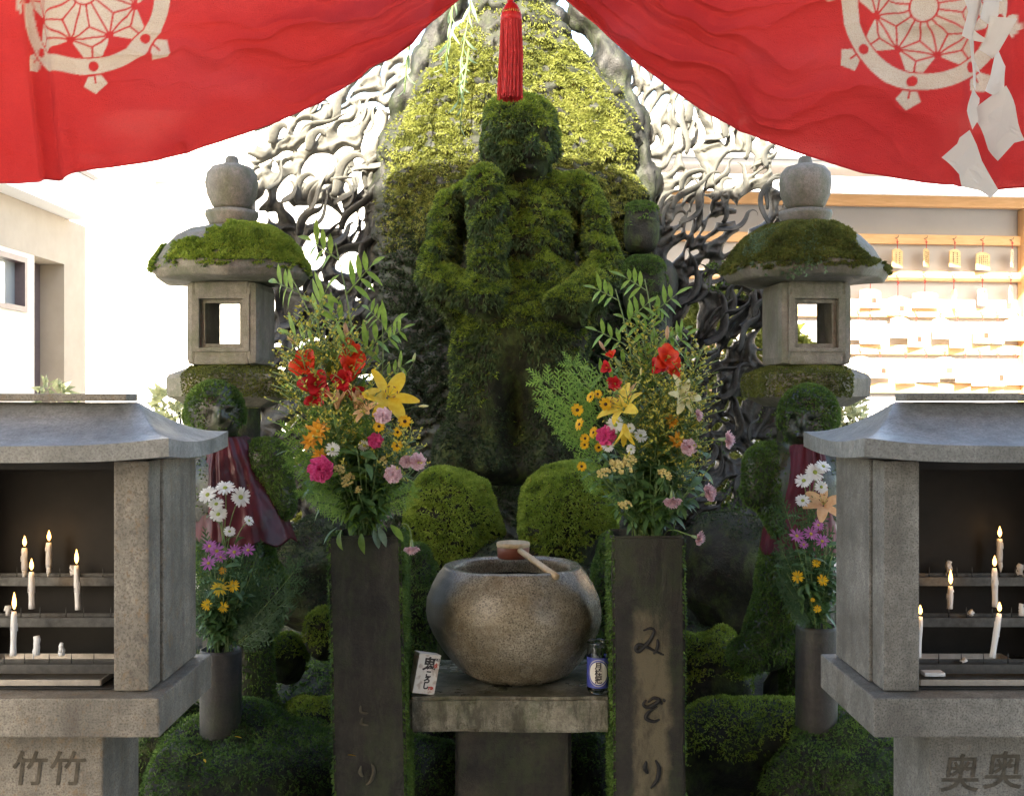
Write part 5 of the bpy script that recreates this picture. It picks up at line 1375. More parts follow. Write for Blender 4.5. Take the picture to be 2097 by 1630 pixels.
# ------------------------------------------------------------------ willow twigs hanging left of the tassel
lm = []
for q_ in range(4):
    mb = MB(); leaf(mb, (0, 0, 0), (0, 0, -1), (0, -1, 0), 1.0, .14, 0, .4+.3*q_, 6, .1, twist=(-.8+.5*q_)); me = mb.mesh('leaf'); me.materials.append(M['willow']); lm.append(me)
def willow(pts, n, label, seed, Lf=.085):
    rg = random.Random(seed); P3 = [P(*p) for p in pts]; r_ = empty('willow_twig', P3[0], label, 'twig')
    mb = MB(); mb.tube(P3, [.004, .003, .0025, .0015][:len(P3)] if len(P3) <= 4 else .0025, 6); mb.build('stem', M['stem'], r_)
    for q_ in range(n):
        t = (q_+.5)/n*(len(P3)-1); a = int(t); p = P3[a].lerp(P3[min(a+1, len(P3)-1)], t-a)
        o_ = bpy.data.objects.new('leaf', rg.choice(lm)); col.objects.link(o_); o_.parent = r_
        o_.location = p - r_.location; s = Lf*rg.uniform(.6, 1.2); o_.scale = (s, s, s)
        o_.rotation_euler = (rg.uniform(-.35, .35), rg.uniform(-.55, .55), rg.uniform(-1.5, 1.5))
willow([(965, -60, 4.4), (962, 20, 4.4), (945, 120, 4.4), (938, 215, 4.38)], 18, 'long willow twig in sunlight nearest the tassel', 1)
willow([(930, -20, 4.42), (922, 60, 4.42), (912, 130, 4.4)], 11, 'short willow twig with curled leaves at the curtain edge', 2)
willow([(840, 60, 4.45), (835, 110, 4.45), (828, 190, 4.45)], 11, 'willow twig at the left edge of the backing rock', 3, .07)
willow([(960, 100, 4.36), (950, 180, 4.36), (942, 265, 4.34)], 9, 'lowest willow twig ending beside the head of the large figure', 4, .07)

# ------------------------------------------------------------------ candle shrines
M['soot'] = plain('sooty_black_interior', (.007, .0068, .0066), .7, var=.5, scale=14)
M['steel'] = plain('tarnished_steel', (.10, .105, .11), .35, metal=.8, var=.3, scale=60)
M['wax'] = plain('white_wax', (.72, .74, .76), .45, var=.03)
M['wick'] = plain('black_wick', (.02, .015, .012), .9)
m, nt, b = nmat('candle_flame'); b.inputs['Base Color'].default_value = (1, .6, .2, 1); b.inputs['Emission Color'].default_value = (1, .50, .13, 1); b.inputs['Emission Strength'].default_value = 1.5; M['flame'] = m
M['kanji_cut'] = plain('carved_characters', (.075, .064, .048), .9, var=.5, scale=50)
def shrine(sg, label, kan, mt, md):
    XO = .009
    def bx(mb, x0, x1, y0, y1, z0, z1, bev=.004):
        a, b = sorted((XO+sg*x0, XO+sg*x1)); mb.box(a, b, y0, y1, z0, z1, bev=bev)
    T_ = empty('candle_shrine', (XO+sg*1.05, 2.38, 0), label, 'candle shrine', 'pair of stone candle shrines')
    mb = MB(); bx(mb, .7006, 1.42, 2.2, 2.585, .835, .912); 
    mb.build('base_slab', mt, T_)
    mb = MB(); bx(mb, .846, 1.30, 2.30, 2.52, 0, .833); ped = mb.build('pedestal', md, T_)
    mb = MB(); bx(mb, .735, .806, 2.246, 2.32, .914, 1.374); mb.build('corner_post', mt, T_)
    mb = MB(); bx(mb, 1.31, 1.38, 2.246, 2.32, .914, 1.374); mb.build('corner_post', mt, T_)
    mb = MB(); bx(mb, .729, .765, 2.322, 2.56, .914, 1.374); mb.build('side_wall', mt, T_)
    mb = MB(); bx(mb, 1.345, 1.386, 2.322, 2.56, .914, 1.374); mb.build('side_wall', mt, T_)
    mb = MB(); bx(mb, .767, 1.343, 2.535, 2.56, .914, 1.374); mb.build('back_wall', mt, T_)
    mb = MB(); bx(mb, .767, 1.343, 2.322, 2.533, .9145, .918, 0); bx(mb, .808, 1.308, 2.26, 2.321, .9145, .917, 0)
    bx(mb, .767, 1.343, 2.5305, 2.5335, .92, 1.35, 0); bx(mb, .767, 1.343, 2.325, 2.532, 1.352, 1.372, 0)
    bx(mb, .7665, .770, 2.323, 2.53, .92, 1.35, 0); bx(mb, 1.340, 1.3435, 2.323, 2.53, .92, 1.35, 0)
    mb.build('soot_lining', M['soot'], T_)
    # roof, curved with upturned corners
    x0, x1, y0, y1 = .666, 1.45, 2.15, 2.60; nx, ny = 110, 70
    xs = np.linspace(x0, x1, nx); ys = np.linspace(y0, y1, ny); Xg, Yg = np.meshgrid(xs, ys)
    yc = (y0+y1)/2; hd = (y1-y0)/2
    e = np.minimum.reduce([(Yg-y0)/hd, (y1-Yg)/hd, (Xg-x0)/.135, (x1-Xg)/.135]); e = np.clip(e, 0, 1)
    dx = np.minimum(Xg-x0, x1-Xg); dy = np.minimum(Yg-y0, y1-Yg)
    lift = .015*np.exp(-(dx/.09)**1.4)*np.exp(-(dy/.10)**1.3)
    zE = 1.408
    Zt = zE + (1.493-zE)*(.42*e+.58*e**2) + lift
    Zt = np.minimum(Zt, 1.493)
    Zb = np.full_like(Zt, 1.376) + lift*.8
    Vt = np.stack([XO+sg*Xg, Yg, Zt], -1).reshape(-1, 3); Vb_ = np.stack([XO+sg*Xg, Yg, Zb], -1).reshape(-1, 3)
    i = np.arange(ny-1)[:, None]*nx + np.arange(nx-1)[None, :]; n_ = nx*ny
    Qt = np.stack([i, i+1, i+nx+1, i+nx], -1).reshape(-1, 4)
    rim = np.concatenate([np.arange(nx), np.arange(1, ny)*nx+nx-1, (ny-1)*nx+np.arange(nx-2, -1, -1), np.arange(ny-2, 0, -1)*nx]); r2 = np.roll(rim, -1)
    Qs = np.stack([rim, rim+n_, r2+n_, r2], -1); Qb = Qt[:, ::-1]+n_
    # separate verts for the rim so the edge stays crisp
    Vall = np.concatenate([Vt, Vb_, Vt[rim], Vb_[rim]]); L_ = len(rim); a_ = 2*n_+np.arange(L_)
    Qs = np.stack([a_, a_+L_, np.roll(a_, -1)+L_, np.roll(a_, -1)], -1)
    Qall = np.concatenate([Qt, Qb, Qs]); 
    if sg < 0: Qall = Qall[:, ::-1]
    Vall = Vall + np.stack([0*Vall[:, 0], 0*Vall[:, 0], fbm(Vall, 12, 2, 3)*.0008], -1)
    rf = np_mesh('roof', Vall, Qall, M['granite_roof'], T_, smooth=True); rf.data.set_sharp_from_angle(angle=R(16))
    mb = MB(); bx(mb, .812, 1.29, yc-.035, yc+.035, 1.4935, 1.509, .003); mb.build('ridge', mt, rf)
    for q_, (u, v, s_) in enumerate(kan[1]):
        o_ = text_on(kan[0][q_], S(s_, 2.3), (P(u, v, 2.3).x, 2.2988, P(u, v, 2.3).z), (0, -1, 0), (0, 0, 1), M['kanji_cut'], ped, 'carved_character', bold=.0008, shear=.12)
    return T_
M['granite_l'] = M['granite']
SHL = shrine(-1, 'left stone candle shrine with a grey curved roof on a lettered pedestal', ('竹竹', [(58, 1578, 74), (135, 1578, 74)]), M['granite_warm'], M['granite_warm'])
SHR = shrine(1, 'right stone candle shrine with a sky lit curved roof on a lettered pedestal', ('奥奥', [(1964, 1588, 82), (2052, 1582, 82)]), M['granite'], M['granite'])
zr = [.950, 1.030, 1.104]; yr = [2.33, 2.41, 2.49]
def rack(sg, label):
    XO = .009; T_ = empty('candle_rack', (XO+sg*1.05, 2.4, .918), label, 'candle rack', 'steel candle racks in the shrines')
    for z, y in zip(zr, yr):
        mb = MB(); a, b = sorted((XO+sg*(.812 if y < 2.34 else .772), XO+sg*1.33))
        mb.box(a, b, y-.012, y+.012, z-.003, z); mb.box(a, b, y-.014, y-.0122, z-.018, z+.001); mb.box(a, b, y+.0122, y+.014, z-.004, z+.006)
        br = mb.build('shelf_bar', M['steel'], T_)
        mb = MB()
        for q_ in range(12):
            xx = XO+sg*(.828+q_*.0475+.007*math.sin(q_*3+y*50)); mb.tube([(xx, y, z), (xx, y, z+.016), (xx, y, z+.022)], [.0013, .001, .0002], 6)
        tag(mb.build('spike', M['steel'], br), kind='stuff')
    for x_ in (.80 if False else .79, 1.325):
        mb = MB(); a, b = sorted((XO+sg*x_, XO+sg*(x_+.01)))
        mb.box(a, b, 2.40, 2.50, .9185, .93); mb.box(a, b, 2.40, 2.41, .93, zr[1]-.004); mb.box(a, b, 2.482, 2.495, .93, zr[2]-.004); mb.build('upright', M['steel'], T_)
rack(-1, 'three tier steel candle rack inside the left shrine'); rack(1, 'three tier steel candle rack inside the right shrine')
M['tray'] = plain('worn_metal_tray', (.55, .53, .50), .3, metal=.8, var=.2)
def tray(u0, u1, v, y0, y1, label):
    mb = MB(); z = .9195; a = (u0-CX)*y0/F; b = (u1-CX)*y0/F
    mb.box(a, b, y0, y1, z, z+.002); mb.box(a, b, y0-.002, y0, z, z+.012); mb.box(a, b, y1, y1+.002, z, z+.012); mb.box(a-.002, a, y0, y1, z, z+.012); mb.box(b, b+.002, y0, y1, z, z+.012)
    tag(mb.build('drip_tray', M['tray']), label, 'tray')
tray(-110, 205, 0, 2.27, 2.50, 'shallow steel drip tray under the left candle rack')
tray(1885, 2150, 0, 2.27, 2.50, 'shallow steel drip tray under the right candle rack')
mb = MB(); q_ = P(1922, 0, 2.28); mb.box(q_.x-.024, q_.x+.018, 2.29, 2.33, .9325, .940, bev=.001); tag(mb.build('matchbox', M['wax']), 'small white packet lying on the tray in the right shrine', 'packet')
def candle(u, vtop, vbot, row, lit, label, lean=0.0, rag=0):
    y = yr[row]; z0 = P(0, vbot, y).z; z0 = max(z0, zr[row]+.004); z1 = P(0, vtop, y).z; x = P(u, 0, y).x; k = y/F
    T_ = empty('candle', (x, y, z0), label, 'candle'); rg = random.Random(int(u)); L = z1-z0
    n = max(4, int(L/.008)); pts = []; rr = []
    for i_ in range(n+1):
        t = i_/n; pts.append(Vector((x+lean*t*L+rag*rg.uniform(-1, 1)*.0015, y, z0+L*t))); rr.append(6.0*k*(1+rag*rg.uniform(-.35, .3))*(1.0 if t < .97 else .8)*(1+.06*math.sin(t*9+u)))
    mb = MB(); mb.tube(pts, rr, 14)
    for q_ in range(3+rag*5):
        a = rg.uniform(0, 6.28); t0 = rg.uniform(.2 if rag else .6, .98); l_ = rg.uniform(.1, .35)*L
        b_ = pts[int(t0*n)]; e_ = Vector((math.cos(a), math.sin(a), 0))*6.2*k
        mb.tube([b_+e_, b_+e_*1.03-Vector((0, 0, l_*.5)), b_+e_-Vector((0, 0, l_))], [.0009, .0013, .0017], 6)
    if lit and row == 2 and not rag:
        mb.tube([Vector((x, y, z0+.004)), Vector((x+.001, y-.003, z0-.008)), Vector((x, y-.006, z0-.02))], [.006, .005, .001], 8)
    mb.build('wax', M['wax'], T_)
    if not rag or lit:
        tp_ = pts[-1]; mb = MB(); mb.tube([tp_, tp_+Vector((.0004, 0, .007))], .0008, 5); mb.build('wick', M['wick'], T_)
    if lit:
        fl = MB(); h_ = lit*k; f0 = tp_+Vector((.0004, 0, .004))
        fl.lathe([(.0002, 0), (.0022, .08*h_), (.0040, .25*h_), (.0043, .40*h_), (.0034, .60*h_), (.0019, .80*h_), (.0003, h_)], f0, 14); fl.build('flame', M['flame'], T_)
        ld = bpy.data.lights.new('flame_light', 'POINT'); ld.energy = .006; ld.color = (1, .55, .22); ld.shadow_soft_size = .004
        lo = bpy.data.objects.new('flame_light', ld); col.objects.link(lo); lo.parent = T_; lo.location = f0+Vector((0, -.012, h_*.5))-T_.location
candle(27, 1252, 1342, 0, 36, 'tall lit candle at the far left on the front row of the left shrine', .02)
candle(75, 1302, 1342, 0, 0, 'ragged burnt out candle stub second on the front row of the left shrine', 0, 1)
candle(126, 1316, 1342, 0, 0, 'shortest stub, third on the front row of the left shrine', 0, 1)
candle(15, 1240, 1276, 1, 0, 'melted stub partly hidden behind the front candle at the far left', 0, 1)
candle(65, 1171, 1246, 1, 24, 'lit candle on the middle row of the left shrine, left one', -.01)
candle(160, 1158, 1248, 1, 30, 'tallest lit candle on the middle row of the left shrine, nearest the post', -.04)
candle(50, 1122, 1168, 2, 22, 'short lit candle on the back row of the left shrine, left one', .0)
candle(100, 1111, 1162, 2, 22, 'lit candle on the back row of the left shrine, right one', .0)
candle(150, 1158, 1176, 2, 0, 'tiny stub on the back row of the left shrine', 0, 1)
candle(1880, 1262, 1346, 0, 20, 'lit candle on the front row of the right shrine, beside the post', .05)
candle(2032, 1256, 1346, 0, 20, 'leaning lit candle on the front row of the right shrine', .16)
candle(1974, 1350, 1368, 0, 0, 'melted remnant between the two front candles of the right shrine', 0, 1)
candle(1945, 1200, 1246, 1, 30, 'short lit candle on the middle row of the right shrine', .03)
candle(2038, 1163, 1242, 1, 22, 'tall lit candle on the middle row of the right shrine', -.02)
candle(1988, 1250, 1264, 1, 0, 'small wax remnant on the middle row of the right shrine', 0, 1)
candle(2092, 1236, 1262, 1, 0, 'thick melted stub at the right edge on the middle row', 0, 1)
candle(2047, 1103, 1152, 2, 22, 'lit candle on the back row of the right shrine', .0)
candle(1943, 1148, 1172, 2, 0, 'pointed wax remnant on the back row of the right shrine', 0, 1)
candle(2090, 1155, 1176, 2, 0, 'wax remnant at the right edge on the back row', 0, 1)
# ------------------------------------------------------------------ flowers
M['p_red'] = leafmat('scarlet_petal', (.60, .018, .010), (.75, .07, .02), scale=90, trans=.3)
M['p_darkred'] = leafmat('crimson_petal', (.42, .008, .016), (.55, .02, .03), scale=90, trans=.25)
M['p_yellow'] = leafmat('lily_yellow_petal', (.70, .46, .03), (.80, .62, .08), scale=60, trans=.35)
M['p_pale'] = leafmat('pale_yellow_petal', (.72, .62, .26), (.80, .74, .45), scale=60, trans=.35)
M['p_mum'] = leafmat('golden_petal', (.72, .40, .015), (.80, .52, .02), scale=60, trans=.25)
M['p_orange'] = leafmat('orange_petal', (.70, .28, .02), (.78, .40, .04), scale=60, trans=.3)
M['p_apricot'] = leafmat('apricot_petal', (.62, .34, .16), (.72, .47, .26), scale=60, trans=.3)
M['p_white'] = leafmat('white_petal', (.70, .70, .66), (.78, .78, .75), scale=60, trans=.3)
M['p_pink'] = leafmat('pale_pink_petal', (.66, .36, .42), (.80, .68, .70), scale=240, trans=.3)
M['p_hot'] = leafmat('hot_pink_petal', (.66, .04, .20), (.78, .14, .34), scale=150, trans=.3)
M['p_purple'] = leafmat('mauve_petal', (.36, .09, .32), (.52, .22, .50), scale=90, trans=.3)
M['p_statice'] = leafmat('statice_yellow', (.58, .46, .13), (.74, .64, .30), scale=200, trans=.2)
M['p_gold'] = leafmat('goldenrod_yellow', (.38, .36, .05), (.60, .52, .08), scale=200, trans=.25)
M['c_dark'] = plain('dark_flower_centre', (.05, .022, .008), .8); M['c_yellow'] = plain('yellow_flower_centre', (.45, .36, .05), .8, bs=.4, scale=400)
M['c_green'] = plain('green_flower_centre', (.28, .34, .05), .8)
M['anther'] = plain('brown_anther', (.16, .05, .02), .7); M['spathe'] = leafmat('brown_pink_bud_sheath', (.38, .22, .14), (.52, .36, .22), trans=.2)
M['bud'] = leafmat('green_lily_bud', (.24, .30, .10), (.42, .46, .22), trans=.2); M['bud_pale'] = leafmat('pale_yellow_bud', (.62, .60, .25), (.74, .72, .42), trans=.25)
M['calyx'] = leafmat('calyx_green', (.14, .22, .10), (.24, .32, .16), trans=.1)
Z = Vector((0, 0, 1))
def pet(mb, n, r0, L, W_, tilt, curl, seed=0, jit=.1, mi=0, prof=None, z0=0, cup=.12, ns=5, phase=0, twist=0):
    rg = random.Random(seed)
    for k in range(n):
        a = 2*math.pi*(k+phase)/n + rg.uniform(-jit, jit)
        d = Vector((math.cos(a), math.sin(a), 0)); t = tilt+rg.uniform(-jit, jit)
        dd = d*math.cos(t)+Z*math.sin(t); up = Z*math.cos(t)-d*math.sin(t)
        leaf(mb, d*r0+Z*z0, dd, up, L*(1+rg.uniform(-jit, jit)), W_, mi, curl+rg.uniform(-jit, jit), ns, cup, prof, twist=rg.uniform(-twist, twist))
def dome(mb, r, h, z=0, n=12, mi=0):
    mb.lathe([(r, z), (r*.85, z+h*.5), (r*.5, z+h*.88), (.001, z+h)], (0, 0, 0), n, mi)
def ruffle(mb, r0, r1, z0, z1, n, waves, amp, seed, mi=0):
    rg = random.Random(seed); ph = [rg.uniform(0, 6) for _ in range(3)]; V = []; rows = 4
    for j in range(rows+1):
        t = j/rows
        for k in range(n):
            a = 2*math.pi*k/n; w = math.sin(waves*a+ph[0])+.6*math.sin(waves*1.7*a+ph[1]) + .35*math.sin(waves*4.1*a+ph[2])
            r = r0+(r1-r0)*t; V.append(Vector(((r+amp*.5*w*t)*math.cos(a+.12*w*t), (r+amp*.5*w*t)*math.sin(a+.12*w*t), z0+(z1-z0)*t**.8+amp*w*t*.8)))
    Fc = [(j*n+k, j*n+(k+1) % n, (j+1)*n+(k+1) % n, (j+1)*n+k) for j in range(rows) for k in range(n)]
    mb.add(V, Fc, mi, False)
wp = lambda t: max(.12, math.sin(math.pi*min(1, t*.86+.10))**.7)
tongue = lambda t: (.35+.65*min(1, t*2.2))*(1 if t < .85 else math.sqrt(max(0, 1-((t-.85)/.16)**2)))
narrow = lambda t: max(.05, math.sin(math.pi*min(1, t*.93+.07)))
def bloom_meshes(kind, seed):
    out = []       # list of (part name, mb, mats)
    if kind == 'gladiolus':
        mb = MB(); pet(mb, 3, .08, 1.12, .98, .95, .75, seed, .14, prof=wp, cup=.28, ns=7, twist=.25); pet(mb, 3, .06, 1.0, .82, 1.1, .5, seed+1, .14, prof=wp, z0=.04, cup=.3, phase=.5, ns=7, twist=.25); out.append(('petals', mb, None))
        mb = MB(); [mb.tube([(0, 0, .1), (.05*k, .04, .45), (.09*k, .05, .72)], [.02, .016, .035], 6) for k in (-1, 0, 1)]; out.append(('stamen', mb, 'c_yellow'))
    elif kind == 'lily':
        mb = MB(); pet(mb, 3, .05, 1.3, .60, .8, 1.1, seed, .10, prof=wp, cup=.22, ns=8, twist=.2); pet(mb, 3, .05, 1.25, .44, .85, 1.0, seed+1, .10, prof=wp, cup=.2, phase=.5, ns=8, twist=.2); out.append(('petals', mb, None))
        mb = MB()
        for k in range(6): a = k*1.05; mb.tube([(0, 0, .1), (.13*math.cos(a), .13*math.sin(a), .5), (.24*math.cos(a), .24*math.sin(a), .78)], .012, 5); 
        out.append(('stamen', mb, 'c_green'))
        mb = MB()
        for k in range(6): a = k*1.05; c_ = Vector((.24*math.cos(a), .24*math.sin(a), .80)); mb.tube([c_-Vector((-.07*math.sin(a), .07*math.cos(a), 0)), c_, c_+Vector((-.07*math.sin(a), .07*math.cos(a), 0))], [.012, .028, .012], 6)
        out.append(('anther', mb, 'anther'))
    elif kind == 'trumpet':
        mb = MB(); pet(mb, 6, .05, 1.3, .38, 1.32, .55, seed, .06, prof=wp, cup=.3, ns=8); out.append(('petals', mb, None))
    elif kind in ('bud', 'bud_pale', 'spathe'):
        mb = MB(); mb.lathe([(.05, -.1), (.16, .05), (.24, .35), (.28, .75), (.24, 1.15), (.13, 1.5), (.03, 1.65)], (0, 0, 0), 12, sup=lambda a: 1+.10*math.cos(3*a)); out.append(('bud', mb, kind))
    elif kind == 'carnation':
        mb = MB()
        for j in range(6): ruffle(mb, .05, 1.0-.13*j, .0+.05*j, .22+.13*j, 64, 7+j % 3, .15, seed*7+j)
        out.append(('petals', mb, None))
        mb = MB(); mb.lathe([(.06, -.95), (.16, -.85), (.22, -.5), (.24, -.15), (.34, .02)], (0, 0, 0), 12); out.append(('calyx', mb, 'calyx'))
    elif kind == 'mum':
        mb = MB(); pet(mb, 16, .22, .78, .30, .30, .35, seed, .12, prof=tongue, ns=4); pet(mb, 14, .2, .62, .28, .60, .3, seed+1, .12, prof=tongue, ns=4, phase=.5, z0=.03); out.append(('petals', mb, None))
        mb = MB(); dome(mb, .27, .16, .06); out.append(('centre', mb, 'c_dark'))
    elif kind == 'pompon':
        mb = MB(); pet(mb, 20, .1, .9, .24, .18, .2, seed, .12, prof=tongue, ns=4); pet(mb, 18, .1, .8, .24, .55, .15, seed+1, .12, prof=tongue, ns=4, z0=.04); pet(mb, 14, .06, .62, .22, .95, .1, seed+2, .12, prof=tongue, ns=4, z0=.08); out.append(('petals', mb, None))
        mb = MB(); dome(mb, .16, .2, .15); out.append(('centre', mb, 'c_yellow'))
    elif kind == 'daisy':
        mb = MB(); pet(mb, 17, .18, .86, .25, .16, .28, seed, .11, prof=tongue, ns=4, twist=.2); pet(mb, 9, .18, .8, .23, .3, .3, seed+3, .15, prof=tongue, ns=4, z0=.02); out.append(('petals', mb, None))
        mb = MB(); dome(mb, .27, .15, .0); out.append(('centre', mb, 'c_green'))
    elif kind == 'aster':
        mb = MB(); pet(mb, 14, .18, .86, .26, .2, .25, seed, .13, prof=narrow, ns=4); out.append(('petals', mb, None))
        mb = MB(); dome(mb, .22, .14, .0); out.append(('centre', mb, 'c_yellow'))
    elif kind == 'star':
        mb = MB(); pet(mb, 9, .1, .95, .36, .35, .35, seed, .2, prof=narrow, ns=5, cup=.25); pet(mb, 8, .1, .75, .3, .8, .2, seed+1, .2, prof=narrow, ns=5, z0=.05, cup=.25); out.append(('petals', mb, None))
        mb = MB(); dome(mb, .15, .18, .08); out.append(('centre', mb, 'c_yellow'))
    elif kind == 'statice':
        rg = random.Random(seed); mb = MB()
        for k in range(46):
            a = rg.uniform(0, 6.28); r_ = math.sqrt(rg.random())*.95; c_ = Vector((r_*math.cos(a), r_*math.sin(a)*.7, .35*(1-r_*r_)+rg.uniform(-.1, .1)))
            for q_ in range(5):
                b_ = q_*1.256+a; leaf(mb, c_, (math.cos(b_)*.7, math.sin(b_)*.7, .7), (-math.cos(b_), -math.sin(b_), 1), .20, .17, 0, .3, 2, .1, tongue)
        out.append(('florets', mb, 'p_statice'))
    return out
_bc = {}
def bloom(kind, mat_, seed):
    key = (kind, mat_, seed % 3)
    if key not in _bc:
        _bc[key] = []
        for nm, mb, mm in bloom_meshes(kind, seed % 3 + 1):
            me = mb.mesh(nm); me.materials.append(M[mm or mat_]); _bc[key].append((nm, me))
    return _bc[key]
lf_mesh = {}
for nm_, mt_ in (('leaf', 'leaf'), ('leaf_dark', 'leaf_dark'), ('leaf_blue', 'leaf_blue')):
    for q_ in range(3):
        mb = MB(); leaf(mb, (0, 0, 0), (1, 0, 0), (0, 0, 1), 1.0, .34, 0, .5+.4*q_, 7, .2, narrow, twist=(q_-1)*.5); me = mb.mesh('leaf'); me.materials.append(M[mt_]); lf_mesh[(nm_, q_)] = me
def bez(p0, p1, p2, p3, n=10): 
    return [p0*(1-t)**3+p1*3*t*(1-t)**2+p2*3*t*t*(1-t)+p3*t**3 for t in [k/n for k in range(n+1)]]
fseed = [0]
def add_leaf(root, p, d, L, mt_='leaf', seed=0, roll=0):
    o = bpy.data.objects.new('leaf', lf_mesh[(mt_, seed % 3)]); col.objects.link(o); o.parent = root
    o.location = p-root.location; o.scale = (L, L, L); o.rotation_mode = 'QUATERNION'
    o.rotation_quaternion = Vector(d).normalized().to_track_quat('X', 'Z') @ Quaternion((1, 0, 0), roll); return o
def flower(kind, mat_, spots, mouth, label, name='flower', face=None, leaves=2, stem='stem', srad=.0016, lmat='leaf', group=None, droop=0):
    """spots: list of (u, v, depth, radius px[, facing]) for the blooms on one stem rising from the mouth of a vase"""
    fseed[0] += 1; sd_ = fseed[0]; rg = random.Random(sd_*13)
    mouth = Vector(mouth); m0 = mouth + Vector((rg.uniform(-.035, .035), rg.uniform(-.03, .03), -.05))
    T_ = empty(name, mouth+Vector((0, 0, -.05)), label, 'flower', group)
    pts3 = [P(s[0], s[1], s[2]) for s in spots]
    far = max(pts3, key=lambda q: (q-m0).length)
    tip = pts3[0]
    mb = MB()
    f0 = Vector(spots[0][4] if len(spots[0]) > 4 else (rg.uniform(-.4, .4), -1, rg.uniform(.1, .6))).normalized()
    rr0 = S(spots[0][3], spots[0][2])
    back = tip - f0*rr0*.6
    L = (back-m0).length
    h_ = max(.05, back.z-m0.z)
    c1 = m0+Vector((rg.uniform(-.01, .01), -.005, max(.5*L, .06))); c2 = back - f0*L*.22 - Vector((0, 0, 0.0 if droop == 0 else -droop))
    path = bez(m0, c1, c2, back, 14)
    mb.tube(path, [srad*(1.3-.5*k/14) for k in range(15)], 6); so = mb.build('stem', M[stem], T_)
    for k, s in enumerate(spots):
        fv = Vector(s[4] if len(s) > 4 else f0+Vector((rg.uniform(-.3, .3), rg.uniform(-.2, .2), rg.uniform(-.2, .2)))).normalized()
        kk = s[5] if len(s) > 5 else kind; mm = s[6] if len(s) > 6 else mat_
        q = fv.to_track_quat('Z', 'Y') @ Quaternion((0, 0, 1), rg.uniform(0, 6.28)); rr = S(s[3], s[2])*(1.0 if (s[5] if len(s) > 5 else kind) == 'daisy' else 1.08)
        base = None; 
        for nm, me in bloom(kk, mm, sd_+k):
            o = bpy.data.objects.new(nm, me); col.objects.link(o)
            o.parent = T_ if base is None else base
            if base is None:
                o.location = pts3[k]-T_.location; o.scale = (rr, rr, rr); o.rotation_mode = 'QUATERNION'; o.rotation_quaternion = q; base = o
        if k > 0:
            mb = MB(); j = min(range(15), key=lambda i_: (path[i_]-pts3[k]).length+(.03 if path[i_].z > pts3[k].z else 0)); j = max(2, j-2)
            mb.tube(bez(path[j], path[j]+Vector((0, 0, .02)), pts3[k]-fv*rr*1.0, pts3[k]-fv*rr*.3, 6), srad*.7, 5); mb.build('side_stem', M[stem], T_)
    for k in range(leaves):
        t = rg.randint(4, 11); d = Vector((rg.uniform(-1, 1), rg.uniform(-.9, .2), rg.uniform(.1, .8)))
        add_leaf(T_, path[t], d, rg.uniform(.035, .07), lmat, rg.randint(0, 2), rg.uniform(-.8, .8))
    return T_
ML = P(750, 1100, 2.88); MR = P(1330, 1100, 2.88)
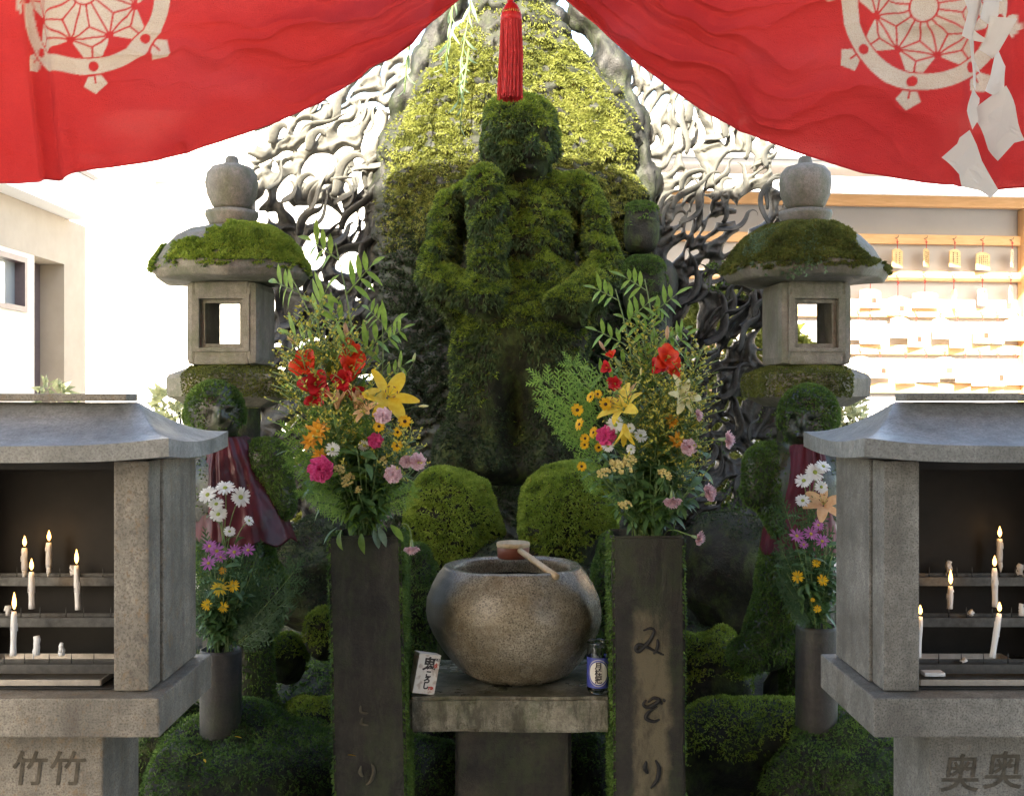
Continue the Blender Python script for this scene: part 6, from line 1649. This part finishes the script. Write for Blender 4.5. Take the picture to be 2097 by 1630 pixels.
# sprays: goldenrod, cypress, leafy shoots, filler leaves ------------------
def frond_meshes(kind, seed):
    rg = random.Random(seed); stem = MB(); fol = MB(); flo = MB()
    if kind == 'goldenrod':   # unit length along +Z, arching to +X
        pts = [Vector((.10*t*t, 0, t)) for t in [k/12 for k in range(13)]]
        stem.tube(pts, [.010*(1-.7*k/12) for k in range(13)], 5)
        for k in range(64):
            t = .22+.78*k/64; p = Vector((.10*t*t, 0, t)); a = rg.uniform(0, 6.28); d = Vector((math.cos(a), math.sin(a), .9)).normalized()
            if t < .8: leaf(fol, p, d, (0, 0, 1), rg.uniform(.10, .22), .030, 0, .5, 3, .1, narrow)
        for k in range(26):
            t = .50+.5*k/26; p = Vector((.10*t*t, 0, t)); a = k*2.4; l_ = .26*(1.15-t)*2.0+.03
            d = Vector((math.cos(a)*.8+.2, math.sin(a)*.8, .55)).normalized(); tipc = p+d*l_
            stem.tube([p, p+d*l_*.6+Z*.01, tipc], .003, 4)
            for q_ in range(int(4+l_*26)):
                s_ = rg.uniform(.2, 1); c_ = p+d*l_*s_+Vector((rg.uniform(-1, 1), rg.uniform(-1, 1), rg.uniform(-.3, 1)))*.013
                b_ = rg.uniform(0, 6.28); leaf(flo, c_, (math.cos(b_), math.sin(b_), .8), (0, 0, 1), .024, .018, 0, .2, 2, .1, tongue)
    elif kind == 'cypress':   # flat fans of scale leaves
        stem.tube([Vector((.05*math.sin(t*2), 0, t)) for t in [k/10 for k in range(11)]], [.012*(1-.8*k/10) for k in range(11)], 5)
        def br(p, d, L, lv):
            n = 9 if lv == 0 else 6
            for k in range(n):
                t = (k+1)/n; q = p+d*L*t
                sgn = 1 if k % 2 else -1
                sd_ = Vector((d.z, 0, -d.x))*sgn
                dd = (d*.75+sd_*.75+Vector((0, rg.uniform(-.25, .25), rg.uniform(-.05, .1)))).normalized()
                if lv == 0: br(q, dd, L*.42*(1.1-t*.75), 1)
                else: leaf(fol, q, dd, (0, -1, .2), L*.36*(1.15-t*.6), L*.11, 0, .15, 2, .1, tongue)
            leaf(fol, p, d, (0, -1, .2), L*1.02, .018 if lv else .02, 0, .05, 4, .1, lambda t: 1-.6*t)
        for k in range(11):
            t = .12+.86*k/11; sgn = 1 if k % 2 else -1; p = Vector((.05*math.sin(t*2), 0, t))
            br(p, Vector((sgn*.82, rg.uniform(-.2, .2), .62)).normalized(), .46*(1.1-t*.7), 0)
        br(Vector((.05*math.sin(1.8), 0, .9)), Vector((0, 0, 1)), .22, 0)
    elif kind == 'shoot':     # light compound leafy shoot
        pts = [Vector((.06*math.sin(t*3), 0, t)) for t in [k/12 for k in range(13)]]
        stem.tube(pts, [.011*(1-.65*k/12) for k in range(13)], 6)
        k = 0; t = .3
        while t < 1.0:
            p = Vector((.06*math.sin(t*3), 0, t)); sgn = 1 if k % 2 else -1
            d = Vector((sgn*.9, rg.uniform(-.5, .3), .55)).normalized(); l_ = .34*(1.25-t*.75)
            stem.tube([p, p+d*l_*.6, p+d*l_], [.005, .004, .002], 5)
            for s_ in (.3, .55, .8, 1.0):
                for sg2 in ((-1, 1) if s_ < 1 else (0,)):
                    dd = (d*(.55 if sg2 else 1)+Vector((-d.z*sgn, 0, d.x*sgn))*sg2*.95+Vector((0, rg.uniform(-.3, .3), 0))).normalized()
                    leaf(fol, p+d*l_*s_, dd, (0, -.6, .8), .115*rg.uniform(.8, 1.3), .038, 0, .4, 5, .15, narrow)
            k += 1; t += .155
    elif kind == 'filler':
        for k in range(9):
            a = rg.uniform(0, 6.28); d = Vector((math.cos(a)*.35, math.sin(a)*.35, 1)).normalized(); l_ = rg.uniform(.5, 1)
            stem.tube([Vector((0, 0, 0)), d*l_*.5, d*l_], .006, 4)
            for q_ in range(7):
                b_ = rg.uniform(0, 6.28); leaf(fol, d*l_*rg.uniform(.25, 1), (math.cos(b_), math.sin(b_)*.8, rg.uniform(-.1, .8)), (0, -.2, 1), rg.uniform(.14, .26), .07, 0, .7, 5, .15, narrow, twist=rg.uniform(-.6, .6))
    return stem, fol, flo
_fr = {}
M['cypress_leaf'] = leafmat('cypress_scale_leaves', (.10, .22, .04), (.24, .40, .08), trans=.3, scale=80)
M['cypress_dark'] = leafmat('dark_cypress_leaves', (.03, .08, .03), (.07, .14, .05), trans=.2, scale=80)
M['gr_leaf'] = leafmat('goldenrod_leaves', (.10, .18, .04), (.20, .30, .08), trans=.3, scale=80)
def spray(kind, a, b, label, seed, cat='greenery', group=None, fm=None, fl=None, roll=None, wide=1.0):
    """a,b : (u,v,d) base and tip"""
    a, b = P(*a), P(*b); key = (kind, seed % 3, fm, fl)
    if key not in _fr:
        s_, f_, g_ = frond_meshes(kind, seed % 3+5); L_ = []
        for nm, mb, mm in (('stem', s_, 'stem'), ('foliage', f_, fm or 'gr_leaf'), ('florets', g_, fl or 'p_gold')):
            if mb.v: me = mb.mesh(nm); me.materials.append(M[mm]); L_.append((nm, me))
        _fr[key] = L_
    T_ = empty({'goldenrod': 'goldenrod_spray', 'cypress': 'cypress_frond', 'shoot': 'leafy_shoot', 'filler': 'leafy_sprig'}[kind], a, label, cat, group)
    rg = random.Random(seed*5+1); d = b-a; L = d.length
    q = d.normalized().to_track_quat('Z', 'Y')
    # keep fans roughly facing the viewer
    if kind in ('cypress', 'shoot'):
        z_ = d.normalized(); y_ = Vector((0, 1, 0)); y_ = (y_-z_*y_.dot(z_)).normalized(); x_ = y_.cross(z_)
        q = Matrix(((x_.x, y_.x, z_.x), (x_.y, y_.y, z_.y), (x_.z, y_.z, z_.z))).to_quaternion()
        q = q @ Quaternion((0, 0, 1), rg.uniform(-.35, .35)+(roll or 0))
    else: q = q @ Quaternion((0, 0, 1), rg.uniform(0, 6.28))
    for nm, me in _fr[key]:
        o = bpy.data.objects.new(nm, me); col.objects.link(o); o.parent = T_; o.scale = (L*wide, L*wide, L); o.rotation_mode = 'QUATERNION'; o.rotation_quaternion = q
        if nm != 'stem': tag(o, kind='stuff')
    return T_
ON = ORD + ['thirteenth', 'fourteenth', 'fifteenth']
def ordn(xs, k): return ON[sorted(range(len(xs)), key=lambda i: (xs[i], i)).index(k)]
A = 'in the left pillar bouquet'; B = 'in the right pillar bouquet'
up = (0, -.6, .8)
# left bouquet
flower('gladiolus', 'p_red', [(632, 752, 2.80, 33, (-.3, -1, .3)), (646, 788, 2.78, 30, (.2, -1, .1), 'gladiolus', 'p_darkred'), (644, 816, 2.78, 20, (.1, -1, -.1), 'gladiolus', 'p_darkred'), (605, 706, 2.82, 14, (-.7, -.2, .8), 'spathe', 'spathe')], ML, 'scarlet gladiolus stem, the left one '+A, 'gladiolus')
flower('gladiolus', 'p_red', [(718, 728, 2.81, 27, (.2, -1, .4)), (715, 752, 2.79, 27, (.4, -1, .1)), (706, 780, 2.78, 25, (-.2, -1, 0), 'gladiolus', 'p_darkred'), (722, 806, 2.77, 19, (.5, -1, 0), 'gladiolus', 'p_darkred'), (711, 690, 2.83, 17, (-.15, -.1, 1), 'spathe', 'spathe')], ML, 'scarlet gladiolus stem, the right one '+A, 'gladiolus')
flower('pompon', 'p_mum', [(680, 772, 2.80, 16, (0, -.5, 1))], ML, 'yellow chrysanthemum between the two red gladioli', 'chrysanthemum')
flower('lily', 'p_yellow', [(793, 815, 2.76, 46, (.35, -1, .35)), (846, 742, 2.80, 11, (.25, 0, 1), 'bud', 'bud'), (817, 752, 2.80, 10, (.05, 0, 1), 'bud', 'bud'), (824, 775, 2.79, 10, (.1, -.1, 1), 'bud', 'bud'), (858, 832, 2.78, 11, (1, -.1, .02), 'bud_pale', 'bud_pale')], ML, 'large open yellow lily with green and pale buds '+A, 'lily', leaves=4)
flower('trumpet', 'p_apricot', [(690, 838, 2.75, 34, (.0, -.2, 1)), (728, 838, 2.75, 32, (.3, -.3, 1))], ML, 'pair of half closed apricot lily trumpets at the middle of the left bouquet', 'lily')
flower('lily', 'p_apricot', [(752, 842, 2.74, 24, (-.6, -.8, .6))], ML, 'faded apricot lily curling behind the yellow lily', 'lily')
pk = 'striped pink carnation '
flower('carnation', 'p_pink', [(784, 853, 2.70, 17, (.1, -1, .5))], ML, pk+'just under the yellow lily', 'carnation', leaves=0)
flower('carnation', 'p_pink', [(832, 943, 2.72, 14, (.2, -.8, -.5))], ML, pk+'smaller of the touching pair right of the left bouquet', 'carnation', leaves=0)
flower('carnation', 'p_pink', [(853, 945, 2.72, 17, (.6, -.9, .1))], ML, pk+'furthest right in the left bouquet', 'carnation', leaves=0)
flower('carnation', 'p_pink', [(805, 972, 2.70, 17, (.1, -1, .2))], ML, pk+'below the touching pair in the left bouquet', 'carnation', leaves=0)
flower('carnation', 'p_pink', [(843, 1120, 2.72, 15, (.05, -.3, -1))], ML+Vector((.05, 0, 0)), pk+'hanging upside down beside the left pillar', 'carnation', leaves=0, droop=.03)
flower('carnation', 'p_hot', [(658, 962, 2.68, 25, (-.1, -1, .2))], ML, 'hot pink carnation, large, low at the left of the left bouquet', 'carnation', leaves=1)
flower('carnation', 'p_hot', [(768, 903, 2.74, 15, (.3, -1, .2))], ML, 'crimson pink carnation half hidden in the left bouquet', 'carnation', leaves=0)
flower('star', 'p_orange', [(652, 884, 2.72, 26, (-.1, -1, .5)), (636, 904, 2.73, 18, (-.3, -1, .1)), (655, 932, 2.72, 15, (0, -1, .2))], ML, 'golden orange ray flowers above the hot pink carnation', 'flower')
flower('daisy', 'p_white', [(681, 920, 2.70, 15, (.1, -1, .4))], ML, 'white chrysanthemum beside the golden orange flowers', 'chrysanthemum')
flower('daisy', 'p_white', [(745, 912, 2.76, 12, (.1, -1, .4))], ML, 'white chrysanthemum half hidden at the middle of the left bouquet', 'chrysanthemum')
for (u, v, r_, nm) in ((829, 863, 13, 'topmost, right of the striped carnation'), (776, 873, 12, 'touching the underside of the striped carnation'), (814, 885, 10, 'seen edge on below the topmost one'), (813, 913, 11, 'lowest, above the carnation pair')):
    flower('mum', 'p_mum', [(u, v, 2.72, r_, (.2, -1, .2))], ML, f'small yellow chrysanthemum {A}, {nm}', 'chrysanthemum', leaves=1, group='small yellow chrysanthemums of the left bouquet')
for (u, v, r_, nm) in ((785, 945, 11, 'beside the carnations'), (712, 984, 17, 'low at the middle'), (695, 962, 13, 'right of the hot pink carnation'), (734, 1003, 9, 'lowest, on its own stem')):
    flower('statice', 'p_statice', [(u, v, 2.72, r_, (0, -.8, .7))], ML, f'dry yellow statice cluster {A}, {nm}', 'statice', leaves=0)
gl = [((740, 1080), (640, 628)), ((740, 1080), (612, 648)), ((740, 1080), (585, 700)), ((740, 1080), (562, 745)), ((745, 1080), (680, 640)), ((750, 1080), (735, 690)), ((745, 1080), (700, 700)), ((750, 1080), (600, 830)), ((750, 1080), (860, 895)), ((750, 1080), (770, 800)), ((755, 1080), (730, 850)), ((745, 1080), (670, 815)), ((750, 1080), (800, 870))]
for k, (a, b) in enumerate(gl): spray('goldenrod', (*a, 2.88), (*b, 2.82+.05*math.sin(k*2.1)-(.08 if k in (7, 8, 9, 10, 11, 12) else 0)), f'feathery goldenrod spray {A}, its tip {ordn([g[1][0] for g in gl], k)} counted from the left', 11+k, group='goldenrod sprays of the left bouquet', wide=.75)
for k, (a, b) in enumerate([((700, 980), (582, 880)), ((700, 1000), (590, 945)), ((710, 1020), (612, 1010)), ((720, 1040), (640, 1030)), ((760, 900), (700, 830)), ((770, 1040), (850, 1000)), ((740, 960), (745, 860)), ((700, 920), (640, 840))]):
    spray('cypress', (*a, 2.82), (*b, 2.74+.02*(k % 3)), f'green cypress frond {A}, ' + ['upper left', 'middle left', 'lower left', 'lowest, at the left', 'centre, highest', 'pointing right', 'centre, lower', 'upper left, inner one'][k], 31+k, group='cypress fronds of the left bouquet', fm='cypress_leaf' if k % 3 else 'leaf', wide=.9)
for k, (a, b) in enumerate([((735, 950), (597, 572)), ((728, 950), (684, 498))]):
    spray('shoot', (*a, 2.84), (*b, 2.84), ['light green leafy shoot with a bent tip at the far left of the left bouquet', 'tallest light green leafy shoot of the left bouquet'][k], 41+k, fm='leaf', wide=.72)
spray('shoot', (760, 900, 2.84), (780, 640, 2.84), 'leafy shoot reaching right over the dark rock from the left bouquet', 44, fm='leaf', wide=.8)
for k in range(15):
    rg = random.Random(k+300); spray('filler', (745+rg.uniform(-20, 20), 1095, 2.88), (745+rg.uniform(-105, 90), rg.uniform(850, 1000), 2.80+rg.uniform(-.06, .08)), 'dark green leaves and stems filling the left bouquet', 51+k, group='filler stems of the left bouquet', fm=['leaf_dark', 'leaf', 'leaf_dark'][k % 3], wide=.9)
for k, (u, v, dx) in enumerate([(690, 1080, -.8), (740, 1092, .0), (765, 1085, .3), (800, 1075, .7), (775, 1080, .4), (700, 1085, -.4)]):
    rg = random.Random(k); T_ = empty('hanging_leaf', P(u, v, 2.80), 'drooping leaf spilling over the rim of the left pillar vase', 'leaf', 'leaves hanging over the left pillar rim')
    add_leaf(T_, P(u, v, 2.80), (dx, -.5, -.55), .055, ['leaf_blue', 'leaf'][k % 2], k, .4)
# right bouquet
flower('gladiolus', 'p_red', [(1363, 738, 2.80, 30, (.2, -1, .3)), (1352, 752, 2.81, 18, (-.5, -1, .2), 'gladiolus', 'p_darkred'), (1376, 760, 2.79, 17, (.4, -1, 0)), (1366, 694, 2.83, 15, (.05, 0, 1), 'spathe', 'spathe')], MR, 'scarlet gladiolus stem, the right one '+B, 'gladiolus')
flower('gladiolus', 'p_red', [(1253, 728, 2.82, 10, (-.4, -.8, .5)), (1247, 753, 2.81, 14, (-.7, -.8, 0), 'gladiolus', 'p_darkred'), (1260, 786, 2.80, 17, (-.2, -1, 0), 'gladiolus', 'p_darkred'), (1238, 716, 2.83, 12, (-.5, 0, .8), 'spathe', 'spathe')], MR, 'half opened scarlet gladiolus stem, the left one '+B, 'gladiolus')
flower('lily', 'p_yellow', [(1278, 838, 2.72, 40, (-.75, -.7, .75)), (1272, 752, 2.80, 13, (-.55, -.1, .8), 'bud', 'bud')], MR, 'yellow lily opening to the left with a green bud above '+B, 'lily', leaves=3)
flower('trumpet', 'p_apricot', [(1290, 820, 2.78, 28, (-.25, -.1, 1))], MR, 'closed apricot lily behind the yellow lily of the right bouquet', 'lily')
flower('trumpet', 'p_yellow', [(1279, 868, 2.68, 34, (.03, -.35, -1))], MR+Vector((-.03, 0, 0)), 'long yellow lily petals hanging straight down in the right bouquet', 'lily', leaves=0)
flower('lily', 'p_pale', [(1392, 812, 2.76, 33, (.6, -.9, .3)), (1312, 768, 2.80, 9, (.1, 0, 1), 'bud_pale', 'bud_pale')], MR, 'pale yellow lily at the upper right of the right bouquet', 'lily', leaves=3)
for (u, v, r_, nm) in ((1182, 840, 13, 'furthest left, facing the viewer'), (1240, 828, 13, 'highest, just left of the lily'), (1210, 813, 11, 'upper left, tilted'), (1224, 807, 9, 'behind the tilted one at the upper left'), (1187, 869, 12, 'edge on below the leftmost'), (1216, 886, 12, 'left of the white blooms'), (1198, 898, 10, 'small and edge on at the left'), (1197, 911, 9, 'lowest of the left trio'), (1226, 916, 9, 'round faced, under the pink carnation'), (1191, 955, 10, 'alone against the green moss')):
    fy = (.2, -1, .2) if r_ in (13, 9, 10) else (-.8, -.6, .35)
    flower('mum', 'p_mum', [(u, v, 2.72, r_, fy)], MR, f'small yellow chrysanthemum {B}, {nm}', 'chrysanthemum', leaves=1, group='small yellow chrysanthemums of the right bouquet')
for (u, v, r_, nm) in ((1260, 870, 18, 'largest, above the pink carnation'), (1312, 892, 14, 'daisy like with a green eye'), (1245, 913, 13, 'left, below the pink carnation'), (1292, 920, 10, 'smallest, near the hanging petal'), (1290, 877, 11, 'behind the hanging yellow petal')):
    flower('daisy', 'p_white', [(u, v, 2.71, r_, (.1, -1, .25))], MR, f'white chrysanthemum {B}, {nm}', 'chrysanthemum', leaves=0)
flower('carnation', 'p_hot', [(1241, 893, 2.71, 19, (-.1, -1, .2))], MR, 'hot pink carnation at the left of the right bouquet', 'carnation', leaves=1)
flower('star', 'p_orange', [(1385, 903, 2.73, 17, (.3, -1, .1)), (1376, 862, 2.74, 15, (.2, -1, .4))], MR, 'orange ray flowers under the pale lily of the right bouquet', 'flower')
for (u, v, r_, f_, nm, dr) in ((1427, 851, 12, (1, -.5, .2), 'small and highest at the right edge of the right bouquet', 0), (1409, 916, 16, (.2, -1, .1), 'round faced at the right of the right bouquet', 0), (1487, 900, 17, (1, -.45, .0), 'reaching furthest right on a long stem', 0), (1449, 1010, 17, (.8, -.7, .3), 'sideways at the right below the round faced one', 0), (1377, 1022, 18, (.0, -.45, -1), 'nodding downward at the lower right', .02), (1429, 1101, 14, (.8, -.5, -.2), 'lowest, beside the top of the right pillar', 0)):
    flower('carnation', 'p_pink', [(u, v, 2.72, r_, f_)], MR+Vector((.03, 0, 0)), pk+nm, 'carnation', leaves=0, stem='stem', droop=dr)
for (u, v, r_, nm) in ((1272, 958, 24, 'large, at the middle'), (1236, 970, 15, 'left of the large one'), (1290, 942, 14, 'above the large one'), (1280, 1035, 14, 'low and narrow'), (1361, 973, 15, 'right, among the leaves')):
    flower('statice', 'p_statice', [(u, v, 2.70, r_, (0, -.8, .7))], MR, f'dry yellow statice cluster {B}, {nm}', 'statice', leaves=0)
gr = [((1330, 1080), (1350, 655)), ((1330, 1080), (1305, 690)), ((1330, 1080), (1275, 712)), ((1335, 1080), (1420, 712)), ((1335, 1080), (1432, 735)), ((1335, 1080), (1380, 775)), ((1335, 1080), (1398, 790)), ((1335, 1080), (1430, 838)), ((1330, 1080), (1345, 790)), ((1330, 1080), (1320, 830)), ((1330, 1080), (1290, 790)), ((1335, 1080), (1425, 900)), ((1335, 1080), (1405, 850)), ((1335, 1080), (1362, 760)), ((1330, 1080), (1372, 840))]
for k, (a, b) in enumerate(gr): spray('goldenrod', (*a, 2.88), (*b, (2.84 if k in (0, 1, 2, 3, 4, 13) else 2.74)+.03*math.sin(k*1.7)), f'feathery goldenrod spray {B}, its tip {ordn([g[1][0]+i_*.01 for i_, g in enumerate(gr)], k)} from the left', 81+k, group='goldenrod sprays of the right bouquet', wide=.8)
for k, (a, b) in enumerate([((1235, 880), (1095, 775)), ((1240, 900), (1108, 830)), ((1245, 860), (1160, 740)), ((1250, 930), (1140, 880)), ((1240, 1010), (1180, 940))]):
    spray('cypress', (*a, 2.80), (*b, 2.78), 'bright cypress frond pointing left from the right bouquet, ' + ['topmost tip', 'second from the top', 'steep one nearest the lily', 'fourth, lower', 'lowest, over the boulder'][k], 101+k, group='cypress fronds of the right bouquet', fm='cypress_leaf', wide=.85)
for k, (a, b, lb_) in enumerate([((1300, 900), (1258, 592), 'slender light green shoot, the left one above the right bouquet'), ((1335, 880), (1318, 572), 'tallest light green shoot above the right bouquet'), ((1340, 860), (1362, 645), 'short leafy shoot behind the goldenrod of the right bouquet')]):
    spray('shoot', (*a, 2.85), (*b, 2.85), lb_, 111+k, fm='leaf', wide=.85)
for k in range(15):
    rg = random.Random(k+500); spray('filler', (1330+rg.uniform(-20, 20), 1095, 2.88), (1325+rg.uniform(-100, 100), rg.uniform(870, 1010), 2.80+rg.uniform(-.06, .08)), 'dark green leaves and stems filling the right bouquet', 121+k, group='filler stems of the right bouquet', fm=['leaf_dark', 'leaf', 'leaf_dark'][k % 3], wide=.9)
# small bouquets by the attendants
M['vase'] = stone('grey_vase_stone', (.022, .019, .016), (.085, .07, .06), speckamt=.3, fs=200, streak=.6, green=.25, rough=.7, bs=.4)
def vase(u, vt, d, r, label):
    c_ = P(u, vt, d); k = d/F; zb_ = .50; mb = MB(); T_ = None
    mb.lathe([(.001, zb_-.06), (r*.92*k, zb_-.06), (r*k, zb_+.02), (r*k, c_.z-.01), (r*.97*k, c_.z), (r*.88*k, c_.z), (r*.86*k, c_.z-.02), (r*.8*k, c_.z-.12), (.001, c_.z-.12)], (c_.x, d, 0), 32)
    o_ = mb.build('stone_vase', M['vase']); tag(o_, label, 'vase', 'cylindrical stone vases by the attendant figures')
vase(452, 1328, 3.12, 42, 'left cylindrical stone flower vase, stained grey, under the daisies')
vase(1672, 1280, 3.12, 42, 'right cylindrical stone flower vase half hidden behind the right candle shrine')
VL = P(452, 1335, 3.12); VR = P(1672, 1288, 3.12); dv = 3.03
for (u, v, r_, f_, nm) in ((425, 1013, 18, (-.2, -1, .6), 'leftmost against the bib'), (461, 999, 19, (.1, -.7, .8), 'topmost'), (443, 1032, 16, (0, -.8, .7), 'middle, behind the front one'), (447, 1053, 17, (0, -1, .5), 'front centre'), (493, 1018, 20, (.5, -1, .4), 'largest, at the right'), (510, 1066, 11, (.7, -.6, .5), 'small half opened, far right'), (470, 1088, 12, (.2, -.8, .7), 'lowest')):
    flower('daisy', 'p_white', [(u, v, dv, r_, f_)], VL, f'white daisy of the left small bouquet, {nm}', 'daisy', leaves=1, lmat='leaf_dark')
for (u, v, r_, nm) in ((429, 1118, 14, 'far left'), (444, 1128, 16, 'second from the left'), (427, 1153, 15, 'lower left'), (480, 1130, 15, 'right of centre'), (508, 1126, 14, 'far right'), (452, 1140, 12, 'centre')):
    flower('aster', 'p_purple', [(u, v, dv, r_, (.1, -.9, .6))], VL, f'mauve aster of the left small bouquet, {nm}', 'aster', leaves=1, lmat='leaf_dark')
for (u, v, r_, m_, nm) in ((450, 1203, 17, 'p_yellow', 'largest and lemon yellow'), (478, 1199, 13, 'p_mum', 'orange yellow, right of the largest'), (457, 1243, 11, 'p_mum', 'low centre'), (424, 1238, 11, 'p_mum', 'low left'), (456, 1168, 8, 'p_orange', 'small orange one above')):
    flower('aster', m_, [(u, v, dv, r_, (.0, -1, .3))], VL, f'yellow aster of the left small bouquet, {nm}', 'aster', leaves=1, lmat='leaf_dark')
for k, (a, b) in enumerate([((470, 1320), (600, 1160)), ((475, 1325), (590, 1215)), ((470, 1330), (555, 1260)), ((460, 1320), (520, 1130)), ((450, 1320), (415, 1110)), ((445, 1320), (395, 1200))]):
    spray('cypress', (*a, 3.10), (*b, 3.05), 'dark cypress frond of the left small bouquet, ' + ['longest, up to the right', 'right, second highest', 'lowest at the right', 'nearly upright', 'far left, tallest', 'far left, shorter'][k], 151+k, group='cypress fronds of the left small bouquet', fm='cypress_dark', wide=.75)
for k in range(9):
    rg = random.Random(k+700); spray('filler', (452, 1335, 3.12), (452+rg.uniform(-50, 55), rg.uniform(1120, 1230), 3.08), 'dark leaves filling the left small bouquet', 161+k, group='filler stems of the left small bouquet', fm='leaf_dark', wide=.8)
for (u, v, r_, f_, nm) in ((1669, 967, 19, (.1, -1, .4), 'largest, facing the viewer'), (1646, 984, 17, (-.3, -.8, .6), 'left of the largest'), (1644, 1025, 15, (-.2, -.8, .7), 'lowest, by itself'), (1686, 955, 16, (.3, -.7, .8), 'behind at the right edge'), (1682, 997, 14, (.2, -1, .3), 'below the largest')):
    flower('daisy', 'p_white', [(u, v, dv, r_, f_)], VR, f'white daisy of the right small bouquet, {nm}', 'daisy', leaves=1, lmat='leaf_dark')
flower('lily', 'p_apricot', [(1686, 1036, 3.04, 34, (-.2, -.8, .6))], VR, 'apricot lily of the right small bouquet, partly behind the shrine wall', 'lily')
for (u, v, r_, nm) in ((1632, 1097, 15, 'left one'), (1661, 1093, 15, 'middle one facing the viewer'), (1646, 1115, 10, 'low one between the others'), (1684, 1108, 14, 'right one by the shrine wall'), (1676, 1075, 12, 'upper one')):
    flower('aster', 'p_purple', [(u, v, dv, r_, (0, -.9, .5))], VR, f'mauve aster of the right small bouquet, {nm}', 'aster', leaves=1, lmat='leaf_dark')
for (u, v, r_, nm) in ((1633, 1181, 13, 'left one'), (1684, 1188, 11, 'right one by the shrine wall'), (1672, 1153, 9, 'highest one'), (1664, 1228, 5, 'tiny bud like one'), (1674, 1247, 8, 'lowest one')):
    flower('aster', 'p_mum', [(u, v, dv, r_, (0, -1, .3))], VR, f'yellow aster of the right small bouquet, {nm}', 'aster', leaves=1, lmat='leaf_dark')
for k, (a, b) in enumerate([((1672, 1280), (1600, 1040)), ((1668, 1285), (1598, 1130)), ((1665, 1285), (1600, 1190)), ((1675, 1285), (1660, 1050)), ((1675, 1290), (1625, 1220))]):
    spray('cypress', (*a, 3.10), (*b, 3.05), 'dark cypress frond of the right small bouquet, ' + ['tallest at the left', 'middle left', 'lower left', 'upright in the centre', 'lowest and shortest'][k], 171+k, group='cypress fronds of the right small bouquet', fm='cypress_dark', wide=.6)
for k in range(8):
    rg = random.Random(k+800); spray('filler', (1672, 1290, 3.12), (1665+rg.uniform(-45, 45), rg.uniform(1080, 1190), 3.08), 'dark leaves filling the right small bouquet', 181+k, group='filler stems of the right small bouquet', fm='leaf_dark', wide=.8)
# fallen yellow petals on the dark rock, bottom left
mb = MB(); leaf(mb, (0, 0, 0), (1, 0, 0), (0, 0, 1), .022, .007, 0, .3, 3, .1, narrow); pm_ = mb.mesh('fallen_petal'); pm_.materials.append(M['p_mum'])
bpy.context.view_layer.update()
dg = bpy.context.evaluated_depsgraph_get()
for k, (u, v) in enumerate([(480, 1512), (522, 1508), (432, 1530), (415, 1545), (418, 1553), (713, 1543), (388, 1610), (905, 1570)]):
    dr = (P(u, v, 3)-Vector((0, 0, H))).normalized(); hit, loc, nn_, _, ob, _ = sc.ray_cast(dg, Vector((0, 0, H)), dr)
    if hit:
        o = bpy.data.objects.new('fallen_petal', pm_); col.objects.link(o); o.location = loc+nn_*.008; o.rotation_euler = (0, 0, k*1.3)
        tag(o, 'narrow yellow petal fallen on the dark moss', 'petal', 'fallen yellow petals on the dark moss')
